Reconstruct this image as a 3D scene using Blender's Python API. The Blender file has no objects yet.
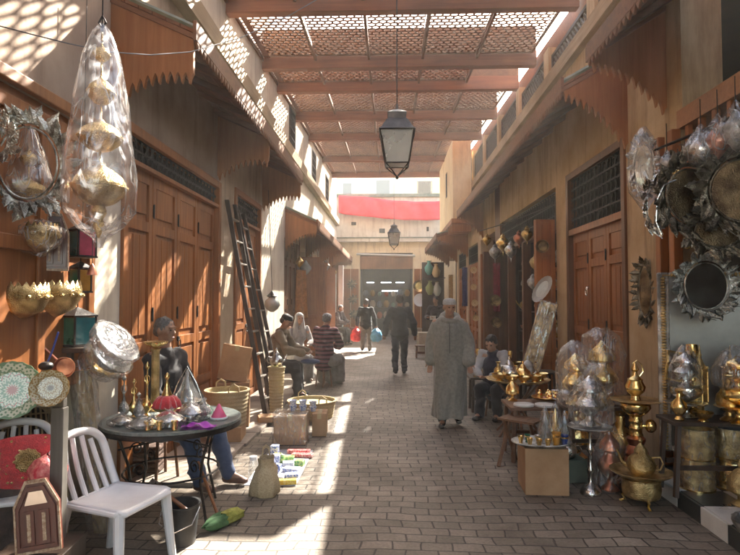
import bpy, math, random
from mathutils import Vector, Matrix, noise
random.seed(7)
PI = math.pi
S = bpy.context.scene
COL = S.collection
V = Vector

# ------------------------------------------------------------------ camera
FPX = 560.0
YAW = math.atan(19/FPX)
PITCH = math.atan(20.5/FPX)
cd = bpy.data.cameras.new('camera'); cam = bpy.data.objects.new('camera', cd); COL.objects.link(cam)
cam.location = (0, 0, 1.65)
cam.rotation_euler = (PI/2+PITCH, 0, YAW)
cd.sensor_fit = 'HORIZONTAL'; cd.sensor_width = 36; cd.lens = 36*FPX/740
cd.clip_start = 0.05; cd.clip_end = 2000
S.camera = cam
CR = cam.rotation_euler.to_matrix()
def P(px, py, Y):
    """point of the world seen at photo pixel (px, py), Y metres down the street"""
    d = CR @ V(((px-370)/FPX, (277.5-py)/FPX, -1))
    return V((0, 0, 1.65)) + d*(Y/d.y)

# ------------------------------------------------------------------ light
SD = V((.52, 1.13, 1.0)).normalized()
w = bpy.data.worlds.new('World'); S.world = w; w.use_nodes = True
nt = w.node_tree; bg = nt.nodes['Background']
sky = nt.nodes.new('ShaderNodeTexSky'); sky.sky_type = 'NISHITA'; sky.sun_disc = False
sky.sun_elevation = math.asin(SD.z); sky.sun_rotation = math.atan2(SD.x, SD.y)
sky.air_density = 1.0; sky.dust_density = 2.5; sky.ozone_density = 1.0
wm = nt.nodes.new('ShaderNodeMixRGB'); wm.blend_type = 'MULTIPLY'; wm.inputs[0].default_value = 1; wm.inputs[2].default_value = (1.0, .91, .77, 1)
nt.links.new(sky.outputs[0], wm.inputs[1]); nt.links.new(wm.outputs[0], bg.inputs[0]); bg.inputs[1].default_value = 0.14
sl = bpy.data.lights.new('sun', 'SUN'); sl.energy = 5.0; sl.angle = math.radians(.53); sl.color = (1, .93, .82)
so = bpy.data.objects.new('sun', sl); COL.objects.link(so)
so.rotation_euler = (-SD).to_track_quat('-Z', 'Y').to_euler(); so.location = (6, 14, 20)
S.view_settings.view_transform = 'Standard'; S.view_settings.look = 'None'
S.view_settings.gamma = 1; S.view_settings.use_curve_mapping = False
S.view_settings.exposure = 3.25
S.cycles.max_bounces = 7; S.cycles.diffuse_bounces = 4; S.cycles.glossy_bounces = 4
S.cycles.transparent_max_bounces = 16; S.cycles.transmission_bounces = 4
S.cycles.use_denoising = True
S.cycles.sample_clamp_indirect = 6.0
S.cycles.caustics_reflective = False; S.cycles.caustics_refractive = False

# ------------------------------------------------------------------ mesh builder
def spl(pts, n=4):
    """smooth the corners of a polyline"""
    pts = [V(p) for p in pts]; out = []
    for i in range(len(pts)-1):
        p0, p1, p2, p3 = pts[max(i-1, 0)], pts[i], pts[i+1], pts[min(i+2, len(pts)-1)]
        for k in range(n):
            t = k/n; out.append(.5*((2*p1)+(p2-p0)*t+(2*p0-5*p1+4*p2-p3)*t*t+(3*p1-p0-3*p2+p3)*t*t*t))
    return out+[pts[-1]]
class MB:
    def __init__(s): s.v = []; s.f = []; s.M = Matrix.Identity(4); s.mi = []; s.cur = 0
    def add(s, vs, fs):
        b = len(s.v)
        for p in vs: s.v.append(tuple(s.M @ V(p)))
        for q in fs: s.f.append(tuple(i+b for i in q)); s.mi.append(s.cur)
        return s
    def at(s, loc=(0,0,0), rot=(0,0,0), sc=1):
        from mathutils import Euler
        m = Matrix.Translation(V(loc)) @ Euler(rot).to_matrix().to_4x4()
        if isinstance(sc, (int, float)): m = m @ Matrix.Scale(sc, 4)
        else: m = m @ Matrix.Diagonal((sc[0], sc[1], sc[2], 1))
        s.M = m; return s
    def bb(s, x0, x1, y0, y1, z0, z1):
        return s.add([(x0,y0,z0),(x1,y0,z0),(x1,y1,z0),(x0,y1,z0),(x0,y0,z1),(x1,y0,z1),(x1,y1,z1),(x0,y1,z1)],
            [(0,3,2,1),(4,5,6,7),(0,1,5,4),(1,2,6,5),(2,3,7,6),(3,0,4,7)])
    def box(s, c, d): return s.bb(c[0]-d[0]/2, c[0]+d[0]/2, c[1]-d[1]/2, c[1]+d[1]/2, c[2]-d[2]/2, c[2]+d[2]/2)
    def cyl(s, a, b, r0, r1=None, n=10):
        r1 = r0 if r1 is None else r1
        a, b = V(a), V(b); d = (b-a)
        if d.length < 1e-6: return s
        d.normalize(); u = d.orthogonal().normalized(); w_ = d.cross(u)
        vs = []
        for c, r in ((a, r0), (b, r1)):
            for i in range(n):
                t = 2*PI*i/n; vs.append(tuple(c + u*(r*math.cos(t)) + w_*(r*math.sin(t))))
        fs = [(i, (i+1) % n, n+(i+1) % n, n+i) for i in range(n)]
        fs += [tuple(range(n-1, -1, -1)), tuple(range(n, 2*n))]
        return s.add(vs, fs)
    def tube(s, pts, r, n=6, closed=False):
        pts = [V(p) for p in pts]; m = len(pts); vs = []; fs = []
        prev = None
        for i, p in enumerate(pts):
            if closed: d = pts[(i+1) % m]-pts[i-1]
            else: d = pts[min(i+1, m-1)]-pts[max(i-1, 0)]
            if d.length < 1e-9: d = V((0,0,1))
            d.normalize()
            u = d.orthogonal().normalized() if prev is None else (prev-d*prev.dot(d))
            if u.length < 1e-6: u = d.orthogonal()
            u.normalize(); prev = u; w_ = d.cross(u)
            rr = r[i] if isinstance(r, (list, tuple)) else r
            for k in range(n):
                t = 2*PI*k/n; vs.append(tuple(p+u*(rr*math.cos(t))+w_*(rr*math.sin(t))))
        for i in range(m if closed else m-1):
            j = (i+1) % m
            for k in range(n): fs.append((i*n+k, i*n+(k+1) % n, j*n+(k+1) % n, j*n+k))
        if not closed: fs += [tuple(range(n-1, -1, -1)), tuple(range((m-1)*n, m*n))]
        return s.add(vs, fs)
    def lathe(s, prof, n=24, flute=0, fn=8, oval=1.0):
        vs = []; fs = []; m = len(prof)
        for (r, z) in prof:
            for k in range(n):
                t = 2*PI*k/n; rr = max(r, .0004)*(1+flute*math.cos(fn*t))
                vs.append((rr*math.cos(t), rr*math.sin(t)*oval, z))
        for i in range(m-1):
            for k in range(n):
                fs.append((i*n+k, i*n+(k+1) % n, (i+1)*n+(k+1) % n, (i+1)*n+k))
        fs.append(tuple(range(n-1, -1, -1))); fs.append(tuple(range((m-1)*n, m*n)))
        return s.add(vs, fs)
    def ell(s, c, r, n=14, m=9):
        if isinstance(r, (int, float)): r = (r, r, r)
        vs = [(c[0], c[1], c[2]-r[2])]; fs = []
        for i in range(1, m):
            a = -PI/2+PI*i/m
            for k in range(n):
                t = 2*PI*k/n
                vs.append((c[0]+r[0]*math.cos(a)*math.cos(t), c[1]+r[1]*math.cos(a)*math.sin(t), c[2]+r[2]*math.sin(a)))
        vs.append((c[0], c[1], c[2]+r[2])); L = len(vs)-1
        for k in range(n):
            fs.append((0, 1+(k+1) % n, 1+k)); b = 1+(m-2)*n; fs.append((L, b+k, b+(k+1) % n))
        for i in range(m-2):
            for k in range(n): fs.append((1+i*n+k, 1+i*n+(k+1) % n, 1+(i+1)*n+(k+1) % n, 1+(i+1)*n+k))
        return s.add(vs, fs)
    def prism(s, pts, t0, t1, plane='XZ'):
        """closed outline pts (2D) extruded from t0 to t1 on the missing axis"""
        def m3(p, t):
            return {'XZ': (p[0], t, p[1]), 'YZ': (t, p[0], p[1]), 'XY': (p[0], p[1], t)}[plane]
        n = len(pts)
        vs = [m3(p, t0) for p in pts]+[m3(p, t1) for p in pts]
        fs = [(i, (i+1) % n, n+(i+1) % n, n+i) for i in range(n)]+[tuple(range(n-1, -1, -1)), tuple(range(n, 2*n))]
        return s.add(vs, fs)
    def grid(s, fn, nu, nv, cu=False):
        vs = [tuple(fn(i/nu, j/nv)) for j in range(nv+1) for i in range(nu+1)]
        fs = [(j*(nu+1)+i, j*(nu+1)+i+1, (j+1)*(nu+1)+i+1, (j+1)*(nu+1)+i) for j in range(nv) for i in range(nu)]
        return s.add(vs, fs)
    def build(s, name, mats, parent=None, loc=(0,0,0), rz=0, smooth=True, ang=38, bevel=0, sharp_only=False):
        me = bpy.data.meshes.new(name); me.from_pydata(s.v, [], s.f); me.update()
        if not isinstance(mats, (list, tuple)): mats = [mats]
        for m in mats: me.materials.append(m)
        if len(mats) > 1: me.polygons.foreach_set('material_index', s.mi)
        import bmesh
        bm = bmesh.new(); bm.from_mesh(me); bmesh.ops.recalc_face_normals(bm, faces=bm.faces)
        bm.to_mesh(me); bm.free()
        if smooth:
            me.polygons.foreach_set('use_smooth', [True]*len(me.polygons)); me.set_sharp_from_angle(angle=math.radians(ang))
        o = bpy.data.objects.new(name, me); COL.objects.link(o)
        o.location = loc; o.rotation_euler = (0, 0, rz)
        if parent: o.parent = parent
        if bevel:
            b = o.modifiers.new('bevel', 'BEVEL'); b.width = bevel; b.segments = 2; b.limit_method = 'ANGLE'; b.angle_limit = math.radians(40)
        return o

def thing(name, label, cat, loc=(0,0,0), rz=0, group=None, rot=None):
    o = bpy.data.objects.new(name, None); COL.objects.link(o)
    o.location = loc; o.rotation_euler = rot if rot else (0, 0, rz); o.empty_display_size = .1
    o['label'] = label; o['category'] = cat
    if group: o['group'] = group
    return o
def tag(o, label, cat, group=None, kind=None):
    o['label'] = label; o['category'] = cat
    if group: o['group'] = group
    if kind: o['kind'] = kind
    return o
def struct(o): o['kind'] = 'structure'; return o
def kids(o): return [c for c in bpy.data.objects if c.parent == o]
def copy_tree(o, loc, rz=None, label=None, parent=None):
    c = o.copy(); COL.objects.link(c)
    if parent: c.parent = parent
    else:
        c.location = loc
        if rz is not None: c.rotation_euler = (0, 0, rz)
        if label: c['label'] = label
    for ch in kids(o): copy_tree(ch, None, parent=c)
    return c

# ------------------------------------------------------------------ materials
def rgb(c): return (c[0], c[1], c[2], 1)
def mat(name, c, rough=.6, metal=0, c2=None, vs=3, bump=0, bs=30, coat=0, spec=.5, stretch=(1,1,1), detail=5, sheen=0, voro=0, contrast=(.35,.65), trans=0, sss=0):
    m = bpy.data.materials.new(name); m.use_nodes = True; t = m.node_tree; N = t.nodes; L = t.links
    b = N['Principled BSDF']; b.inputs['Roughness'].default_value = rough; b.inputs['Metallic'].default_value = metal
    b.inputs['Base Color'].default_value = rgb(c); b.inputs['Specular IOR Level'].default_value = spec
    if coat: b.inputs['Coat Weight'].default_value = coat; b.inputs['Coat Roughness'].default_value = .2
    if sheen: b.inputs['Sheen Weight'].default_value = sheen
    if trans: b.inputs['Transmission Weight'].default_value = trans
    tc = N.new('ShaderNodeTexCoord'); mp = N.new('ShaderNodeMapping'); mp.inputs['Scale'].default_value = stretch
    L.new(tc.outputs['Object'], mp.inputs[0])
    if c2 is not None:
        if voro:
            n = N.new('ShaderNodeTexVoronoi'); n.inputs['Scale'].default_value = vs; out = n.outputs['Distance']
        else:
            n = N.new('ShaderNodeTexNoise'); n.inputs['Scale'].default_value = vs; n.inputs['Detail'].default_value = detail
            n.inputs['Roughness'].default_value = .62; out = n.outputs['Fac']
        L.new(mp.outputs[0], n.inputs['Vector'])
        r = N.new('ShaderNodeValToRGB'); r.color_ramp.elements[0].position = contrast[0]; r.color_ramp.elements[1].position = contrast[1]
        r.color_ramp.elements[0].color = rgb(c); r.color_ramp.elements[1].color = rgb(c2)
        L.new(out, r.inputs[0]); L.new(r.outputs[0], b.inputs['Base Color'])
        mr = N.new('ShaderNodeMapRange'); mr.inputs[3].default_value = max(rough-.12, .04); mr.inputs[4].default_value = min(rough+.15, 1)
        L.new(out, mr.inputs[0]); L.new(mr.outputs[0], b.inputs['Roughness'])
    if bump:
        n2 = N.new('ShaderNodeTexNoise'); n2.inputs['Scale'].default_value = bs; n2.inputs['Detail'].default_value = 6
        L.new(mp.outputs[0], n2.inputs['Vector'])
        bp = N.new('ShaderNodeBump'); bp.inputs['Strength'].default_value = min(1, bump); bp.inputs['Distance'].default_value = .01
        L.new(n2.outputs['Fac'], bp.inputs['Height']); L.new(bp.outputs[0], b.inputs['Normal'])
    m['b'] = b.name
    return m
def wood(name, c, c2, rough=.45, axis='Z', scale=1.0, coat=.0, bump=.3):
    """grain running along an axis, plus plank-scale tone changes"""
    m = bpy.data.materials.new(name); m.use_nodes = True; t = m.node_tree; N = t.nodes; L = t.links
    b = N['Principled BSDF']; b.inputs['Roughness'].default_value = rough
    if coat: b.inputs['Coat Weight'].default_value = coat; b.inputs['Coat Roughness'].default_value = .25
    tc = N.new('ShaderNodeTexCoord'); mp = N.new('ShaderNodeMapping')
    k = {'Z': (22, 22, 1.2), 'X': (1.2, 22, 22), 'Y': (22, 1.2, 22)}[axis]
    mp.inputs['Scale'].default_value = [q*scale for q in k]
    L.new(tc.outputs['Object'], mp.inputs[0])
    n = N.new('ShaderNodeTexNoise'); n.inputs['Scale'].default_value = 1; n.inputs['Detail'].default_value = 6; n.inputs['Roughness'].default_value = .6; n.inputs['Distortion'].default_value = .6
    L.new(mp.outputs[0], n.inputs['Vector'])
    n2 = N.new('ShaderNodeTexNoise'); n2.inputs['Scale'].default_value = 1.3; n2.inputs['Detail'].default_value = 3
    L.new(tc.outputs['Object'], n2.inputs['Vector'])
    r = N.new('ShaderNodeValToRGB'); r.color_ramp.elements[0].position = .3; r.color_ramp.elements[1].position = .7
    r.color_ramp.elements[0].color = rgb(c); r.color_ramp.elements[1].color = rgb(c2); L.new(n.outputs['Fac'], r.inputs[0])
    mx = N.new('ShaderNodeMixRGB'); mx.blend_type = 'MULTIPLY'; mx.inputs[0].default_value = .6
    r2 = N.new('ShaderNodeValToRGB'); r2.color_ramp.elements[0].position = .35; r2.color_ramp.elements[1].position = .65
    r2.color_ramp.elements[0].color = (.5, .48, .45, 1); r2.color_ramp.elements[1].color = (1.1, 1.1, 1.1, 1); L.new(n2.outputs['Fac'], r2.inputs[0])
    L.new(r.outputs[0], mx.inputs[1]); L.new(r2.outputs[0], mx.inputs[2]); L.new(mx.outputs[0], b.inputs['Base Color'])
    bp = N.new('ShaderNodeBump'); bp.inputs['Strength'].default_value = bump; bp.inputs['Distance'].default_value = .004
    L.new(n.outputs['Fac'], bp.inputs['Height']); L.new(bp.outputs[0], b.inputs['Normal'])
    return m
def metal(name, c, c2, rough=.28, scale=40, bump=.35, bs=60, vor=True):
    """hammered / chased metal with tarnish"""
    m = bpy.data.materials.new(name); m.use_nodes = True; t = m.node_tree; N = t.nodes; L = t.links
    b = N['Principled BSDF']; b.inputs['Metallic'].default_value = 1
    tc = N.new('ShaderNodeTexCoord')
    n = N.new('ShaderNodeTexNoise'); n.inputs['Scale'].default_value = 9; n.inputs['Detail'].default_value = 6; L.new(tc.outputs['Object'], n.inputs['Vector'])
    r = N.new('ShaderNodeValToRGB'); r.color_ramp.elements[0].position = .38; r.color_ramp.elements[1].position = .62
    r.color_ramp.elements[0].color = rgb(c2); r.color_ramp.elements[1].color = rgb(c); L.new(n.outputs['Fac'], r.inputs[0]); L.new(r.outputs[0], b.inputs['Base Color'])
    mr = N.new('ShaderNodeMapRange'); mr.inputs[3].default_value = rough+.2; mr.inputs[4].default_value = max(.06, rough-.1); L.new(n.outputs['Fac'], mr.inputs[0]); L.new(mr.outputs[0], b.inputs['Roughness'])
    if vor:
        v = N.new('ShaderNodeTexVoronoi'); v.inputs['Scale'].default_value = bs; L.new(tc.outputs['Object'], v.inputs['Vector']); h = v.outputs['Distance']
    else:
        v = N.new('ShaderNodeTexNoise'); v.inputs['Scale'].default_value = bs; L.new(tc.outputs['Object'], v.inputs['Vector']); h = v.outputs['Fac']
    bp = N.new('ShaderNodeBump'); bp.inputs['Strength'].default_value = bump; bp.inputs['Distance'].default_value = .006
    L.new(h, bp.inputs['Height']); L.new(bp.outputs[0], b.inputs['Normal'])
    return m
def film(name, opac=.25, tint=(.95,.97,1), rough=.12, bs=9, white=.12, bstr=.9):
    """crumpled clear plastic or thin glass: mostly see-through, sharp creases that glint, a little milk"""
    m = bpy.data.materials.new(name); m.use_nodes = True; t = m.node_tree; N = t.nodes; L = t.links
    N.remove(N['Principled BSDF']); out = N['Material Output']
    tr = N.new('ShaderNodeBsdfTransparent'); tr.inputs[0].default_value = rgb(tint)
    gl = N.new('ShaderNodeBsdfGlossy'); gl.inputs['Roughness'].default_value = rough
    df = N.new('ShaderNodeBsdfDiffuse'); df.inputs[0].default_value = (.85, .86, .87, 1)
    tl = N.new('ShaderNodeBsdfTranslucent'); tl.inputs[0].default_value = (.9, .9, .9, 1)
    tc = N.new('ShaderNodeTexCoord'); mp = N.new('ShaderNodeMapping'); mp.inputs['Scale'].default_value = (1, 1, .30); mp.inputs['Rotation'].default_value = (.25, .2, 0); L.new(tc.outputs['Object'], mp.inputs[0])
    n = N.new('ShaderNodeTexNoise'); n.inputs['Scale'].default_value = bs; n.inputs['Detail'].default_value = 2.5; n.inputs['Distortion'].default_value = .9; L.new(mp.outputs[0], n.inputs['Vector'])
    s1 = N.new('ShaderNodeMath'); s1.operation = 'SUBTRACT'; s1.inputs[1].default_value = .5; L.new(n.outputs['Fac'], s1.inputs[0])
    ab = N.new('ShaderNodeMath'); ab.operation = 'ABSOLUTE'; L.new(s1.outputs[0], ab.inputs[0])
    bp = N.new('ShaderNodeBump'); bp.inputs['Strength'].default_value = bstr; bp.inputs['Distance'].default_value = .06; L.new(ab.outputs[0], bp.inputs['Height'])
    L.new(bp.outputs[0], gl.inputs['Normal'])
    m1 = N.new('ShaderNodeMixShader'); m1.inputs[0].default_value = .6; L.new(df.outputs[0], m1.inputs[1]); L.new(tl.outputs[0], m1.inputs[2])
    r = N.new('ShaderNodeMapRange'); r.inputs[1].default_value = 0; r.inputs[2].default_value = .045; r.inputs[3].default_value = min(1, white*5); r.inputs[4].default_value = white*.5; L.new(ab.outputs[0], r.inputs[0])
    m2 = N.new('ShaderNodeMixShader'); L.new(r.outputs[0], m2.inputs[0]); L.new(tr.outputs[0], m2.inputs[1]); L.new(m1.outputs[0], m2.inputs[2])
    lw = N.new('ShaderNodeLayerWeight'); lw.inputs[0].default_value = .30; L.new(bp.outputs[0], lw.inputs['Normal'])
    mr = N.new('ShaderNodeMapRange'); mr.inputs[3].default_value = opac*.25; mr.inputs[4].default_value = min(1, opac*2.0); L.new(lw.outputs['Facing'], mr.inputs[0])
    m3 = N.new('ShaderNodeMixShader'); L.new(mr.outputs[0], m3.inputs[0]); L.new(m2.outputs[0], m3.inputs[1]); L.new(gl.outputs[0], m3.inputs[2])
    L.new(m3.outputs[0], out.inputs[0]); return m
def plaster(name, c, c2, dirt=(.2,.15,.1), bump=.5):
    m = mat(name, c, .9, 0, c2, 1.7, bump, 14, spec=.15)
    t = m.node_tree; N = t.nodes; L = t.links; b = N['Principled BSDF']
    src = b.inputs['Base Color'].links[0].from_socket
    tc = N.new('ShaderNodeTexCoord'); mp = N.new('ShaderNodeMapping'); mp.inputs['Scale'].default_value = (5, 5, .6); L.new(tc.outputs['Object'], mp.inputs[0])
    n = N.new('ShaderNodeTexNoise'); n.inputs['Scale'].default_value = 1; n.inputs['Detail'].default_value = 7; n.inputs['Roughness'].default_value = .7; L.new(mp.outputs[0], n.inputs['Vector'])
    r = N.new('ShaderNodeValToRGB'); r.color_ramp.elements[0].position = .5; r.color_ramp.elements[1].position = .72
    r.color_ramp.elements[0].color = (0,0,0,1); r.color_ramp.elements[1].color = (.7,.7,.7,1); L.new(n.outputs['Fac'], r.inputs[0])
    mx = N.new('ShaderNodeMixRGB'); mx.inputs[2].default_value = rgb(dirt); L.new(r.outputs[0], mx.inputs[0]); L.new(src, mx.inputs[1]); L.new(mx.outputs[0], b.inputs['Base Color'])
    return m

PLASTER = plaster('plaster_cream', (.47,.36,.25), (.60,.49,.36), (.24,.17,.11))
PLASTERSH = plaster('plaster_shaded', (.34,.25,.19), (.44,.34,.26), (.18,.12,.09))  # darker copy of the plaster, shade under the eave put into its colour
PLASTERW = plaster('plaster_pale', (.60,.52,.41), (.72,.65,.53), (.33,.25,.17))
PLASTERY = plaster('plaster_ochre', (.76,.60,.36), (.84,.70,.46), (.4,.28,.16))
PLASTERT = plaster('plaster_tan', (.46,.32,.18), (.60,.45,.28), (.18,.115,.065))
W_DOOR = wood('wood_door', (.235,.075,.015), (.40,.145,.034), .5, 'Z', coat=.08)
W_DOORD = wood('wood_door_dark', (.10,.04,.015), (.19,.08,.03), .5, 'Z', coat=.1)
W_OR = wood('wood_orange', (.25,.078,.015), (.41,.145,.034), .5, 'Z', coat=.08)
W_ORX = wood('wood_orange_x', (.27,.10,.025), (.40,.16,.05), .45, 'X', coat=.2)
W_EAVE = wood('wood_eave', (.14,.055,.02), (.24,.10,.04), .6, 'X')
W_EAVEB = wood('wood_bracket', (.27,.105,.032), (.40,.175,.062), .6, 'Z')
W_BEAM = wood('wood_beam', (.21,.058,.014), (.34,.105,.03), .6, 'X')
W_LAT = wood('wood_lattice', (.15,.055,.018), (.24,.10,.035), .7, 'Y')
W_DARK = wood('wood_dark', (.035,.02,.012), (.07,.04,.025), .5, 'Z')
W_LADDER = wood('wood_ladder', (.03,.02,.017), (.055,.035,.028), .5, 'Z')
W_FASCIA = wood('wood_fascia', (.32,.22,.12), (.45,.33,.2), .7, 'Y')
IRON = mat('iron', (.012,.012,.013), .45, .6, (.04,.03,.025), 12, .3, 60)
IRONG = mat('iron_grille', (.015,.02,.02), .5, .5)
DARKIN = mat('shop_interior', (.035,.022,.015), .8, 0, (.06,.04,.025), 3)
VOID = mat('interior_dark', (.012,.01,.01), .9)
BRASS = metal('brass', (.83,.60,.24), (.42,.27,.09), .24, bs=70)
BRASSE = metal('brass_engraved', (.80,.60,.28), (.30,.20,.08), .30, bs=130, bump=.8)
GOLD = metal('gold_polished', (.98,.74,.32), (.75,.5,.18), .16, bs=50, bump=.15)
SILVER = metal('silver', (.80,.78,.74), (.38,.36,.33), .22, bs=60)
SILVERE = metal('silver_engraved', (.75,.75,.72), (.22,.22,.21), .28, bs=140, bump=.9)
PEWTER = metal('pewter_leaf', (.62,.64,.60), (.16,.16,.14), .32, bs=90, bump=.8)
COPPER = metal('copper', (.75,.33,.20), (.35,.13,.08), .3, bs=30, bump=.1, vor=False)
GLASSM = film('clear_glass', .28, (.93,.95,.95), .05, 3, .03, .1)
WRAP = film('plastic_wrap', .26, (.98,.98,1), .16, 8, .09, .5)
WRAPT = film('plastic_wrap_tight', .30, (.97,.98,1), .12, 13, .07, .7)
MIRROR = mat('mirror_glass', (.80,.80,.80), .05, 1)
MIRRORD = mat('mirror_old', (.45,.42,.42), .12, 1, (.6,.58,.55), 4)
WHITEP = mat('white_plastic', (.80,.80,.80), .32, 0, (.70,.70,.70), 6, .05, 40)
CARD = mat('cardboard', (.33,.19,.095), .85, 0, (.42,.26,.14), 5, .1, 60)
TAPE = mat('parcel_tape', (.45,.36,.2), .25)
WICKER = mat('wicker', (.38,.28,.15), .85, 0, (.56,.45,.27), 90, .9, 120, stretch=(1,1,3))
RAFFIA = mat('raffia_top', (.38,.36,.14), .8, 0, (.58,.53,.27), 40, .8, 90)

# dusty air: one closed even box round the whole street
hz = MB(); hz.bb(-70, 70, -32, 205, -1.0, 14.0)
hm = bpy.data.materials.new('dusty_air'); hm.use_nodes = True; hn = hm.node_tree; hn.nodes.remove(hn.nodes['Principled BSDF'])
pv = hn.nodes.new('ShaderNodeVolumePrincipled'); pv.inputs["Density"].default_value = .0034; pv.inputs['Color'].default_value = (.95, .90, .82, 1); pv.inputs['Anisotropy'].default_value = .35
hn.links.new(pv.outputs[0], hn.nodes['Material Output'].inputs['Volume'])
ho = hz.build('haze', hm, None, smooth=False); ho['kind'] = 'stuff'; ho['label'] = 'thin dusty air filling the covered street'; ho['category'] = 'haze'
# ------------------------------------------------------------------ ground
def paving():
    m = bpy.data.materials.new('stone_setts'); m.use_nodes = True; t = m.node_tree; N = t.nodes; L = t.links; b = N['Principled BSDF']
    tc = N.new('ShaderNodeTexCoord')
    nz = N.new('ShaderNodeTexNoise'); nz.inputs['Scale'].default_value = 1.1; nz.inputs['Detail'].default_value = 3; L.new(tc.outputs['Object'], nz.inputs['Vector'])
    sub = N.new('ShaderNodeVectorMath'); sub.operation = 'SUBTRACT'; sub.inputs[1].default_value = (.5,.5,.5); L.new(nz.outputs['Color'], sub.inputs[0])
    sc = N.new('ShaderNodeVectorMath'); sc.operation = 'SCALE'; sc.inputs['Scale'].default_value = .20; L.new(sub.outputs[0], sc.inputs[0])
    ad = N.new('ShaderNodeVectorMath'); L.new(tc.outputs['Object'], ad.inputs[0]); L.new(sc.outputs[0], ad.inputs[1])
    br = N.new('ShaderNodeTexBrick'); L.new(ad.outputs[0], br.inputs['Vector'])
    br.inputs['Scale'].default_value = 1; br.inputs['Brick Width'].default_value = .205; br.inputs['Row Height'].default_value = .128
    br.inputs['Mortar Size'].default_value = .007; br.inputs['Mortar Smooth'].default_value = .35; br.inputs['Bias'].default_value = -.1
    br.offset = .5; br.squash = 1; br.squash_frequency = 3
    br.inputs['Color1'].default_value = (.155,.13,.102,1); br.inputs['Color2'].default_value = (.25,.215,.175,1); br.inputs['Mortar'].default_value = (.045,.036,.028,1)
    n2 = N.new('ShaderNodeTexNoise'); n2.inputs['Scale'].default_value = .8; n2.inputs['Detail'].default_value = 8; n2.inputs['Roughness'].default_value = .7; L.new(tc.outputs['Object'], n2.inputs['Vector'])
    r = N.new('ShaderNodeValToRGB'); r.color_ramp.elements[0].position = .35; r.color_ramp.elements[1].position = .68
    r.color_ramp.elements[0].color = (.5,.45,.4,1); r.color_ramp.elements[1].color = (1.25,1.2,1.15,1); L.new(n2.outputs['Fac'], r.inputs[0])
    mx = N.new('ShaderNodeMixRGB'); mx.blend_type = 'MULTIPLY'; mx.inputs[0].default_value = 1; L.new(br.outputs['Color'], mx.inputs[1]); L.new(r.outputs[0], mx.inputs[2])
    n3 = N.new('ShaderNodeTexNoise'); n3.inputs['Scale'].default_value = 45; n3.inputs['Detail'].default_value = 6; L.new(tc.outputs['Object'], n3.inputs['Vector'])
    r3 = N.new('ShaderNodeValToRGB'); r3.color_ramp.elements[0].position = .3; r3.color_ramp.elements[1].position = .7; r3.color_ramp.elements[0].color = (.8,.8,.8,1); r3.color_ramp.elements[1].color = (1.15,1.15,1.15,1); L.new(n3.outputs['Fac'], r3.inputs[0])
    mx2 = N.new('ShaderNodeMixRGB'); mx2.blend_type = 'MULTIPLY'; mx2.inputs[0].default_value = 1; L.new(mx.outputs[0], mx2.inputs[1]); L.new(r3.outputs[0], mx2.inputs[2])
    L.new(mx2.outputs[0], b.inputs['Base Color'])
    mr = N.new('ShaderNodeMapRange'); mr.inputs[3].default_value = .75; mr.inputs[4].default_value = .48; L.new(n2.outputs['Fac'], mr.inputs[0]); L.new(mr.outputs[0], b.inputs['Roughness'])
    m1 = N.new('ShaderNodeMath'); m1.operation = 'MULTIPLY'; m1.inputs[1].default_value = -1.0; L.new(br.outputs['Fac'], m1.inputs[0])
    m2 = N.new('ShaderNodeMath'); m2.operation = 'MULTIPLY_ADD'; m2.inputs[1].default_value = .35; L.new(n3.outputs['Fac'], m2.inputs[0]); L.new(m1.outputs[0], m2.inputs[2])
    m3 = N.new('ShaderNodeMath'); m3.operation = 'MULTIPLY_ADD'; m3.inputs[1].default_value = 1.6; L.new(nz.outputs['Fac'], m3.inputs[0]); L.new(m2.outputs[0], m3.inputs[2])
    bp = N.new('ShaderNodeBump'); bp.inputs['Strength'].default_value = .8; bp.inputs['Distance'].default_value = .012; L.new(m3.outputs[0], bp.inputs['Height']); L.new(bp.outputs[0], b.inputs['Normal'])
    return m
SETTS = paving()
g = MB(); g.add([(-60,-30,0),(60,-30,0),(60,200,0),(-60,200,0)], [(0,1,2,3)]); struct(g.build('street_paving', SETTS, smooth=False))
SLAB = mat('pavement_slab', (.24,.20,.165), .75, 0, (.33,.28,.23), 2.5, .5, 20)
g = MB()
random.seed(3)
y = 4.9
while y < 12:
    l = random.uniform(.5, .9); e = random.uniform(-.05, .05)
    g.bb(-2.3, -1.62+e, y, y+l-.012, 0, .035+random.uniform(0, .008)); y += l
struct(g.build('pavement', SLAB, smooth=False, bevel=.006))

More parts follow.
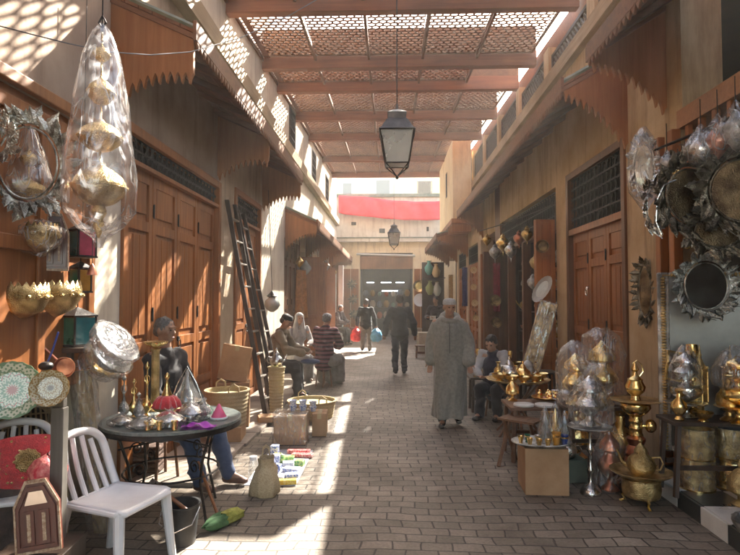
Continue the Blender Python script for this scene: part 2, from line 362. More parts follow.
# ------------------------------------------------------------------ walls
def WX(s, d): return (-2.3+d) if s < 0 else (2.55-d)       # d metres out of the wall into the street
def wbb(m, s, d0, d1, y0, y1, z0, z1):
    a, b = WX(s, d0), WX(s, d1); return m.bb(min(a, b), max(a, b), y0, y1, z0, z1)
def panel_door(parent, s, y0, y1, z0, z1, leaves, rows, m, d=-.07, handle=True, name='door'):
    w = (y1-y0)/leaves
    for i in range(leaves):
        a, b = y0+i*w+.006, y0+(i+1)*w-.006
        g = MB(); wbb(g, s, d-.05, d, a, b, z0, z1)
        st = .075
        wbb(g, s, d, d+.03, a, a+st, z0, z1); wbb(g, s, d, d+.03, b-st, b, z0, z1)
        hs = [z0+.02]; tot = sum(rows)
        for r in rows: hs.append(hs[-1]+(z1-z0-.04)*r/tot)
        for k, z in enumerate(hs):
            za, zb = (z-.02, z+.09) if k == 0 else ((z-.09, z+.02) if k == len(hs)-1 else (z-.05, z+.05))
            wbb(g, s, d, d+.0285, a+st, b-st, za, zb)
        for k in range(len(rows)):
            za, zb = hs[k]+.12, hs[k+1]-.09
            if zb-za > .08: wbb(g, s, d, d+.018, a+st+.035, b-st-.035, za, zb)
            if zb-za > .5 and w > .5:
                for q in (1, 2): wbb(g, s, d+.018, d+.024, a+st+.035+(b-a-2*st-.07)*(q/3)-.008, a+st+.035+(b-a-2*st-.07)*(q/3)+.008, za, zb)
        o = g.build(name, m, parent, smooth=False, bevel=.005)
        for zz in (z0+.35, z0+(z1-z0)*.52, z1-.35):
            h = MB(); wbb(h, s, d+.03, d+.037, a+.008, a+.034, zz-.07, zz+.07); h.cyl((WX(s, d+.036), a+.004, zz-.06), (WX(s, d+.036), a+.004, zz+.06), .009, n=6); h.build('hinge', IRON, o, smooth=False)
        if handle and i == leaves//2:
            h = MB(); xc = WX(s, d+.05)
            h.tube([(xc+.012*math.cos(t)*0, a+.04+.035*math.sin(t), 1.15+.045*math.cos(t)) for t in [k*2*PI/14 for k in range(14)]], .007, 6, True)
            h.ell((WX(s, d+.035), a+.04, 1.2), (.02,.03,.03)); h.build('handle', IRON, o)
def frame(parent, s, y0, y1, z0, z1, m, t=.09, name='door_frame'):
    g = MB(); wbb(g, s, -.12, .03, y0-t, y0, z0, z1+t); wbb(g, s, -.12, .03, y1, y1+t, z0, z1+t); wbb(g, s, -.12, .031, y0, y1, z1, z1+t)
    return g.build(name, m, parent, smooth=False, bevel=.006)
def grille(parent, s, y0, y1, z0, z1, rows=3, step=.11, scroll=True, name='transom_grille'):
    g = MB(); xc = WX(s, -.03)
    for k in range(rows+1):
        z = z0+(z1-z0)*k/rows; g.bb(xc-.01, xc+.01, y0, y1, z-.009, z+.009)
    y = y0
    while y <= y1:
        g.bb(xc-.008, xc+.008, y-.007, y+.007, z0, z1)
        if scroll:
            for k in range(rows):
                zc = z0+(z1-z0)*(k+.5)/rows; r = min(step, (z1-z0)/rows)*.42
                g.tube([(xc, y+step/2+r*math.cos(t), zc+r*math.sin(t)) for t in [q*2*PI/8 for q in range(8)]], .006, 4, True)
        y += step
    o = g.build(name, IRONG, parent, smooth=False)
    b = MB(); wbb(b, s, -.14, -.10, y0, y1, z0, z1); b.build('transom_pane', VOID, o, smooth=False)
def bracket_profile(s, reach, zt_wall, zt_out, drop_out, drop_wall, n=11):
    """scalloped awning side board: outline in X-Z"""
    xw, xo = WX(s, 0), WX(s, reach); pts = [(xw, zt_wall), (xo, zt_out), (xo, zt_out-drop_out)]
    for k in range(n):
        for (f, dz) in ((.0, 0), (.28, -.045), (.42, -.10), (.5, -.12), (.58, -.10), (.72, -.045)):
            q = (k+f)/n; qq = q
            z = (zt_out-drop_out)*(1-qq)+(zt_wall-drop_wall)*qq - .10*math.sin(qq*PI)*-1
            pts.append((xo+(xw-xo)*q, z+dz*.8))
    pts.append((xw, zt_wall-drop_wall)); return pts
def canopy(parent, s, reach, y0, y1, z_wall, z_out, brs, drop_out=.3, drop_wall=.8, trim=True, n=11):
    xw, xo = WX(s, 0), WX(s, reach)
    g = MB()                                               # boarded soffit
    L = y1-y0; nb = int(reach/.11)
    for k in range(nb):
        q0, q1 = k/nb, (k+1)/nb-.006/reach
        x0, x1 = xw+(xo-xw)*q0, xw+(xo-xw)*q1; z0_, z1_ = z_wall+(z_out-z_wall)*q0, z_wall+(z_out-z_wall)*q1
        g.add([(x0,y0,z0_),(x1,y0,z1_),(x1,y1,z1_),(x0,y1,z0_),(x0,y0,z0_+.03),(x1,y0,z1_+.03),(x1,y1,z1_+.03),(x0,y1,z0_+.03)],
              [(0,3,2,1),(4,5,6,7),(0,1,5,4),(1,2,6,5),(2,3,7,6),(3,0,4,7)])
    r = g; y = y0+.25
    while y < y1-.1:                                       # rafters under the boards
        r.add([(xw,y-.03,z_wall-.07),(xo,y-.03,z_out-.07),(xo,y+.03,z_out-.07),(xw,y+.03,z_wall-.07),(xw,y-.03,z_wall-.002),(xo,y-.03,z_out-.002),(xo,y+.03,z_out-.002),(xw,y+.03,z_wall-.002)],
              [(0,3,2,1),(4,5,6,7),(0,1,5,4),(1,2,6,5),(2,3,7,6),(3,0,4,7)]); y += .62
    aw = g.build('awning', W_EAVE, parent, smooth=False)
    t = MB(); n2 = int(L/.075)                             # rounded tiles on top
    for k in range(n2):
        y = y0+(k+.5)*L/n2; t.cyl((xw, y, z_wall+.05), (xo-(xw-xo)*-.0, y, z_out+.05), .034, .034, 6)
    t.build('roof_tiles', TILE, aw)
    f = MB(); sg = 1 if s < 0 else -1
    f.bb(min(xo, xo+sg*.03), max(xo, xo+sg*.03), y0-.03, y1+.03, z_out-.07, z_out+.09)
    if trim:
        n3 = int(L/.085)
        for k in range(n3):
            y = y0+(k+.5)*L/n3
            f.add([(xo+sg*.006,y-.04,z_out-.07),(xo+sg*.006,y+.04,z_out-.07),(xo+sg*.006,y,z_out-.135),(xo+sg*.026,y-.04,z_out-.07),(xo+sg*.026,y+.04,z_out-.07),(xo+sg*.026,y,z_out-.135)],
                  [(0,1,2),(3,5,4),(0,2,5,3),(1,4,5,2)])
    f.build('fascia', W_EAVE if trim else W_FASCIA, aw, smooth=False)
    for yb in brs:
        b = MB(); b.prism(bracket_profile(s, reach-.004, z_wall-.005, z_out-.005, drop_out, drop_wall, n), yb-.02, yb+.02)
        k = MB(); pts = bracket_profile(s, reach-.004, z_wall-.005, z_out-.005, drop_out, drop_wall, n)
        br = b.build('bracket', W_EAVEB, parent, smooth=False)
        tr = MB(); sgn = V((xo-xw, 0, z_out-z_wall)).normalized()
        tr.add([(xw,yb-.035,z_wall-.01),(xo,yb-.035,z_out-.01),(xo,yb-.035,z_out-.055),(xw,yb-.035,z_wall-.055),
                (xw,yb+.035,z_wall-.01),(xo,yb+.035,z_out-.01),(xo,yb+.035,z_out-.055),(xw,yb+.035,z_wall-.055)],
               [(0,1,2,3),(7,6,5,4),(0,4,5,1),(3,2,6,7),(0,3,7,4),(1,5,6,2)])
        tr.build('moulding', W_EAVE, br, smooth=False)
TILE = mat('roof_tile', (.10,.13,.09), .5, 0, (.2,.2,.14), 6, .2)

def roofz(y): return 5.22+.058*y                            # underside of the pergola beams
def wallcol(parent, s, m, y0, y1, z0, z1, name='wall', d=0, th=.35):
    g = MB(); wbb(g, s, d-th, d, y0, y1, z0, z1); return g.build(name, m, parent, smooth=False)
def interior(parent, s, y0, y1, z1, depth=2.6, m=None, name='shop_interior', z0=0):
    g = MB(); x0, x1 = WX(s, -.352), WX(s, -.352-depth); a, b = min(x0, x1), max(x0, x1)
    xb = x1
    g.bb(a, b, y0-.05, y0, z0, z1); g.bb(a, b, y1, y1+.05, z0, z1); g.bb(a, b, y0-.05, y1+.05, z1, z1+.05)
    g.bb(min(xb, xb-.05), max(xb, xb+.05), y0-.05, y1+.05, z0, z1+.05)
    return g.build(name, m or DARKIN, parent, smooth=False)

# ---- left building
LB = thing('souk_building', 'long plastered building down the left with brown panelled doors and grilled windows above', 'building', (0,0,0))
s = -1
for (a, b, z0, z1, m) in [(-6, 2.2, 0, 4.8, PLASTERSH), (2.2, 4.3, 2.95, 4.8, PLASTERSH), (4.3, 4.71, 0, 2.95, PLASTERW), (4.3, 4.71, 2.95, 4.8, PLASTERSH), (4.71, 7.49, 3.21, 4.8, PLASTERSH),
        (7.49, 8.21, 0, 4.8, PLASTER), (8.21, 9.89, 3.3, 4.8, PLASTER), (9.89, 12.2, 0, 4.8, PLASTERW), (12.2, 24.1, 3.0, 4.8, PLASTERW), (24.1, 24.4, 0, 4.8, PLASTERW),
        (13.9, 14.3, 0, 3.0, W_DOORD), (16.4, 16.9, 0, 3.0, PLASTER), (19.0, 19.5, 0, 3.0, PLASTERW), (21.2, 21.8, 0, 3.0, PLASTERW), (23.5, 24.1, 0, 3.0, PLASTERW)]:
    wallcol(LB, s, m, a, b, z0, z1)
# upper wall with its three window openings
wins = [(12.7, 13.55), (16.5, 17.45), (20.1, 21.1)]
ys = [-6]+[q for w_ in wins for q in w_]+[24.4]
for i in range(0, len(ys), 2): wallcol(LB, s, PLASTERW, ys[i], ys[i+1], 5.05, 7.0, 'upper_wall')
for (a, b) in wins:
    wallcol(LB, s, PLASTERW, a, b, 5.05, 5.2, 'upper_wall'); wallcol(LB, s, PLASTERW, a, b, 6.15, 7.0, 'upper_wall')
    g = MB(); wbb(g, s, -.2, .015, a, a+.05, 5.2, 6.15); wbb(g, s, -.2, .015, b-.05, b, 5.2, 6.15); wbb(g, s, -.2, .016, a+.05, b-.05, 6.1, 6.15); wbb(g, s, -.2, .03, a+.05, b-.05, 5.2, 5.24)
    wf = g.build('window', W_DARK, LB, smooth=False)
    g = MB(); wbb(g, s, -.18, -.15, a+.05, b-.05, 5.24, 6.1); g.build('pane', VOID, wf, smooth=False)
    g = MB(); y = a+.1
    while y < b-.06: g.cyl((WX(s,.0), y, 5.24), (WX(s,.0), y, 6.1), .009, n=5); y += .1
    for z in (5.45, 5.67, 5.9): g.bb(WX(s,-.006), WX(s,.006), a+.05, b-.05, z-.01, z+.01)
    g.build('grille', IRON, wf)
g = MB(); wbb(g, s, -.1, .15, -6, 24.4, 4.8, 5.05); g.build('ledge', W_FASCIA, LB, smooth=False)
g = MB(); g.bb(-9, -2.652, -6, 24.4, 6.6, 6.7); g.bb(-9, -8.9, -6, 24.4, 0, 6.6); g.bb(-9, -2.652, 24.3, 24.4, 0, 6.6); g.build('unseen_sun_block', DARKIN, LB, smooth=False)  # unseen roof and rear walls, added to keep sun from leaking in
# near shutter board over a dark opening
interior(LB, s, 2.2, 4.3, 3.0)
g = MB()
wbb(g, s, -.09, -.02, 2.2, 4.3, 1.02, 2.95)
for z in (1.02, 1.95, 2.80): wbb(g, s, -.02, .004, 2.2, 4.3, z, z+.09)
for y in (2.2, 2.9, 3.6, 4.22): wbb(g, s, -.02, .0035, y, y+.08, 1.11, 2.8)
g.build('shutter', W_OR, LB, smooth=False, bevel=.005)
wd = MB(); wbb(wd, s, .0, .05, 2.1, 4.34, 2.95, 3.03); wd.build('cornice', W_EAVEB, LB, smooth=False, bevel=.008)
# double door with four leaves
panel_door(LB, s, 4.8, 7.4, 0, 2.86, 4, (.8, .7, 1.5, .65), W_DOOR)
g = MB(); wbb(g, s, -.12, .02, 4.8, 7.4, 2.86, 2.90); g.build('lintel', W_DOOR, LB, smooth=False)
frame(LB, s, 4.8, 7.4, 0, 3.12, W_DOOR); grille(LB, s, 4.8, 7.4, 2.90, 3.12, 2, .12)
panel_door(LB, s, 8.3, 9.8, 0, 2.83, 2, (.8, .6, 1.3, .6), W_DOOR)
g = MB(); wbb(g, s, -.12, .02, 8.3, 9.8, 2.83, 2.87); g.build('lintel', W_DOOR, LB, smooth=False)
frame(LB, s, 8.3, 9.8, 0, 3.21, W_DOOR); grille(LB, s, 8.3, 9.8, 2.87, 3.21, 3, .11)
canopy(LB, s, .70, -6, 2.9, 4.2, 3.83, (-1, 2.88))
canopy(LB, s, .70, 4.48, 10.1, 4.15, 3.83, (4.5, 7.4, 10.07), .33, .85)
canopy(LB, s, .70, 12.3, 24, 3.62, 3.30, (12.34, 15.4, 18.4, 21.4, 23.9), .2, .85)
# shops under the far awning
panel_door(LB, s, 12.25, 13.9, 0, 3.0, 3, (.8, .6, 1.3, .6), W_DOORD)
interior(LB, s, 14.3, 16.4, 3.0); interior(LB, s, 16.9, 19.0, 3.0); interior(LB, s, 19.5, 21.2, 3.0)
panel_door(LB, s, 21.8, 23.5, 0, 3.0, 2, (.8, .6, 1.3, .6), W_DOOR)
def open_leaf(parent, s, y, z1, w, ang, m, z0=.05, rows=(.8,.6,1.3,.6), handle=False):
    """a door leaf hinged on the wall face at y, swung out into the street by ang"""
    g = MB(); g.M = Matrix.Translation((WX(s, .02), y, 0)) @ Matrix.Rotation(ang, 4, 'Z')
    g.bb(0, w, -.02, .02, z0, z1)
    for sy in (-1, 1):
        a, b = (.02, .045) if sy > 0 else (-.045, -.02)
        g.bb(0, .07, a, b, z0, z1); g.bb(w-.07, w, a, b, z0, z1)
        hs = [z0]; tot = sum(rows)
        for r in rows: hs.append(hs[-1]+(z1-z0)*r/tot)
        for k, z in enumerate(hs): g.bb(.07, w-.07, a*.99, b*.99, max(z0, z-.04), min(z1, z+.05))
        for k in range(len(rows)): g.bb(.1, w-.1, a*.6 if sy < 0 else a, (b*.8 if sy > 0 else b*.8) if sy > 0 else -.02, hs[k]+.09, hs[k+1]-.08)
    return g.build('door_leaf', m, parent, smooth=False, bevel=.004)
open_leaf(LB, s, 14.28, 2.7, .5, .15, W_OR); open_leaf(LB, s, 16.45, 2.7, .45, .1, W_DOOR); open_leaf(LB, s, 19.05, 2.7, .45, .1, W_OR)

# ---- right building
RB = thing('souk_building', 'long tan building down the right with open brass shops and latticed upper wall', 'building', (0,0,0))
s = 1
for (a, b, z0, z1, m) in [(-6, 5.0, 3.14, 3.3, W_ORX), (4.9, 5.35, 3.3, 4.9, PLASTERT), (5.35, 6.06, 0, 4.9, PLASTERT), (6.06, 8.04, 3.39, 4.9, PLASTERT),
        (8.04, 8.6, 0, 4.9, PLASTERT), (8.6, 12.9, 3.35, 4.9, PLASTERT), (12.9, 13.5, 0, 4.9, W_DOORD), (13.5, 24.4, 3.25, 4.9, PLASTERT), (5.0, 5.35, 3.0, 3.3, PLASTERT),
        (15.6, 16.1, 0, 3.25, PLASTER), (18.1, 18.6, 0, 3.25, PLASTER), (20.6, 21.2, 0, 3.25, PLASTER), (-6, .6, 0, 3.14, PLASTERT)]:
    wallcol(RB, s, m, a, b, z0, z1)
UPH = 5.62
g = MB(); wbb(g, s, -.2, .10, 4.9, 24.4, 4.9, 5.1); g.build('ledge', W_FASCIA, RB, smooth=False)
y = 4.9; k = 0
while y < 22.5:                                             # latticed openings between posts, just under the roof
    zt = roofz(y)-.08
    wallcol(RB, s, PLASTERT, y, y+.28, 5.1, zt, 'post', 0, .2)
    wallcol(RB, s, PLASTERT, y+.28, y+2.0, 5.1, 5.22, 'sill', 0, .2)
    g = MB(); a, b, z0, z1 = y+.30, y+1.98, 5.24, zt-.03
    wbb(g, s, -.12, -.04, a, a+.05, z0, z1); wbb(g, s, -.12, -.04, b-.05, b, z0, z1); wbb(g, s, -.12, -.04, a, b, z0-.02, z0+.03); wbb(g, s, -.12, -.04, a, b, z1-.05, z1)
    fr = g.build('lattice_window', W_DARK, RB, smooth=False)
    g = MB(); q = a+.05; xx = WX(s, -.07)
    while q < b-.06:
        for dz in (0,):
            g.cyl((xx, q, z0), (xx, min(q+(z1-z0), b-.05), z0+min(z1-z0, b-.05-q)), .019, n=4)
            g.cyl((xx+.012, q, z1), (xx+.012, min(q+(z1-z0), b-.05), z1-min(z1-z0, b-.05-q)), .019, n=4)
        q += .12
    for q in (.12, .24, .36, .48):
        g.cyl((xx, a, z0+q), (xx, a+(z1-z0-q), z1), .011, n=4); g.cyl((xx+.012, a, z1-q), (xx+.012, a+(z1-z0-q), z0), .011, n=4)
    g.build('lattice', W_DARK, fr, smooth=False)
    y += 2.0
g = MB(); g.bb(2.902, 9, -6, 24.4, 4.95, 5.05); g.bb(8.9, 9, -6, 24.4, 0, 4.95); g.bb(2.902, 9, 24.3, 24.4, 0, 4.95); g.bb(2.9, 9, -6.1, -6, 0, 6); g.build('unseen_sun_block', DARKIN, RB, smooth=False)  # unseen shell added behind the right shops to block the sun
interior(RB, s, .6, 5.3, 3.2, 2.4); g = MB(); wbb(g, s, -.9, -.85, -6, 4.9, 3.3, 4.95); g.build('opening_dark_sheet', VOID, RB, smooth=False)  # near-black sheet stands for the shade inside the upper opening
# near shop: timber posts, step with black and white tiles
for y in (4.97, 5.22):
    g = MB(); wbb(g, s, -.02, .06, y, y+.09, .14, 3.14); g.build('shop_post', W_OR, RB, smooth=False, bevel=.006)
g = MB(); wbb(g, s, -.1, .0, 3.2, 4.95, 2.72, 2.80); 
for k in range(9): wbb(g, s, -.06, -.02, 3.25+k*.2, 3.30+k*.2, 2.80, 3.14)
g.build('shop_screen', W_OR, RB, smooth=False)
TW = mat('tile_white', (.62,.60,.55), .3, 0, (.74,.72,.66), 6, .1); TB = mat('tile_black', (.02,.025,.025), .3, 0, (.05,.055,.05), 6, .1)
for (mm, par) in ((TW, 0), (TB, 1)):
    g = MB()
    for j in range(16):
        y0 = .6+j*.33
        if y0 > 5.2: continue
        if j % 2 == par: g.bb(2.27, 2.292, y0+.003, y0+.327, 0, .128)
        for i in range(4):
            if (i+j) % 2 == par: g.bb(2.295+i*.33, 2.295+i*.33+.324, y0+.003, y0+.327, .10, .132)
    g.build('threshold_tiles', mm, RB, smooth=False, bevel=.003)
g = MB(); g.bb(2.2925, 5.2, .6, 5.3, 0, .099); g.build('threshold', SLAB, RB, smooth=False)
panel_door(RB, s, 6.15, 7.95, 0, 2.52, 3, (.8, .7, 1.1, .5), W_DOOR)
g = MB(); wbb(g, s, -.12, .02, 6.15, 7.95, 2.52, 2.60); g.build('lintel', W_DOOR, RB, smooth=False)
frame(RB, s, 6.15, 7.95, 0, 3.30, W_DOORD); grille(RB, s, 6.15, 7.95, 2.60, 3.30, 5, .13)
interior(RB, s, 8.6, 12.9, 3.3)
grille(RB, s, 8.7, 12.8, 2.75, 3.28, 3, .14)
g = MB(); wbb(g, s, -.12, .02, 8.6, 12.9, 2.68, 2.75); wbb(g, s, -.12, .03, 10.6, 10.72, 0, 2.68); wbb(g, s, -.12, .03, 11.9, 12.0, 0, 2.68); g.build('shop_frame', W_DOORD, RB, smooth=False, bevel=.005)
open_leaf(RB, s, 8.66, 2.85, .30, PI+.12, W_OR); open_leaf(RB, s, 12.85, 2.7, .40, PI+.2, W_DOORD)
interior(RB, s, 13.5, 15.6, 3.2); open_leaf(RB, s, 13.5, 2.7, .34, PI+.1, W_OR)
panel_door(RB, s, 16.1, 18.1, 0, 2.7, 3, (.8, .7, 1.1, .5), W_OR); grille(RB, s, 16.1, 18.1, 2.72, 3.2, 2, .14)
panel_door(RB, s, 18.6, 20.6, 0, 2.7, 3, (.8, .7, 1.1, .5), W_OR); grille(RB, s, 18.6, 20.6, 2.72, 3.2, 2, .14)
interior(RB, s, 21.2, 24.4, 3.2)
canopy(RB, s, .68, -6, 5.2, 4.35, 3.92, (-1, 5.18), .08, .95)
canopy(RB, s, .68, 6.0, 15.2, 4.3, 3.92, (6.02, 15.18), .05, 1.0)
canopy(RB, s, 1.0, 18.1, 23.8, 3.95, 3.66, (18.12, 21, 23.78), .1, .95)
# projecting box room
ox0 = 1.90
g = MB(); g.bb(ox0, 2.448, 16.6, 20.9, 4.0, 6.38); g.build('box_room', PLASTERY, RB, smooth=False)
g = MB(); g.bb(ox0-.05, 2.447, 16.55, 20.95, 3.86, 3.998)
for k in range(9): g.bb(ox0-.03, 2.445, 16.65+k*.5, 16.75+k*.5, 3.62, 3.858)
g.build('corbel', W_EAVEB, RB, smooth=False)
g = MB(); g.bb(ox0-.012, ox0-.002, 18.2, 18.55, 4.95, 5.75); g.build('slit_window', VOID, RB, smooth=False)

# ---- building closing the far end of the street
EB = thing('end_building', 'yellow plastered building closing the far end of the street over a dark shop', 'building', (0,26,0))
g = MB()
def ebb(m, x0, x1, z0, z1, d0=0, d1=.4): return m.bb(x0, x1, d0, d1, z0, z1)
g = MB(); ebb(g, -7, -1.35, 0, 4.25); ebb(g, 1.11, 7, 0, 4.25); ebb(g, -1.35, 1.11, 3.75, 4.25); g.build('wall', PLASTERY, EB, smooth=False)
g = MB(); ebb(g, -7, 7, 4.40, 6.35); g.build('wall', PLASTERW, EB, smooth=False)
g = MB(); ebb(g, -7, 7, 4.25, 4.40, -.25, .4); g.build('ledge', PLASTERW, EB, smooth=False)
g = MB(); ebb(g, -7, 7, 4.40, 4.46, -.27, -.02); g.build('ledge_cap', TILE, EB, smooth=False)
g = MB(); ebb(g, -7, 7, 6.35, 6.5, -.1, .3); g.build('parapet', TILE, EB, smooth=False)
g = MB(); ebb(g, -7, 7, 0, 4.2, 3.0, 3.05); ebb(g, -7, 7, 4.2, 4.25, .4, 3.05); ebb(g, -1.4, -1.352, 0, 3.75, .4, 3.0); ebb(g, 1.112, 1.15, 0, 3.75, .4, 3.0); ebb(g, -1.35, 1.11, 3.2, 3.3, .4, 3.0); g.build('shop_interior', DARKIN, EB, smooth=False)
g = MB(); ebb(g, -1.35, 1.11, 3.0, 3.6, .1, .3)
for k in range(8): ebb(g, -1.35, 1.11, 3.01+k*.075, 3.06+k*.075, .07, .1)
g.build('shutter', W_EAVEB, EB, smooth=False)
g = MB(); g.cyl((-1.5, -.15, 3.68), (1.2, -.15, 3.60), .05, n=8); g.build('awning_pole', mat('pale_pole', (.55,.52,.45), .5), EB)
for (x0, x1) in ((-2.55, -1.4), (1.16, 1.75)):
    g = MB(); n = 3 if x1-x0 > 1 else 2; w_ = (x1-x0)/n
    for k in range(n):
        a, b = x0+k*w_+.01, x0+(k+1)*w_-.01; ebb(g, a, b, 0, 3.0, -.03, -.001)
        for (z0, z1) in ((.1, .8), (.95, 1.5), (1.65, 2.85)): ebb(g, a+.07, b-.07, z0, z1, -.045, -.03)
    g.build('door', W_OR, EB, smooth=False, bevel=.004)
FB = thing('far_building', 'pale house seen beyond the roof line of the end building, with barred windows', 'building', (0,40,0))
g = MB(); g.bb(-12, 12, 0, 6, 0, 12.2); g.build('wall', PLASTERY, FB, smooth=False)
for (x0, x1, z0, z1) in ((-1.0, .15, 8.55, 10.2), (-3.4, -2.6, 8.9, 10)):
    g = MB(); ebb(g, x0, x1, z0, z1, -.04, -.002); wf = g.build('window', mat('window_frame_blue', (.35,.38,.35), .6), FB, smooth=False)
    g = MB(); ebb(g, x0+.1, x1-.1, z0+.1, z1-.1, -.05, -.041); g.build('pane', mat('window_pane', (.10,.12,.12), .2), wf, smooth=False)
g = MB(); ebb(g, 2.1, 3.0, 8.5, 10.0, -.03, -.002); wf = g.build('window', VOID, FB, smooth=False)
g = MB()
for k in range(8): g.cyl((2.05+k*.143, -.25, 8.4), (2.05+k*.143, -.25, 10.0), .022, n=5)
for z in (8.42, 9.2, 9.95): g.tube([(2.05, 0, z), (2.05, -.25, z), (3.05, -.25, z), (3.05, 0, z)], .02, 5)
g.tube([(2.1+.9*t, -.28, 8.35-.2*math.sin(t*PI)) for t in [i/8 for i in range(9)]], .02, 5); g.build('window_cage', IRON, wf)
for (x, z, a, b) in ((-1.75, 5.05, .22, .14), (-.45, 5.0-.32, .26, .2), (1.75, 4.75, .1, .2)):
    g = MB(); ebb(g, x, x+a, z, z+b, -.03, .0-.001); g.build('vent', VOID, EB, smooth=False)
LAMPW = bpy.data.materials.new('shop_tube_light'); LAMPW.use_nodes = True
bb_ = LAMPW.node_tree.nodes['Principled BSDF']; bb_.inputs['Emission Color'].default_value = (.85,.95,1,1); bb_.inputs['Emission Strength'].default_value = 1.6
for (x, z, l) in ((-1.1, 2.42, .35), (-.4, 2.42, .5), (.35, 2.42, .4), (-.35, 2.0, 1.0)):
    g = MB(); g.cyl((x, 1.9, z), (x+l, 1.9, z), .022, n=8); g.build('tube_light', LAMPW, EB)
# far side walls of the cross street
# red cloth
RED = mat('red_cloth', (.72,.04,.06), .8, 0, (.80,.07,.10), 3, .2, 30)
g = MB()
def rc(u, v):
    x = -2.32+4.72*u; q = min(1, u/.75); q = q*q*(3-2*q); zt = 6.37-.29*q; zb = 5.58-.37*min(1, u/.65)**.7; return (x, .06*math.sin(u*17)+.04*math.sin(u*31+v*4), zb+(zt-zb)*v)
g.grid(lambda u, v: rc(u, v), 40, 8)
o = g.build('banner', RED, None, (0,25.6,.0)); md = o.modifiers.new('t', 'SOLIDIFY'); md.thickness = .01
tag(o, 'long red cloth sagging across the upper wall at the far end', 'banner')

# ------------------------------------------------------------------ pergola
PG = thing('pergola', 'brown timber roof of cross beams and perforated lattice panels spanning the street', 'pergola', (0,0,0))
beamY = [-3.2, -.9, 1.3, 3.45, 5.65, 7.85, 10.1, 11.45, 13.7, 15.95, 19.25, 22.6]
for y in beamY:
    z = roofz(y); g = MB(); g.box((.14, y-.08, z+.14), (5.0, .16, .28)); bm_ = g.build('beam', W_BEAM, PG, smooth=False, bevel=.01)
    g = MB(); g.box((.14, y-.07, z+.50), (5.0, .12, .438)); g.build('upper_beam', W_LAT, bm_, smooth=False, bevel=.008)
def lat_panel(nx, ny, p=.1185, r=.050, th=.016):
    ry = p*.87; g = MB()
    for j in range(ny):
        for i in range(nx):
            x0 = i*p+(p/2 if j % 2 else 0)-p/4; y0 = j*ry; c = (x0+p/2, y0+ry/2)
            rect = [(x0,y0),(x0+p/2,y0),(x0+p,y0),(x0+p,y0+ry/2),(x0+p,y0+ry),(x0+p/2,y0+ry),(x0,y0+ry),(x0,y0+ry/2)]
            ang = [math.atan2(q[1]-c[1], q[0]-c[0]) for q in rect]
            vs = [(q[0], q[1], 0) for q in rect]+[(c[0]+r*math.cos(a), c[1]+r*math.sin(a), 0) for a in ang]
            vs += [(v[0], v[1], th) for v in vs]
            fs = []
            for k in range(8):
                k2 = (k+1) % 8
                fs += [(k, k2, 8+k2, 8+k), (16+k, 24+k, 24+k2, 16+k2), (8+k, 8+k2, 24+k2, 24+k)]
            g.add(vs, fs)
    W_, H_ = nx*p, ny*ry
    g.bb(-.03, .0, 0, H_, -.02, .03); g.bb(W_, W_+.03, 0, H_, -.02, .03); g.bb(-.03, W_+.03, -.03, 0, -.02, .03); g.bb(-.03, W_+.03, H_, H_+.03, -.02, .03)
    return g
panel_mesh = {}
def put_panel(x, y, ny):
    if ny not in panel_mesh:
        o = lat_panel(8, ny).build('lattice_panel', W_LAT, PG, smooth=False); panel_mesh[ny] = o.data
    else:
        o = bpy.data.objects.new('lattice_panel', panel_mesh[ny]); COL.objects.link(o); o.parent = PG
    o.location = (x, y, roofz(y)+.22); o.rotation_euler = (.058, 0, 0)
for bi in range(len(beamY)-1):
    y0, y1 = beamY[bi], beamY[bi+1]; L = y1-y0-.20
    for c in range(5):
        x = -2.285+c*.965; ny = int(L/(.1185*.87))
        if 10 < y0 < 11 and c == 4: continue
        put_panel(x, y0+.04, ny)
    for c in range(5):
        x = -2.285+c*.965; b = MB(); z0, z1 = roofz(y0+.01)+.14, roofz(y1-.17)+.14
        b.add([(x-.02,y0+.01,z0),(x+.02,y0+.01,z0),(x+.02,y1-.17,z1),(x-.02,y1-.17,z1),(x-.02,y0+.01,z0+.05),(x+.02,y0+.01,z0+.05),(x+.02,y1-.17,z1+.05),(x-.02,y1-.17,z1+.05)],
            [(0,3,2,1),(4,5,6,7),(0,1,5,4),(1,2,6,5),(2,3,7,6),(3,0,4,7)])
        b.build('batten', W_LAT, PG, smooth=False)
g = MB(); q0, q1 = roofz(4.9), roofz(22.9)
g.add([(2.672,4.9,q0-.12),(2.75,4.9,q0-.12),(2.75,22.9,q1-.12),(2.672,22.9,q1-.12),(2.672,4.9,q0+.20),(2.75,4.9,q0+.20),(2.75,22.9,q1+.20),(2.672,22.9,q1+.20)],[(0,3,2,1),(4,5,6,7),(0,1,5,4),(1,2,6,5),(2,3,7,6),(3,0,4,7)]); g.build('sun_trim_board', W_BEAM, PG, smooth=False)  # board added above the wall to bound the sun strips on the paving
for x in (-2.2,):
    g = MB()
    g.add([(x-.04, -6, roofz(-6)+.202), (x+.04, -6, roofz(-6)+.202), (x+.05, 22.8, roofz(22.8)+.202), (x-.05, 22.8, roofz(22.8)+.202)]+[(x-.05, -6, roofz(-6)+.215), (x+.05, -6, roofz(-6)+.215), (x+.05, 22.8, roofz(22.8)+.215), (x-.05, 22.8, roofz(22.8)+.215)],
          [(0,3,2,1),(4,5,6,7),(0,1,5,4),(1,2,6,5),(2,3,7,6),(3,0,4,7)]); g.build('purlin', W_BEAM, PG, smooth=False)
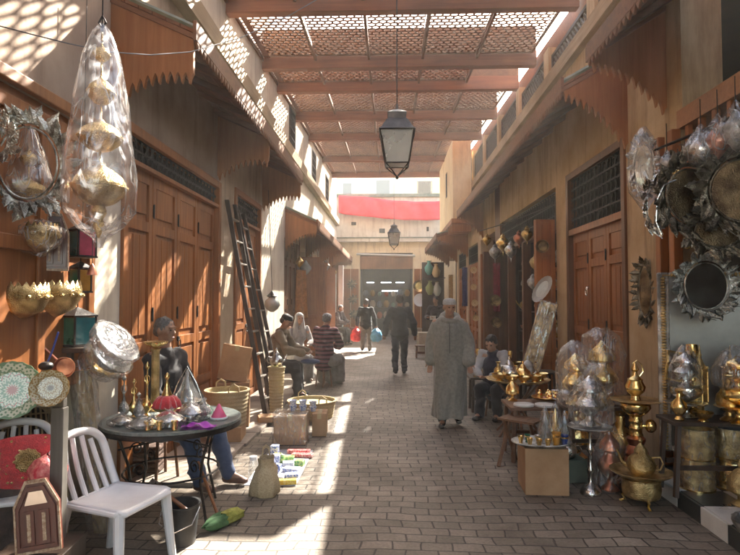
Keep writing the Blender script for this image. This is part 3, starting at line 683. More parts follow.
# ------------------------------------------------------------------ ware makers
def lathe_obj(name, prof, m, parent=None, loc=(0,0,0), n=24, flute=0, fn=8, rot=None, oval=1.0, ang=50):
    g = MB(); g.lathe(prof, n, flute, fn, oval); o = g.build(name, m, parent, loc, ang=ang)
    if rot: o.rotation_euler = rot
    return o
def leaf(g, c, d, up, L, W, curl=.3, th=.006):
    """one serrated metal leaf: base c, direction d, face normal up"""
    c, d, up = V(c), V(d).normalized(), V(up).normalized(); sd = d.cross(up).normalized()
    out = [(0,0),(.18,.42),(.30,.34),(.42,.5),(.55,.34),(.68,.36),(.8,.18),(1,0),(.8,-.18),(.68,-.36),(.55,-.34),(.42,-.5),(.30,-.34),(.18,-.42)]
    vs = []
    for t in (0, th):
        for (a, b) in out: vs.append(c+d*(a*L)+sd*(b*W)+up*(t+curl*L*(a*a*.5)-abs(b)*W*.35))
    n = len(out)
    vs += [c+d*(.5*L)+up*(curl*L*.12+.25*W*.5), c+d*(.5*L)+up*(curl*L*.12+th+.25*W*.5)]
    fs = [(i, (i+1) % n, n+(i+1) % n, n+i) for i in range(n)]+[((i+1) % n, i, 2*n) for i in range(n)]+[(n+i, n+(i+1) % n, 2*n+1) for i in range(n)]
    return g.add([tuple(v) for v in vs], fs)
def wreath(rx, rz, n, L, seed=0, up=(0,-1,0), jitter=.35, rows=2, W=.6):
    """oval leaf frame in the X-Z plane facing -Y"""
    rd = random.Random(seed); g = MB()
    g.tube([(rx*math.cos(t), 0, rz*math.sin(t)) for t in [k*2*PI/28 for k in range(28)]], L*.13, 6, True)
    g.tube([(rx*.86*math.cos(t), -.004, rz*.86*math.sin(t)) for t in [k*2*PI/28 for k in range(28)]], L*.06, 5, True)
    for r in range(rows):
        for k in range(n):
            t = 2*PI*(k+.5*r)/n+rd.uniform(-.08, .08); c = (rx*(1-.06*r)*math.cos(t), -.01*r, rz*(1-.06*r)*math.sin(t))
            a = t+rd.uniform(-.7, .7)*jitter*2+(.5 if r else 0)
            d = (math.cos(a), rd.uniform(-.5, .1), math.sin(a)); ll = L*rd.uniform(.7, 1.25)
            leaf(g, c, d, (rd.uniform(-.3,.3), -1, rd.uniform(-.3,.3)), ll, ll*W, rd.uniform(.1,.6))
    for k in range(n//2):
        t = rd.uniform(0, 2*PI); q = rd.uniform(.3, .6)
        pts = [((rx+L*(.2+.5*s_))*math.cos(t+s_*q), -.02-.02*math.sin(s_*PI), (rz+L*(.2+.5*s_))*math.sin(t+s_*q)) for s_ in [i/6 for i in range(7)]]
        g.tube(pts, [L*.05*(1-.6*i/6) for i in range(7)], 5)
    return g
def crumple(prof, seed, amp=.12, n=28, fn=5):
    """loose plastic bag around an upright thing"""
    g = MB(); rd = random.Random(seed); o = rd.uniform(0, 50); m = len(prof)
    rows = []
    for i in range(m-1):
        (r0, z0), (r1, z1) = prof[i], prof[i+1]
        st = max(2, int(abs(z1-z0)/.05)+1)
        for k in range(st): rows.append((r0+(r1-r0)*k/st, z0+(z1-z0)*k/st))
    rows.append(prof[-1]); vs = []; fs = []
    for i, (r, z) in enumerate(rows):
        for k in range(n):
            t = 2*PI*k/n; q = noise.noise((math.cos(t)*1.6+o, math.sin(t)*1.6, z*5))+.5*noise.noise((math.cos(t)*4+o, math.sin(t)*4, z*9))+.35*abs(math.sin(t*fn+z*3))
            rr = max(.003, r*(1+amp*q+amp*.5*abs(noise.noise((math.cos(t)*5+o, math.sin(t)*5, z*4))))); vs.append((rr*math.cos(t), rr*math.sin(t), z+amp*.1*noise.noise((t, z, o))))
    for i in range(len(rows)-1):
        for k in range(n): fs.append((i*n+k, i*n+(k+1) % n, (i+1)*n+(k+1) % n, (i+1)*n+k))
    return g.add(vs, fs)
def wrap(parent, prof, seed, m=None, loc=(0,0,0), amp=.14, n=28): return crumple(prof, seed, amp, n).build('plastic_wrap', m or WRAP, parent, loc, ang=180)
PLATES = {}
def ringmat(name, c1, c2, c3, R=.15, n=14):
    """glazed dish: a medallion, petals and a dotted rim painted round the middle"""
    m = bpy.data.materials.new(name); m.use_nodes = True; t = m.node_tree; N = t.nodes; L = t.links; b = N['Principled BSDF']
    b.inputs['Roughness'].default_value = .25; b.inputs['Coat Weight'].default_value = .4
    tc = N.new('ShaderNodeTexCoord'); sp = N.new('ShaderNodeSeparateXYZ'); L.new(tc.outputs['Object'], sp.inputs[0])
    def M(op, a, b_=None):
        q = N.new('ShaderNodeMath'); q.operation = op
        for i, v in enumerate((a, b_)):
            if v is None: continue
            if isinstance(v, (int, float)): q.inputs[i].default_value = v
            else: L.new(v, q.inputs[i])
        return q.outputs[0]
    r = M('DIVIDE', M('SQRT', M('ADD', M('MULTIPLY', sp.outputs[0], sp.outputs[0]), M('MULTIPLY', sp.outputs[1], sp.outputs[1]))), R)
    th = M('ARCTAN2', sp.outputs[1], sp.outputs[0]); sn = M('SINE', M('MULTIPLY', th, n)); sn2 = M('SINE', M('MULTIPLY', th, n*2.0))
    nz = N.new('ShaderNodeTexNoise'); nz.inputs['Scale'].default_value = 40; L.new(tc.outputs['Object'], nz.inputs['Vector'])
    f = M('ADD', M('ADD', r, M('MULTIPLY', sn, .045)), M('MULTIPLY', M('SUBTRACT', nz.outputs['Fac'], .5), .06))
    rp = N.new('ShaderNodeValToRGB'); rp.color_ramp.interpolation = 'CONSTANT'; e = rp.color_ramp.elements
    e[0].position = 0; e[0].color = rgb(c3); e[1].position = .17; e[1].color = rgb(c1)
    for p_, c in ((.24, c2), (.34, c1), (.52, c3), (.57, c1), (.66, c2), (.71, c1), (.94, c2)):
        k = e.new(p_); k.color = rgb(c)
    L.new(f, rp.inputs[0])
    dots = M('MULTIPLY', M('GREATER_THAN', M('MULTIPLY', sn2, M('SINE', M('MULTIPLY', r, 34.0))), .35), M('GREATER_THAN', r, .30))
    mx = N.new('ShaderNodeMixRGB'); L.new(dots, mx.inputs[0]); L.new(rp.outputs[0], mx.inputs[1]); mx.inputs[2].default_value = rgb(c2); L.new(mx.outputs[0], b.inputs['Base Color'])
    return m
RM_GREEN = ringmat('glaze_green', (.62,.66,.52), (.18,.30,.18), (.42,.14,.11)); RM_OCHRE = ringmat('glaze_ochre', (.60,.55,.38), (.35,.22,.08), (.16,.09,.04), .098, 12)
RM_CREAM = ringmat('glaze_cream', (.70,.60,.40), (.55,.38,.18), (.35,.22,.1), .1, 10)
def plate(label, loc, r, m, rot=(PI/2,0,0), rimm=None, group=None, cat='plate'):
    t = thing('plate', label, cat, loc, rot=rot, group=group)
    lathe_obj('dish', [(0,.0),(r*.35,.0),(r*.62,.012),(r*.66,.02),(r*.66,.012),(r*.35,-.008),(0,-.008)], m, t, n=32)
    lathe_obj('rim', [(r*.655,.012),(r*.66,.021),(r*.95,.045),(r,.05),(r,.04),(r*.66,.006)], rimm or m, t, n=40, flute=.015, fn=20)
    return t
def ball_lamp(parent, balls, m, rod=.006):
    """balls = (z, r, squash) on a rod"""
    zs = [b[0] for b in balls]; g = MB(); g.cyl((0,0,min(zs)), (0,0,max(zs)+.12), rod, n=8); g.build('rod', m, parent)
    for (z, r, q) in balls:
        pr = [(.004, -r*q), (r*.25, -r*q), (r*.55, -r*q*.85), (r*.85, -r*q*.5), (r, -r*q*.08), (r*1.06, -r*q*.06), (r*1.06, r*q*.06), (r, r*q*.08), (r*.85, r*q*.5), (r*.5, r*q*.86), (r*.25, r*q), (r*.12, r*q*1.25), (.004, r*q*1.3)]
        lathe_obj('globe', pr, m, parent, (0,0,z), 24, .02, 12)
def candle_profile(h, r):
    return [(r,0),(r,.012),(r*.8,.03),(r*.45,.05),(r*.18,h*.14),(r*.16,h*.25),(r*.34,h*.29),(r*.38,h*.33),(r*.16,h*.38),(r*.13,h*.55),(r*.3,h*.59),(r*.32,h*.62),(r*.13,h*.67),(r*.12,h*.85),(r*.35,h*.9),(r*.4,h)]
def teapot(name, label, cat, loc, s_, m, rz=0, group=None, parent_scale=1):
    t = thing(name, label, cat, loc, rz, group)
    lathe_obj('body', [(.045*s_,0),(.06*s_,.005*s_),(.085*s_,.04*s_),(.095*s_,.075*s_),(.08*s_,.12*s_),(.045*s_,.15*s_),(.04*s_,.165*s_)], m, t, flute=.03, fn=10)
    lathe_obj('lid', [(.045*s_,.165*s_),(.04*s_,.185*s_),(.018*s_,.21*s_),(.008*s_,.225*s_),(.016*s_,.24*s_),(.004*s_,.26*s_)], m, t)
    g = MB(); g.tube([(.085*s_,0,.06*s_),(.12*s_,0,.08*s_),(.135*s_,0,.12*s_),(.155*s_,0,.165*s_)], [.016*s_,.012*s_,.008*s_,.007*s_], 8); g.build('spout', m, t)
    g = MB(); g.tube([(-.07*s_,0,.13*s_),(-.12*s_,0,.14*s_),(-.14*s_,0,.10*s_),(-.12*s_,0,.055*s_),(-.085*s_,0,.05*s_)], .006*s_, 6); g.build('handle', m, t)
    return t
def lantern_box(name, label, loc, w_, h, cols, rz=0, group=None, cat='lantern', hang=None):
    t = thing(name, label, cat, loc, rz, group); f = MB(); q = w_/2
    for sx in (-1, 1):
        for sy in (-1, 1): f.box((sx*q, sy*q, h*.5), (.012, .012, h))
    for z in (0, h): f.box((0,0,z), (w_+.02, w_+.02, .012))
    f.tube([(0,0,h+.0),(0,0,h*1.45)], .004, 5); f.build('frame', IRON, t, smooth=False)
    r = MB(); r.add([(-q-.01,-q-.01,h+.006),(q+.01,-q-.01,h+.006),(q+.01,q+.01,h+.006),(-q-.01,q+.01,h+.006),(0,0,h*1.32)], [(0,3,2,1),(0,1,4),(1,2,4),(2,3,4),(3,0,4)]); r.build('roof', IRON, t, smooth=False)
    for k, c in enumerate(cols):
        g = MB(); a = PI/2*k; g.M = Matrix.Rotation(a, 4, 'Z'); g.bb(-q+.008, q-.008, -q-.003, -q+.003, .01, h-.01); g.build('glass_pane', c, t, smooth=False)
    if hang:
        g = MB(); g.tube([(0,0,h*1.44),(0,0,hang)], .003, 5); g.build('hook_wire', IRON, t)
    return t
def cglass(name, c):
    m = mat(name, c, .12, 0, tuple(x*.6 for x in c), 8, .1, 20); m.node_tree.nodes['Principled BSDF'].inputs['Transmission Weight'].default_value = .35; return m
G_TEAL = cglass('glass_teal', (.02,.22,.24)); G_PINK = cglass('glass_pink', (.75,.12,.2)); G_AMB = cglass('glass_amber', (.75,.35,.05)); G_GREEN = cglass('glass_green', (.05,.22,.12)); G_BLUE = cglass('glass_blue', (.03,.08,.35))
def basket(name, label, loc, r, h, m=None, group=None, handles=True, flare=1.15, fill=True):
    t = thing(name, label, 'basket', loc, random.uniform(0, 1), group)
    g = MB(); rows = int(h/.022); pr = []
    for i in range(rows+1):
        q = i/rows; rr = r*(1/flare+(1-1/flare)*q); pr.append((rr+(.004 if i % 2 else -.004), h*q))
    pr += [(r+.012, h+.005), (r+.012, h+.02), (r-.012, h+.02), (r-.02, h*.9), (r*.8, h*.3)]
    g.lathe(pr, 36, .006, 18); g.build('weave', m or WICKER, t)
    if handles:
        for sg in (-1, 1):
            k = MB(); k.tube([(-.06, sg*r, h), (-.055, sg*r, h+.07), (0, sg*r*.98, h+.11), (.055, sg*r, h+.07), (.06, sg*r, h)], .009, 6); k.build('handle', m or WICKER, t)
    if fill:
        f = MB(); f.lathe([(r*.93, h*.88), (r*.6, h*.93), (0.001, h*.95)], 24); f.build('contents', RAFFIA, t)
    return t
def carton(label, loc, dim, rz=0, group=None, tape=True, name='cardboard_box', m=None, rot=None):
    t = thing(name, label, 'box', loc, rz, group, rot); g = MB(); x, y, z = dim
    g.bb(-x/2, x/2, -y/2, y/2, 0, z); g.build('box_body', m or CARD, t, smooth=False, bevel=.004)
    if tape:
        g = MB(); g.bb(-.025, .025, -y/2-.0015, y/2+.0015, z-.06, z+.0015); g.build('tape', TAPE, t, smooth=False)
        g = MB(); g.bb(-x/2+.003, x/2-.003, -y/2-.002, -y/2-.0005, z*.0, z*.02); g.bb(-x/2, x/2, -.004, -.001, z, z+.0012); g.build('flap_seam', VOID, t, smooth=False)
    return t
# ================================================================== LEFT SIDE WARES
# wrapped hanging lamp of stacked brass globes
lx, ly = -1.56, 2.95
t = thing('hanging_lamp', 'tall brass lamp of stacked globes in a clear plastic bag, hung high at left', 'lamp', (lx, ly, 2.02))
ball_lamp(t, [(.10+.0, .035, 1.3), (.23, .135, .78), (.50, .11, .70), (.745, .07, .95), (.955, .043, .95)], BRASSE)
lathe_obj('finial', [(.002,-.05),(.012,-.03),(.03,.02),(.02,.05),(.04,.09)], BRASSE, t)
wrap(t, [(.02,-.10),(.03,-.05),(.10,.0),(.175,.10),(.185,.2),(.17,.42),(.13,.7),(.09,.95),(.045,1.08),(.015,1.12)], 3, WRAP, amp=.10, n=40)
g = MB(); g.tube([(0,0,1.07),(0,0,1.3),(-.02,-.05,1.6),(-.04,-.10,1.82)], .004, 6); g.tube([(0,0,1.1),(.02,0,1.13),(0,0,1.17),(-.02,0,1.13)], .006, 6, True); g.build('hanger', IRON, t)
# leafy wreath mirror and the lamp behind it
o = thing('wreath_mirror', 'oval silver leaf wreath frame hung at the far left edge', 'mirror frame', P(28, 163, 3.3))
wreath(.185, .255, 22, .105, 5).build('frame', PEWTER, o, smooth=False)
o.rotation_euler = (0, 0, .35)
t = thing('hanging_lamp', 'brass bowl lamp in cloudy plastic seen through the leaf wreath', 'lamp', P(28, 200, 3.42))
ball_lamp(t, [(.06, .11, .55), (.26, .05, .9)], BRASSE)
wrap(t, [(.05,-.04),(.13,.03),(.14,.1),(.10,.25),(.05,.42),(.02,.46)], 8, WRAP)
g = MB(); g.tube([(0,0,.45),(-.3,.05,.62)], .004, 5); g.build('hanger', IRON, t)
o = thing('wreath_mirror', 'small silver leaf spray cut by the left edge beside the wreath', 'mirror frame', P(-2, 140, 3.15))
wreath(.07, .10, 12, .09, 6).build('frame', PEWTER, o, smooth=False)
# crown shaped wall sconces
def crown(label, px, py, Y, s_, m, wrapd=False):
    p = P(px, py, Y); p.x = -2.285
    t = thing('wall_sconce', label, 'sconce', p, PI/2, 'crown shaped brass wall sconces')
    g = MB(); n = 22; vs = []; R_ = .13*s_
    for j, (rr, z) in enumerate([(.05, -.10), (.75, -.055), (1.0, .01), (1.02, .05), (.96, .075)]):
        for k in range(n+1):
            a = PI*k/n; sp = (.028 if k % 2 else 0)*(1 if j == 4 else 0)
            vs.append((R_*rr*math.cos(a), -R_*rr*math.sin(a), (z+sp)*s_))
    fs = [(j*(n+1)+k, j*(n+1)+k+1, (j+1)*(n+1)+k+1, (j+1)*(n+1)+k) for j in range(4) for k in range(n)]
    g.add(vs, fs); o = g.build('bowl', m, t); md = o.modifiers.new('t', 'SOLIDIFY'); md.thickness = .004
    g = MB()
    for k in range(1, 8): a = PI*k/8; g = MB(); g.ell((R_*1.03*math.cos(a), -R_*1.03*math.sin(a), .02*s_), (.016, .016, .016)); g.build('boss', m, t)
    if wrapd: wrap(t, [(.03,-.12),(R_*1.05,-.02),(R_*1.1,.06),(.04,.12)], 9, WRAP, loc=(0,-.02,0))
    return t
crown('leftmost brass crown sconce on the orange shutter, below the leaf wreath', 8, 301, 3.42, 1.15, BRASSE)
crown('spiked brass crown sconce just right of another on the orange shutter', 46, 299, 3.76, 1.25, BRASSE)
crown('brass crown sconce wrapped in plastic beside the arched wooden mirror', 28, 238, 3.55, .95, BRASSE, True)
# small arched wooden mirror with doors
BONE = mat('bone_inlay', (.55,.42,.28), .45, 0, (.25,.12,.06), 60, .2, 80); W_RED = wood('wood_red', (.10,.03,.02), (.18,.05,.03), .35, 'Z', coat=.4)
def arch_mirror(label, loc, w_, h, rz, rot=None):
    t = thing('arched_mirror', label, 'mirror', loc, rz, None, rot)
    a, b = w_/2, h; out = [(-a, 0), (a, 0), (a, b*.66), (a*.45, b), (-a*.45, b), (-a, b*.66)]
    g = MB(); g.prism(out, -.02, .0); g.build('back_board', W_RED, t, smooth=False)
    for sc_, d, m in ((1.0, .006, BONE), (.84, .012, W_RED)):
        g = MB(); c = (0, b*.42); n = len(out)
        o1 = [(p[0]*sc_, c[1]+(p[1]-c[1])*sc_) for p in out]; o2 = [(p[0]*(sc_-.09), c[1]+(p[1]-c[1])*(sc_-.09)) for p in out]
        for i in range(n):
            j = (i+1) % n; g.add([(o1[i][0],-.02-d,o1[i][1]),(o1[j][0],-.02-d,o1[j][1]),(o2[j][0],-.02-d,o2[j][1]),(o2[i][0],-.02-d,o2[i][1]),(o1[i][0],-.02,o1[i][1]),(o1[j][0],-.02,o1[j][1]),(o2[j][0],-.02,o2[j][1]),(o2[i][0],-.02,o2[i][1])],
                [(0,1,2,3),(0,4,5,1),(2,6,7,3)])
        g.build('frame_band', m, t, smooth=False)
    for k, sx in enumerate((-1, 1)):
        g = MB(); g.bb(sx*a*.33-a*.22, sx*a*.33+a*.22, -.030, -.022, b*.12, b*.58); lf = g.build('door_leaf', W_RED, t, smooth=False)
        g = MB(); g.bb(sx*a*.33-a*.08, sx*a*.33+a*.08, -.034, -.0305, b*.16, b*.54); g.build('inlay', BONE, lf, smooth=False)
    g = MB(); g.prism([(-a*.5, b*.66), (a*.5, b*.66), (a*.3, b*.84), (-a*.3, b*.84)], -.026, -.021); g.build('glass', MIRROR, t, smooth=False)
    return t
p = P(55, 271, 3.72); arch_mirror('small arched wooden mirror with tiny doors hung on the orange shutter', (p.x-.0, p.y, p.z), .17, .39, .35)
# coloured lanterns
p = P(82, 257, 3.95)
lantern_box('lantern', 'small lantern of teal and pink glass hanging beneath the wrapped lamp', p, .13, .19, (G_TEAL, G_PINK, G_BLUE, G_TEAL), -.55, 'coloured glass lanterns at left', hang=1.9)
p = P(80, 292, 3.97)
lantern_box('lantern', 'narrow dark lantern with amber and green glass below the teal and pink one', p, .10, .17, (G_GREEN, G_AMB, G_GREEN, G_AMB), -.4, 'coloured glass lanterns at left')
p = P(77, 345, 4.0)
lantern_box('lantern', 'dark green glass lantern standing on the ledge above the copper pan', p, .17, .21, (G_GREEN, G_TEAL, G_GREEN, G_TEAL), -.4, 'coloured glass lanterns at left')
p = P(92, 275, 3.9); t = thing('bell', 'little copper bell hanging beside the coloured lanterns', 'bell', p)
lathe_obj('bell_body', [(.035,0),(.03,.02),(.022,.05),(.012,.07),(.004,.08)], COPPER, t); g = MB(); g.tube([(0,0,.08),(0,0,.4)], .003, 5); g.build('cord', IRON, t)
# bracket shelf that the lantern stands on
p = P(78, 346, 4.0); g = MB(); g.bb(-2.28, p.x+.14, 3.84, 4.22, p.z-.035, p.z-.002); g.bb(-2.28, -2.24, 3.9, 3.93, p.z-.2, p.z-.036)
tag(g.build('wall_shelf', W_DARK, None, smooth=False, bevel=.004), 'dark wooden shelf under the green glass lantern', 'shelf')
# copper pan, ladles
p = P(65, 367, 3.75); t = thing('frying_pan', 'copper pan with long copper handle hung by the display stand', 'pan', (p.x, p.y, p.z), .3)
g = MB(); g.M = Matrix.Rotation(PI/2, 4, 'X'); g.lathe([(.001,-.02),(.05,-.02),(.065,0),(.07,.03),(.066,.03),(.055,-.01),(.001,-.012)], 24); g.build('pan_body', COPPER, t)
g = MB(); g.tube([(-.05,.0,.05),(-.12,.01,.12),(-.19,.02,.19)], .008, 6); g.build('handle', COPPER, t)
for i, (px, py, dx, lab, m) in enumerate(((7, 360, -.02, 'steel ladle with blue handle leaning at the left edge of the shutter', SILVER), (46, 366, .03, 'dark iron ladle lying behind the two painted plates', IRON))):
    p = P(px, py, 3.5+.1*i); t = thing('ladle', lab, 'ladle', p, .2)
    g = MB(); g.ell((0,0,0), (.045,.045,.03)); g.build('bowl', m, t)
    g = MB(); g.tube([(0,0,0),(dx,.02,.10),(dx*2,.03,.22)], .007, 6); g.build('handle', mat('blue_handle', (.05,.07,.25), .3), t)
# display stand with two painted plates
GREYW = wood('wood_grey', (.10,.09,.075), (.19,.17,.145), .8, 'Z'); p0 = P(60, 405, 3.1)
t = thing('display_stand', 'grey wooden post stand with a shelf rail holding painted plates', 'stand', (p0.x, 3.1, 0))
for (x, y) in ((0, 0), (-.62, .0)):
    g = MB(); g.box((x, y, .52), (.07, .06, 1.04)); g.build('post', GREYW, t, smooth=False, bevel=.006)
g = MB(); g.bb(-.64, .03, -.02, .02, 1.04, 1.09); g.build('rail', GREYW, t, smooth=False, bevel=.004)
pz = 1.07
plate('large green and white painted plate leaning at the left edge', P(13, 390, 3.0), .153, RM_GREEN, (PI/2-.15, 0, .35), RM_GREEN, 'painted plates on the stand')
plate('smaller ochre painted plate leaning right of the green one', P(51, 388, 3.02), .098, RM_OCHRE, (PI/2-.15, 0, .35), RM_OCHRE, 'painted plates on the stand')
# shiny dish stack wrapped in plastic on a pale carved post
p = P(100, 545, 3.85); base = V((p.x, 3.95, 0)); CREAMP = mat('cream_carved', (.55,.47,.30), .6, 0, (.40,.30,.16), 14, .8, 30)
t = thing('carved_post', 'leaning cream carved post wrapped in plastic beside the white chair', 'post', P(97, 500, 3.95), rot=(0, -.14, 0))
g = MB(); g.bb(-.035, .05, -.03, .03, -.28, .92)
for k in range(7): g.box((.01, -.033, -.15+k*.16), (.06, .015, .09))
g.build('post_body', CREAMP, t, smooth=False, bevel=.006)
wrap(t, [(.07,-.26),(.085,.0),(.08,.4),(.085,.8),(.05,1.0)], 12, WRAPT, amp=.1)
def bowlt(label, c, r, tilt, m, seed):
    t = thing('dish', label, 'dish', c, rot=tilt, group='wrapped shiny dishes on the carved post')
    lathe_obj('dish_body', [(.001,-.05),(r*.4,-.045),(r*.8,-.01),(r,.04),(r*1.06,.045),(r*1.05,.05),(r*.96,.046),(r*.75,.0),(r*.4,-.035),(.001,-.04)], m, t, n=32, flute=.02, fn=16)
    wrap(t, [(r*.3,-.07),(r*1.05,-.02),(r*1.12,.05),(r*.7,.075),(.02,.085)], seed, WRAPT, amp=.04); return t
WHITEG = mat('dish_white', (.72,.70,.66), .25, 0, (.55,.52,.46), 10); NQ = V((.74, -.12, .62)).to_track_quat('Z', 'Y').to_euler()
bowlt('pale wrapped round dish, foremost of three on the carved post', P(113, 345, 3.85), .165, NQ, WHITEG, 31)
bowlt('gold wrapped round dish, rearmost of three on the carved post', P(99, 364, 3.92), .14, NQ, GOLD, 32)
bowlt('wrapped shiny dish squeezed between the pale and the gold ones', P(107, 358, 3.88), .155, NQ, SILVERE, 33)
# plastic chairs
def plastic_chair(label, loc, rz, grp='white plastic chairs'):
    """faces +X at rz 0"""
    t = thing('plastic_chair', label, 'chair', loc, rz, grp)
    g = MB()
    def seat(u, v):
        x = -.20+.42*u; y = (v-.5)*(.44-.05*(1-u)); z = .435-.02*math.sin(u*PI)*math.sin(v*PI)-.012*(u > .95)
        return (x, y, z+ .015*(abs(v-.5)*2)**4)
    g.grid(seat, 12, 12); o = g.build('seat', WHITEP, t); md = o.modifiers.new('t', 'SOLIDIFY'); md.thickness = .012
    g = MB(); g.tube([(-.2,-.2,.425),(.19,-.225,.425),(.225,-.19,.42),(.225,.19,.42),(.19,.225,.425),(-.2,.2,.425)], .017, 8, True); g.build('seat_rim', WHITEP, t)
    for sx in (-1, 1):
        for sy in (-1, 1):
            g = MB(); x0, x1 = (.19, .225) if sx > 0 else (-.19, -.27); y0, y1 = sy*.20, sy*.235
            g.tube([(x0,y0,.42),((x0+x1)/2,(y0+y1)/2,.2),(x1,y1,0.0)], [.033,.028,.024], 8)
            g.build('leg', WHITEP, t, smooth=True)
            
    bk = MB()                                              # arched back: outer loop and vertical ribs
    def bp(y, z): q = (z-.43)/.42; return (-.20-.14*q-.02*math.sin(q*3), y*(1), z)
    loop = [bp(-.205,.42), bp(-.205,.55), bp(-.20,.68), bp(-.175,.74), bp(-.11,.785), bp(0,.80), bp(.11,.785), bp(.175,.74), bp(.20,.68), bp(.205,.55), bp(.205,.42)]
    bk.tube(spl(loop, 4), .026, 10); bf = bk.build('back_frame', WHITEP, t)
    for k, y in enumerate((-.125, -.045, .045, .125)):
        r = MB(); r.tube(spl([bp(y,.42), bp(y*.95,.6), bp(y*.8,.79-.40*abs(y))], 4), .016, 8); r.build('back_slat', WHITEP, bf)
    return t
plastic_chair('white plastic garden chair beside the iron table, nearest the camera', (-1.66, 3.42, 0), -.28)
plastic_chair('white plastic chair mostly hidden behind the red cushion', (-2.42, 3.5, 0), -1.2)
# wicker chair in the dark opening
t = thing('wicker_chair', 'woven wicker chair standing in the dark opening under the plates', 'chair', (-2.55, 3.95, 0), -.9)
g = MB()
for k in range(12): y = -.2+.4*k/11; g.tube([(-.2,y,.42),(-.24,y,.65),(-.26,y*.85,.86-.6*abs(y)**2*3)], .008, 5)
for z in (.5, .6, .7, .78): g.tube([(-.2-.07*(z-.42),-.2,z),(-.21-.07*(z-.42),0,z),(-.2-.07*(z-.42),.2,z)], .007, 5)
g.tube([(-.2,-.22,.42),(-.25,-.21,.7),(-.27,0,.92),(-.25,.21,.7),(-.2,.22,.42)], .018, 7); g.build('backrest', WICKER, t)
g = MB(); g.bb(-.22, .22, -.22, .22, .38, .42); g.build('seat', WICKER, t, bevel=.01)
for sx in (-1, 1):
    for sy in (-1, 1): g = MB(); g.cyl((sx*.2, sy*.2, 0), (sx*.2, sy*.2, .39), .016); g.build('leg', WICKER, t)
# red sequinned cushion
def sequin():
    m = mat('red_sequin_cloth', (.42,.012,.02), .35, 0, (.65,.04,.05), 40, .8, 140); b = m.node_tree.nodes['Principled BSDF']; b.inputs['Sheen Weight'].default_value = .4; return m
SEQ = sequin()
t = thing('cushion', 'red sequinned cushion with a round gold motif heaped on the hidden chair', 'cushion', P(30, 482, 3.3), .35)
g = MB()
def cush(u, v):
    a = (u-.5)*2; b = (v-.5)*2; h = (1-abs(a)**2.4)*(1-abs(b)**2.4); x = a*.18*(1-.12*b*b); z = .12+b*.16*(1-.12*a*a)
    return x, h, z
g.grid(lambda u, v: (cush(u,v)[0], -.05*cush(u,v)[1]-.01*noise.noise((u*6,v*6,0)), cush(u,v)[2]), 20, 20); g.grid(lambda u, v: (cush(u,v)[0], .05*cush(u,v)[1], cush(u,v)[2]), 20, 20)
g.build('cover', SEQ, t, ang=180)
g = MB(); g.M = Matrix.Translation((0,-.052,.14)) @ Matrix.Rotation(PI/2, 4, 'X'); g.lathe([(.001,0),(.07,0),(.07,.003),(.05,.006),(.045,.003),(.001,.003)], 24, .05, 12); g.build('motif', BRASSE, t)
g = MB(); rd = random.Random(4)
for k in range(40):
    x = rd.uniform(-.17,.17); z = rd.uniform(-.02,.27); g.ell((x,-.05*(1-(x/.18)**2)*(1-((z-.12)/.16)**2)-.002,z), (.008,.003,.008), 6, 4)
g.build('sequins', BRASSE, t)
t = thing('cloth_bundle', 'crumpled red and pink patterned cloth spilling from the cushion', 'cloth', P(48, 470, 3.25))
crumple([(.02,-.10),(.08,-.06),(.09,0),(.06,.06),(.01,.09)], 40, .35).build('cloth', mat('pink_red_cloth', (.6,.03,.06), .6, 0, (.8,.3,.25), 25, .5, 60), t, ang=180)
t = thing('cloth_bundle', 'patterned grey and white cloth hanging beside the arched mirror', 'cloth', P(52, 490, 3.3))
crumple([(.01,-.12),(.04,-.08),(.05,0),(.04,.08),(.01,.11)], 41, .3).build('cloth', mat('grey_print_cloth', (.5,.5,.48), .7, 0, (.12,.12,.13), 40, .3, 60), t, ang=180)
t = thing('cloth_bundle', 'pale bluish plastic bag slumped at the left edge by the cushion', 'bag', P(8, 462, 3.4))
crumple([(.02,-.14),(.06,-.1),(.08,0),(.05,.1),(.01,.14)], 42, .3).build('bag', WRAP, t, ang=180)
# arched mirror leaning in the foreground, on a low crate
p = P(43, 552, 2.95)
carton('dark low crate on the ground under the leaning arched mirror', (p.x-.06, 3.02, 0), (.36, .3, p.z+.005), .1, name='crate', m=W_DARK, tape=False)
arch_mirror('large arched wooden mirror with inlaid doors leaning in the near left corner', (p.x, 2.93, p.z+.012), .225, .37, .15, (-.12, -.12, .2))
t = thing('cloth_bundle', 'dark brown woven sack slumped behind the leaning arched mirror', 'sack', (-2.5, 3.55, 0))
crumple([(.14,0),(.20,.1),(.19,.35),(.14,.52),(.05,.6)], 43, .2).build('sack', mat('sack_brown', (.05,.035,.03), .9, 0, (.09,.06,.05), 20, .5, 60), t, ang=180)

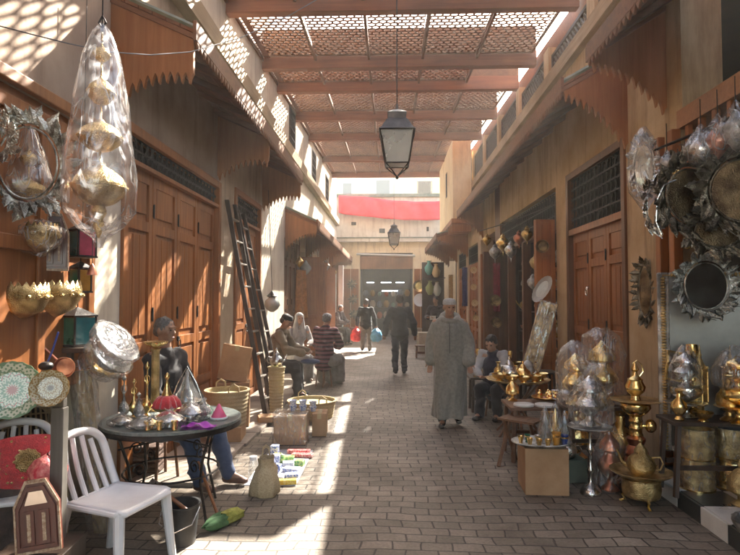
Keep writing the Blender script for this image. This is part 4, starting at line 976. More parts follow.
# ------------------------------------------------------------------ iron table and what stands on it
TX, TY, TZ = -1.665, 4.29, .73
t = thing('iron_table', 'round wrought iron table with scrolled legs crowded with tea ware', 'table', (TX, TY, 0))
lathe_obj('table_top', [(.001,TZ-.015),(.485,TZ-.015),(.50,TZ-.02),(.512,TZ-.02),(.515,TZ),(.50,TZ+.004),(.49,TZ),(.001,TZ)], mat('table_mosaic', (.10,.13,.13), .35, 0, (.22,.24,.22), 40, .2, 50), t, n=48)
lathe_obj('edge_band', [(.50,TZ-.055),(.516,TZ-.055),(.516,TZ-.021),(.50,TZ-.021)], IRON, t, n=48)
for k in range(4):
    a = PI/4+k*PI/2+.2; c, s__ = math.cos(a), math.sin(a); g = MB()
    g.tube([(c*.45,s__*.45,TZ-.03),(c*.36,s__*.36,.45),(c*.34,s__*.34,.3),(c*.42,s__*.42,.0)], .011, 6)
    for (rc_, zc, rr) in ((.30, .56, .05), (.27, .40, .055)):
        g.tube([(c*(rc_+rr*(1-q*.75)*math.cos(q*9)), s__*(rc_+rr*(1-q*.75)*math.cos(q*9)), zc+rr*(1-q*.75)*math.sin(q*9)) for q in [i/18 for i in range(19)]], .006, 5)
    g.build('leg', IRON, t)
g = MB(); g.tube([(.35*math.cos(q), .35*math.sin(q), .34) for q in [i*2*PI/30 for i in range(30)]], .008, 5, True)
g.build('stretcher_ring', IRON, t)
g = MB()
for q in range(2): g.tube([(.44*math.cos(PI/4+q*PI/2+.2), .44*math.sin(PI/4+q*PI/2+.2), .58), (-.44*math.cos(PI/4+q*PI/2+.2), -.44*math.sin(PI/4+q*PI/2+.2), .58)], .007, 5)
g.build('cross_bar', IRON, t)
def on(px, Y): p = P(px, 400, Y); return V((p.x, Y, TZ+.002))
t = thing('cake_stand', 'tall brass fluted column with a dish on top, back of the iron table', 'cake stand', on(155, 4.55))
lathe_obj('column', [(.06,0),(.06,.012),(.035,.03),(.032,.05),(.03,.48),(.042,.50),(.02,.51)], BRASSE, t, flute=.05, fn=12); lathe_obj('dish', [(.015,.50),(.03,.515),(.075,.53),(.098,.555),(.10,.562),(.09,.56),(.03,.535),(.001,.53)], BRASS, t, n=30)
def sprinkler(label, px, Y, h, m):
    t = thing('rosewater_sprinkler', label, 'bottle', on(px, Y), group='rosewater sprinklers on the iron table')
    lathe_obj('body', [(.028,0),(.03,.006),(.012,.02),(.012,.03),(.034,.055),(.04,.08),(.03,.11),(.014,.135),(.009,.16)], m, t, flute=.05, fn=8)
    lathe_obj('neck', [(.009,.16),(.007,h*.55),(.014,h*.6),(.007,h*.65),(.005,h*.85),(.014,h*.88),(.016,h*.93),(.002,h)], m, t, n=12)
    g = MB(); g.tube([(.02*math.cos(a), 0, h*.68+.03*math.sin(a)) for a in [i*2*PI/12 for i in range(12)]], .003, 5, True); g.build('ring', m, t)
sprinkler('tallest gold rosewater sprinkler, in front of the brass column', 147, 4.35, .42, GOLD)
sprinkler('gold sprinkler standing left of the tallest one', 134, 4.28, .30, GOLD)
sprinkler('silver sprinkler at the left rim of the iron table', 124, 4.2, .34, SILVERE)
sprinkler('short silver sprinkler between two taller ones near the front', 139, 4.12, .22, SILVERE)
REDV = mat('red_velvet', (.48,.01,.02), .75, 0, (.65,.03,.04), 30, .4, 70, sheen=.8)
def redbox(label, px, Y, s_, top=True):
    t = thing('tagine_dish', label, 'dish', on(px, Y), group='red and gold tagine dishes')
    lathe_obj('base', [(.075*s_,0),(.08*s_,.008),(.05*s_,.02),(.05*s_,.035),(.105*s_,.06),(.11*s_,.075)], GOLD, t, n=30)
    lathe_obj('red_band', [(.10*s_,.075),(.104*s_,.08),(.09*s_,.12*s_),(.07*s_,.15*s_),(.04*s_,.165*s_)], REDV, t, n=48, flute=.09, fn=12)
    if top: lathe_obj('lid_top', [(.042*s_,.16*s_),(.035*s_,.18*s_),(.018*s_,.23*s_),(.008*s_,.28*s_),(.018*s_,.30*s_),(.02*s_,.315*s_),(.002,.34*s_)], GOLD, t)
    return t
redbox('red velvet and gold tagine dish with tall finial on the iron table', 167, 4.32, 1.0)
redbox('smaller red dish with gold foot in front of the tall red tagine', 168, 4.02, .62, False)
redbox('small red dish right of the other red dish, half hidden', 183, 4.2, .5, False)
t = thing('cloche', 'cone shaped silver and glass lid on a tray at the back of the iron table', 'cloche', on(187, 4.55))
lathe_obj('tray', [(.001,0),(.11,0),(.13,.01),(.135,.018),(.12,.012),(.001,.008)], SILVER, t, n=32); lathe_obj('foot', [(.05,0.008),(.03,.03),(.03,.06),(.11,.075),(.12,.085),(.001,.085)], SILVER, t)
lathe_obj('glass_cone', [(.105,.086),(.10,.12),(.06,.19),(.03,.27),(.012,.30)], GLASSM, t); lathe_obj('cone_core', [(.05,.086),(.045,.13),(.02,.2),(.01,.27),(.018,.31),(.002,.34)], SILVERE, t)
g = MB(); g.tube([(-.14,0,.05),(-.08,0,.22),(0,0,.36),(.08,0,.22),(.14,0,.05)], .004, 5); g.build('handle', SILVER, t)
def wrapped(label, px, Y, r, h, m, seed, grp='plastic wrapped dishes on the iron table', cat='dish', loc=None):
    t = thing('wrapped_dish', label, cat, loc if loc is not None else on(px, Y), group=grp)
    lathe_obj('dish_body', [(r*.5,0),(r*.55,.008),(r*.3,h*.2),(r*.8,h*.45),(r*.85,h*.5),(r*.6,h*.75),(r*.15,h*.88),(.004,h)], m, t, flute=.03, fn=10)
    wrap(t, [(r*.75,.0),(r*1.0,h*.3),(r*.95,h*.6),(r*.4,h*.98),(r*.15,h*1.15),(r*.3,h*1.3)], seed, WRAPT, amp=.2); return t
wrapped('plastic wrapped silver dish in the front middle of the iron table', 170, 3.98, .11, .10, SILVER, 50)
wrapped('plastic wrapped silver bowl right of the red dishes', 191, 4.15, .10, .14, SILVER, 51)
wrapped('plastic wrapped white dish at the right rim near the pink cone', 204, 4.25, .07, .12, SILVERE, 52)
wrapped('low plastic wrapped tray at the left rim of the iron table', 122, 4.02, .09, .07, SILVER, 53)
wrapped('wrapped silver tray with pink lining left of centre on the iron table', 143, 3.92, .10, .07, SILVERE, 54)
wrapped('wrapped gold footed dish at the front edge of the iron table', 152, 3.90, .06, .08, GOLD, 55)
for i, (px, lab) in enumerate(((148, 'gold tea glass left of two others at the front rim'), (160, 'gold tea glass, middle of three at the front rim'), (175, 'gold tea glass right of two others at the front rim'))):
    t = thing('tea_glass', lab, 'glass', on(px, 3.86+.01*i), group='gold tea glasses on the iron table')
    lathe_obj('cup', [(.018,0),(.02,.004),(.018,.01),(.022,.05),(.026,.065),(.023,.062),(.018,.02),(.001,.012)], GOLD, t)
g = MB(); g.M = Matrix.Identity(4)
t = thing('folded_cloth', 'bright purple folded cloth at the front right of the iron table', 'cloth', on(199, 3.95))
g.grid(lambda u, v: ((u-.5)*.22, (v-.5)*.12, .012+.022*(1-abs(u-.5)*2)+.008*math.sin(u*14+v*5)), 20, 10); g.grid(lambda u, v: ((u-.5)*.22, (v-.5)*.12, 0.001+.004*math.sin(u*14)**2), 20, 10)
g.build('cloth', mat('purple_cloth', (.30,.02,.38), .5, 0, (.42,.05,.5), 20, .3, 50), t, ang=180)
t = thing('cone_box', 'pink cone shaped box at the right end of the iron table', 'box', on(219, 4.25)); lathe_obj('cone', [(.06,0),(.062,.01),(.035,.06),(.008,.11),(.002,.115)], mat('pink_cone', (.75,.12,.25), .4), t)
lathe_obj('lace_band', [(.062,.001),(.066,.012),(.062,.018)], WHITEP, t, flute=.04, fn=14)
t = thing('cone_box', 'small green domed box just left of the pink cone', 'box', on(208, 4.45)); lathe_obj('dome', [(.035,0),(.036,.03),(.02,.055),(.002,.07)], mat('green_dome', (.10,.35,.2), .35), t)
# dark cloth hanging over the right edge of the table
# bucket, tools, cloth on the ground
p = P(178, 545, 3.75)
t = thing('bucket', 'black rubber bucket with wire handle under the iron table', 'bucket', (p.x, 3.80, 0))
BLKR = mat('black_rubber', (.012,.012,.013), .45, 0, (.03,.03,.03), 8, .2, 30)
lathe_obj('pail', [(.001,.004),(.09,.004),(.095,0),(.122,.25),(.13,.255),(.13,.265),(.115,.262),(.09,.02),(.001,.015)], BLKR, t, n=32)
g = MB(); g.tube([(-.128,0,.24),(-.11,-.10,.16),(0,-.155,.12),(.11,-.10,.16),(.128,0,.24)], .004, 6); g.build('handle', SILVER, t)
t = thing('trowel', 'metal trowel with pale handle poking out of the black bucket', 'tool', (p.x+.02, 3.84, .2), rot=(0,-.9,0))
g = MB(); g.cyl((0,0,.0), (0,0,.2), .016, .012); g.build('handle', W_OR, t); g = MB(); g.prism([(-.035,.2),(.035,.2),(.02,.32),(-.02,.32)], -.003, .003); g.build('blade', SILVER, t)
t = thing('cloth_bundle', 'green and yellow rolled cloth on the setts by the iron table', 'cloth', (P(222, 520, 4.05).x, 4.08, .045), rot=(PI/2, 0, -.55))
crumple([(.01,-.2),(.035,-.16),(.045,-.05),(.04,.0)], 60, .5).build('yellow_end', mat('yellow_cloth', (.22,.22,.03), .8, 0, (.40,.40,.08), 30), t, ang=180)
crumple([(.04,.0),(.042,.08),(.03,.14),(.01,.18)], 61, .5).build('green_end', mat('green_cloth', (.03,.09,.025), .8, 0, (.06,.15,.05), 30), t, ang=180)
g = MB(); a, b = P(198, 462, 4.5), P(219, 503, 4.2); b.z = .01; g.tube([tuple(a), tuple((a+b)/2), tuple(b)], .012, 7); tag(g.build('stick', W_OR, None), 'thin brown wooden stick leaning under the iron table', 'stick')
g = MB(); a, b = P(95, 470, 4.2), P(112, 418, 4.4); a.z = .02; a.x -= .06; g.tube([tuple(a), tuple(b)], .014, 7); tag(g.build('stick', W_OR, None), 'brown wooden pole leaning behind the white garden chair', 'stick')
# paper bag and jar
BAGM = mat('woven_bag', (.44,.32,.18), .85, 0, (.58,.46,.28), 60, .5, 100, stretch=(1,1,2))
p = P(265, 494, 4.72); t = thing('shopping_bag', 'beige woven bag with rolled neck and handles on the setts', 'bag', (p.x, 4.75, 0), .2)
crumple([(.075,0),(.10,.02),(.105,.12),(.09,.20),(.055,.25),(.06,.31)], 62, .28).build('bag_body', BAGM, t, ang=180)
for y in (-.03, .03): g = MB(); g.tube([(-.03,y,.32),(-.025,y,.38),(0,y,.40),(.025,y,.38),(.03,y,.32)], .006, 6); g.build('handle', BAGM, t)
p = P(252, 468, 5.1); t = thing('glass_jar', 'clear plastic jar beside the beige bag', 'jar', (p.x, 5.15, 0)); lathe_obj('jar_body', [(.04,0),(.045,.01),(.045,.14),(.03,.17),(.03,.19)], GLASSM, t); lathe_obj('lid', [(.034,.17),(.034,.2),(.001,.2)], WHITEP, t)
# packets spread on the ground
PC = [mat('packet_'+n, c, .35, 0, c2, 60, .1, 40, contrast=(.45,.55)) for n, c, c2 in (('blue', (.10,.18,.5), (.7,.72,.75)), ('white', (.7,.7,.72), (.25,.3,.5)), ('red', (.55,.03,.05), (.75,.4,.35)), ('yellow', (.75,.5,.04), (.8,.65,.2)), ('green', (.10,.35,.10), (.5,.6,.2)), ('navy', (.03,.05,.2), (.3,.35,.55)), ('silver', (.55,.56,.6), (.8,.8,.82)))]
g = MB(); g.bb(-1.28, -.82, 4.95, 6.1, .0005, .006); tag(g.build('ground_sheet', mat('sheet_grey', (.32,.32,.36), .6, 0, (.45,.45,.5), 10, .3, 20), None, smooth=False), 'thin grey plastic sheet under the spread packets', 'sheet')
names = ['blue', 'white', 'red', 'yellow', 'green', 'navy', 'silver']
spots = [(3, -.90, 4.99, .16, .06, .04, 'yellow packet nearest the camera at the corner of the sheet'), (1, -1.02, 5.13, .13, .09, .03, 'white packet lying behind the yellow one'), (0, -.90, 5.2, .12, .09, .03, 'blue and white packet at the street edge of the sheet'), (5, -1.13, 5.2, .10, .08, .05, 'dark navy packet on the near left of the sheet'),
    (1, -.93, 5.37, .15, .1, .03, 'wide white packet in the middle of the sheet'), (0, -1.09, 5.4, .1, .1, .045, 'square blue packet left of the wide white packet'), (4, -.88, 5.55, .09, .08, .05, 'green packet at the street edge of the sheet'), (6, -1.0, 5.56, .1, .09, .03, 'silver packet between the green one and the round tin'), (1, -1.12, 5.58, .08, .08, .09, 'upright white packet at the wall side of the sheet'),
    (4, -1.03, 5.75, .12, .08, .03, 'flat green packet far back on the sheet'), (2, -.90, 5.85, .22, .09, .03, 'long flat red packet across the far end of the sheet'), (2, -.96, 5.98, .24, .07, .035, 'long red packet furthest back on the sheet'), (3, -1.14, 5.76, .08, .07, .05, 'small yellow packet left of the flat green one'), (0, -1.2, 5.9, .08, .08, .1, 'upright blue packet at the far wall corner of the sheet')]
for (c, x, y, a, b, h, lab) in spots:
    o = MB().bb(-a/2, a/2, -b/2, b/2, 0, h).build('packet', PC[c], None, (x, y, .0065), random.uniform(-.25,.25), smooth=False, bevel=.004); tag(o, lab, 'packet', 'coloured packets on the sheet')
for (px, Y, r, m, lab) in ((271, 5.5, .045, PC[1], 'white ball shaped jar on the sheet beside the bag'), (281, 5.62, .04, PC[4], 'green round jar with dark lid on the sheet'), (276, 5.3, .04, PC[5], 'dark blue round jar near the beige bag')):
    p = P(px, 460, Y); t = thing('round_jar', lab, 'jar', (p.x, Y, .007), group='round jars on the sheet'); lathe_obj('jar_body', [(r*.6,0),(r,r*.5),(r,r*1.2),(r*.6,r*1.8)], m, t); lathe_obj('lid', [(r*.6,r*1.8),(r*.62,r*2.1),(r*.2,r*2.3),(.002,r*2.5)], m, t)
# cartons
p = P(289, 444, 6.3); carton('brown cardboard box in clear plastic at the edge of the street', (-1.12, 6.45, 0), (.36, .30, .33), .03)
g = MB(); g.bb(-.195,.195,-.165,.165,0.0,.35); o = g.build('plastic_cover', WRAPT, None, (-1.12, 6.45, .001), .03, smooth=False); tag(o, 'clear plastic sheet cover over the larger brown box', 'cover')
carton('smaller brown box right behind the plastic covered box', (-.84, 6.85, 0), (.17, .3, .27), .05)
for (px, py, Y, lab) in ((293, 412, 6.5, 'blue and white cup stack, left one on the cardboard boxes'), (303, 413, 6.5, 'blue and white cup stack in the middle of the cardboard boxes'), (313, 414, 6.85, 'blue and white cup stack, right one on the smaller box')):
    p = P(px, py, Y); z = .352 if Y < 6.7 else .272
    t = thing('cup_stack', lab, 'cups', (p.x, Y, z), group='cup stacks on the cardboard boxes')
    for k in range(2): lathe_obj('cup', [(.03,k*.06),(.045,k*.06+.05),(.048,k*.06+.058),(.04,k*.06+.055),(.001,k*.06+.01)], PC[k], t)
basket('straw_basket', 'wide shallow straw basket with two handles behind the cardboard boxes', (P(312,398,7.8).x, 7.8, 0), .33, .22, handles=True)
carton('flat pale box lying left of the wide straw basket', (-1.55, 7.4, .036), (.35, .25, .07), .3, tape=False)
carton('brown crate under the round raffia basket', (-1.87, 6.45, .0355), (.38, .38, .16), .1)
basket('raffia_basket', 'round raffia basket with two handles behind the iron table', (-1.87, 6.45, .197), .245, .38)
carton('tall brown box against the wall behind the raffia basket', (-1.98, 7.12, .036), (.40, .3, .55), .2)
carton('brown flap box tilted on top of the tall box by the wall', (-2.0, 7.1, .60), (.36, .12, .45), .2, rot=(.0, .18, .15))
p = P(275, 396, 7.9); basket('woven_bin', 'tall cream woven bin with white rim right of the ladder', (-1.60, 7.95, .0355), .115, .62, WICKER, handles=False, flare=1.3)
teapot('teapot', 'silver teapot standing on the tall woven bin', 'teapot', (-1.60, 7.95, .68), 1.0, SILVER, .5)
# ladder
t = thing('ladder', 'dark wooden ladder leaning against the wall between the two doors', 'ladder', (-1.70, 7.9, 0))
top = V((-.56, 0, 3.02))
for (dy, z1) in ((-.2, 1.0), (.2, 1.0)):
    g = MB(); a = V((0, dy, .036)); b = V((top.x, dy, top.z)); g.add([(a.x-.03,dy-.018,a.z),(a.x+.03,dy-.018,a.z),(a.x+.03,dy+.018,a.z),(a.x-.03,dy+.018,a.z),(b.x-.03,dy-.018,b.z),(b.x+.03,dy-.018,b.z),(b.x+.03,dy+.018,b.z),(b.x-.03,dy+.018,b.z)], [(0,3,2,1),(4,5,6,7),(0,1,5,4),(1,2,6,5),(2,3,7,6),(3,0,4,7)])
    g.build('rail', W_LADDER, t, smooth=False, bevel=.004)
for k in range(9):
    q = (k+.6)/9.4; g = MB(); g.box((top.x*q, 0, .036+(top.z-.036)*q), (.055, .37, .022)); g.build('rung', mat('rung_worn', (.16,.14,.12), .5, 0, (.3,.27,.24), 20) if k == 0 else bpy.data.materials['rung_worn'], t, smooth=False, bevel=.004)
t = thing('ladder', 'second dark ladder section standing just right of the first ladder', 'ladder', (-1.62, 8.35, 0)); top = V((-.62, 0, 2.95))
for dy in (-.17, .17):
    g = MB(); a = V((0, dy, .036)); b = V((top.x, dy, top.z)); g.add([(a.x-.028,dy-.016,a.z),(a.x+.028,dy-.016,a.z),(a.x+.028,dy+.016,a.z),(a.x-.028,dy+.016,a.z),(b.x-.028,dy-.016,b.z),(b.x+.028,dy-.016,b.z),(b.x+.028,dy+.016,b.z),(b.x-.028,dy+.016,b.z)], [(0,3,2,1),(4,5,6,7),(0,1,5,4),(1,2,6,5),(2,3,7,6),(3,0,4,7)])
    g.build('rail', W_LADDER, t, smooth=False, bevel=.004)
for k in range(9):
    q = (k+.6)/9.4; g = MB(); g.box((top.x*q, 0, .036+(top.z-.036)*q), (.05, .31, .02)); g.build('rung', bpy.data.materials['rung_worn'], t, smooth=False, bevel=.004)
# pale hanging lantern by the ladder
LG = mat('lantern_glass_pale', (.55,.58,.55), .15, 0, (.35,.38,.35), 5); 
t = thing('hanging_lantern', 'pale round glass lantern hanging right of the ladder', 'lantern', P(272, 312, 9.9)); 
lathe_obj('globe', [(.03,0),(.10,.05),(.14,.12),(.12,.2),(.06,.25),(.05,.27)], LG, t, flute=.03, fn=8); lathe_obj('cap', [(.06,.26),(.10,.28),(.05,.33),(.01,.38)], IRON, t)
g = MB(); g.tube([(0,0,.37),(-.1,.1,2.2)], .005, 5); g.build('wire', IRON, t)
# stone bench edge / folded textile stock beside the door
for i, (px, py, Y, c, lab) in enumerate(((127, 440, 5.3, (.10,.14,.14), 'dark green folded textile pile against the brown door behind the table'), (143, 455, 5.25, (.12,.07,.05), 'brown folded textile pile low behind the iron table'))):
    p = P(px, py, Y); t = thing('textile_pile', lab, 'textiles', (p.x, Y, .036), .1, 'folded textiles behind the iron table')
    for k in range(5):
        g = MB(); g.bb(-.19+.01*(k % 3), .19-.012*(k % 2), -.13, .13, k*.05, k*.05+.045); g.build('folded_cloth', mat('textile_%d%d' % (i, k), tuple(x*(1+.25*((k*7) % 3-1)) for x in c), .9, 0, tuple(x*.6 for x in c), 30, .4, 60), t, smooth=False, bevel=.018)
# ================================================================== STREET LANTERNS, CABLE
def street_lantern(label, loc, s_, drop):
    t = thing('street_lantern', label, 'street lamp', loc, group='hanging street lanterns')
    g = MB(); a, b, h = .155*s_, .105*s_, .30*s_
    GL = bpy.data.materials.get('lantern_milk') or mat('lantern_milk', (.75,.74,.68), .25, 0, (.6,.6,.56), 3)
    GLn = GL.node_tree.nodes['Principled BSDF']; GLn.inputs['Transmission Weight'].default_value = .55; GLn.inputs['Roughness'].default_value = .35
    for k in range(4):
        t0 = PI/4+k*PI/2; t1 = t0+PI/2; q = math.sqrt(2)
        P0 = V((a*q*math.cos(t0), a*q*math.sin(t0), 0)); P1 = V((b*q*math.cos(t0), b*q*math.sin(t0), -h)); P2 = V((b*q*math.cos(t1), b*q*math.sin(t1), -h)); P3 = V((a*q*math.cos(t1), a*q*math.sin(t1), 0))
        g.tube([P0, P1], .008*s_, 5); g.tube([P1, P2], .007*s_, 5); g.tube([P0, P3], .010*s_, 5); g.tube([P1, (0,0,-h-.11*s_)], .006*s_, 5)
        p = MB(); i = .94; nrm = ((P0+P1+P2+P3)/4); nrm.z = 0; nrm.normalize(); d = nrm*.004
        vs = [P0*i, P1*i, P2*i, P3*i]; 
        for v_ in vs: v_.z /= i
        p.add([tuple(v_) for v_ in vs]+[tuple(v_-d) for v_ in vs], [(0,1,2,3),(7,6,5,4),(0,4,5,1),(1,5,6,2),(2,6,7,3),(3,7,4,0)]); p.build('glass_pane', GL, t, smooth=False)
    g.ell((0,0,-h-.12*s_), .016*s_, 8, 6); g.build('frame', IRON, t)
    c = MB(); c.lathe([(.19*s_*1.18,-.004),(.20*s_*1.18,.0),(.185*s_*1.1,.02*s_),(.14*s_,.10*s_),(.115*s_,.12*s_),(.115*s_,.17*s_),(.125*s_,.175*s_),(.05*s_,.21*s_),(.02*s_,.22*s_),(.015*s_,.27*s_)], 4)
    o = c.build('cap', mat('lamp_cap', (.05,.05,.055), .5, .5, (.12,.12,.12), 8), t, smooth=False); o.rotation_euler = (0,0,PI/4)
    w_ = MB(); w_.cyl((0,0,.26*s_), (0,0,drop), .006, n=6); w_.build('hanging_rod', IRON, t)
p = P(397, 133, 5.60); street_lantern('large black street lantern with milky glass hanging high over the street', p, 1.08, roofz(5.65)-p.z)
p = P(394, 233, 19.2); street_lantern('small distant street lantern hanging in front of the far yellow wall', p, 1.35, roofz(19.2)-p.z)
g = MB(); pts = [P(-8, 24, 3.0), P(30, 34, 3.1), P(70, 44, 3.2), P(110, 52, 3.35), P(150, 55, 3.6), P(190, 52, 4.0), P(240, 38, 4.6), P(290, 15, 5.2), P(330, -8, 5.6)]
tag(g.tube(pts, .004, 5).build('cable', mat('cable_grey', (.12,.12,.13), .5), None), 'thin grey cable sagging across the upper left corner', 'cable')

# ================================================================== RIGHT SIDE WARES
# carton with oval tray of tea ware
carton('plain brown cardboard box holding up the oval silver tray', (1.33, 4.97, 0), (.36, .36, .385), -.05, tape=False)
def tray(name, label, c, rx, ry, m, group=None):
    t = thing(name, label, 'tray', c, group=group)
    g = MB(); n = 40; M_ = Matrix.Diagonal((rx, ry, 1, 1)); g.M = M_
    g.lathe([(.001,0),(.8,0),(.86,.004),(.93,.018),(1,.024),(1.0,.03),(.92,.025),(.85,.010),(.8,.006),(.001,.006)], n); g.build('tray_body', m, t)
    r = MB(); r.tube([(rx*math.cos(a), ry*math.sin(a), .028) for a in [k*2*PI/40 for k in range(40)]], .007, 6, True); r.build('rim', m, t)
    return t
TRZ = .39
tray('serving_tray', 'oval silver tray of tea ware on the plain cardboard box', (1.31, 4.92, TRZ), .25, .18, SILVERE)
def glass(label, x, y, z, m, h=.07, r=.025, grp='small tea glasses on the oval tray'):
    t = thing('tea_glass', label, 'glass', (x, y, z), group=grp)
    lathe_obj('cup', [(r*.7,0),(r*.75,.004),(r*.6,h*.2),(r*.85,h*.7),(r,h),(r*.92,h*.98),(r*.7,h*.5),(.001,h*.15)], m, t, n=16)
    lathe_obj('band', [(r*.87,h*.68),(r*.93,h*.7),(r*1.0,h*.85),(r*.93,h*.86)], GOLD, t, n=16)
for (x, y, m, lab) in ((1.13,4.90,GOLD,'gold tea glass at the left tip of the oval tray'), (1.19,4.83,GOLD,'second gold tea glass from the left on the oval tray'), (1.26,4.80,GOLD,'third gold tea glass at the front of the oval tray'), (1.33,4.79,GOLD,'gold tea glass just left of the orange one'),
        (1.20,4.96,G_GREEN,'green tea glass behind the gold glasses on the oval tray'), (1.28,4.93,SILVER,'silver tea glass in the middle of the oval tray')):
    glass(lab, x, y, TRZ+.0065, m)
glass('orange lamp glass at the front of the oval tray', 1.41, 4.82, TRZ+.0065, G_AMB, .12, .04)
glass('dark blue glass at the right tip of the oval tray', 1.49, 4.86, TRZ+.0065, G_BLUE, .09, .035)
for (x, y, s_, m, lab, sd) in ((1.36, 4.98, 1.0, SILVERE, 'wrapped stack of silver cups, middle of the oval tray', 70), (1.44, 4.95, 1.15, GOLD, 'wrapped tall gold cone at the back of the oval tray', 71), (1.52, 4.95, .9, SILVERE, 'wrapped silver cone at the right end of the oval tray', 72)):
    t = thing('wrapped_cone', lab, 'ware', (x, y, TRZ+.0065), group='plastic wrapped cones on the oval tray')
    lathe_obj('cone', [(.04*s_,0),(.05*s_,.02),(.03*s_,.08*s_),(.038*s_,.1*s_),(.02*s_,.16*s_),(.024*s_,.18*s_),(.003,.26*s_)], m, t); wrap(t, [(.06*s_,0),(.06*s_,.1*s_),(.03*s_,.24*s_),(.008,.31*s_)], sd, WRAPT, amp=.18)
# low wooden table behind with trays
def wtable(name, label, loc, w_, d_, h, m, rz=0, legs=(.045,)):
    t = thing(name, label, 'table', loc, rz); g = MB(); g.bb(-w_/2, w_/2, -d_/2, d_/2, h-.03, h); g.build('table_top', m, t, smooth=False, bevel=.005)
    for sx in (-1, 1):
        for sy in (-1, 1):
            g = MB(); x, y = sx*(w_/2-.05), sy*(d_/2-.05); g.tube([(x,y,h-.03),(x*1.08,y*1.08,.0)], .024, 5); g.build('leg', m, t, smooth=False)
    for sy in (-1, 1): g = MB(); g.bb(-w_/2+.05, w_/2-.05, sy*(d_/2-.055)-.01, sy*(d_/2-.055)+.01, h*.35, h*.35+.035); g.build('stretcher', m, t, smooth=False)
    return t
W_MID = wood('wood_mid', (.13,.06,.03), (.22,.11,.055), .55, 'X')
wtable('wooden_table', 'low brown wooden table with marble tops and a red tray', (1.55, 5.95, 0), .66, .5, .55, W_MID)
MARB = mat('marble', (.55,.52,.48), .4, 0, (.7,.68,.64), 8)
for (x, y, lab) in ((1.37, 5.80, 'white marble slab at the left corner of the low wooden table'), (1.58, 5.78, 'white marble slab in front of the red tray')):
    o = MB().lathe([(.001,0),(.10,0),(.105,.004),(.105,.02),(.1,.024),(.001,.024)], 10).build('marble_slab', MARB, None, (x, y, .552)); tag(o, lab, 'slab', 'marble slabs on the low table')
t = tray('serving_tray', 'red lined gold tray heaped with small gold trinkets on the low table', (1.68, 6.02, .58), .17, .14, GOLD)
lathe_obj('red_lining', [(.001,.007),(.12,.007),(.12,.012),(.001,.012)], REDV, t)
rd = random.Random(11)
trink = [('gold ring holder at the left of the red lined tray', -.08, .02), ('gold ring holder at the front of the red lined tray', .0, -.07), ('gold ring holder in the middle of the red lined tray', .01, .03), ('gold ring holder at the right of the red lined tray', .09, .0)]
for lab, dx, dy in trink:
    t = thing('trinket', lab, 'trinket', (1.68+dx, 6.02+dy, .593), rd.uniform(0,3), 'gold trinkets on the red lined tray')
    lathe_obj('trinket_body', [(.03,0),(.034,.01),(.02,.03),(.028,.05),(.01,.07),(.014,.08),(.002,.09)], GOLD, t, n=14, flute=.08, fn=6)
# leaning wooden folding stool
t = thing('folding_stool', 'old wooden folding stool leaning by the cardboard box', 'stool', (1.30, 5.62, 0), .9)
for sy in (-.16, .16):
    g = MB(); g.tube([(-.17, sy, 0), (.12, sy, .45)], .02, 5); g.build('leg', W_MID, t, smooth=False); g = MB(); g.tube([(.17, sy*.85, 0), (-.10, sy*.85, .45)], .02, 5); g.build('leg', W_MID, t, smooth=False)
g = MB()
for k in range(4): g.bb(-.13+k*.065, -.075+k*.065, -.19, .19, .445, .465)
g.build('seat', W_MID, t, smooth=False)
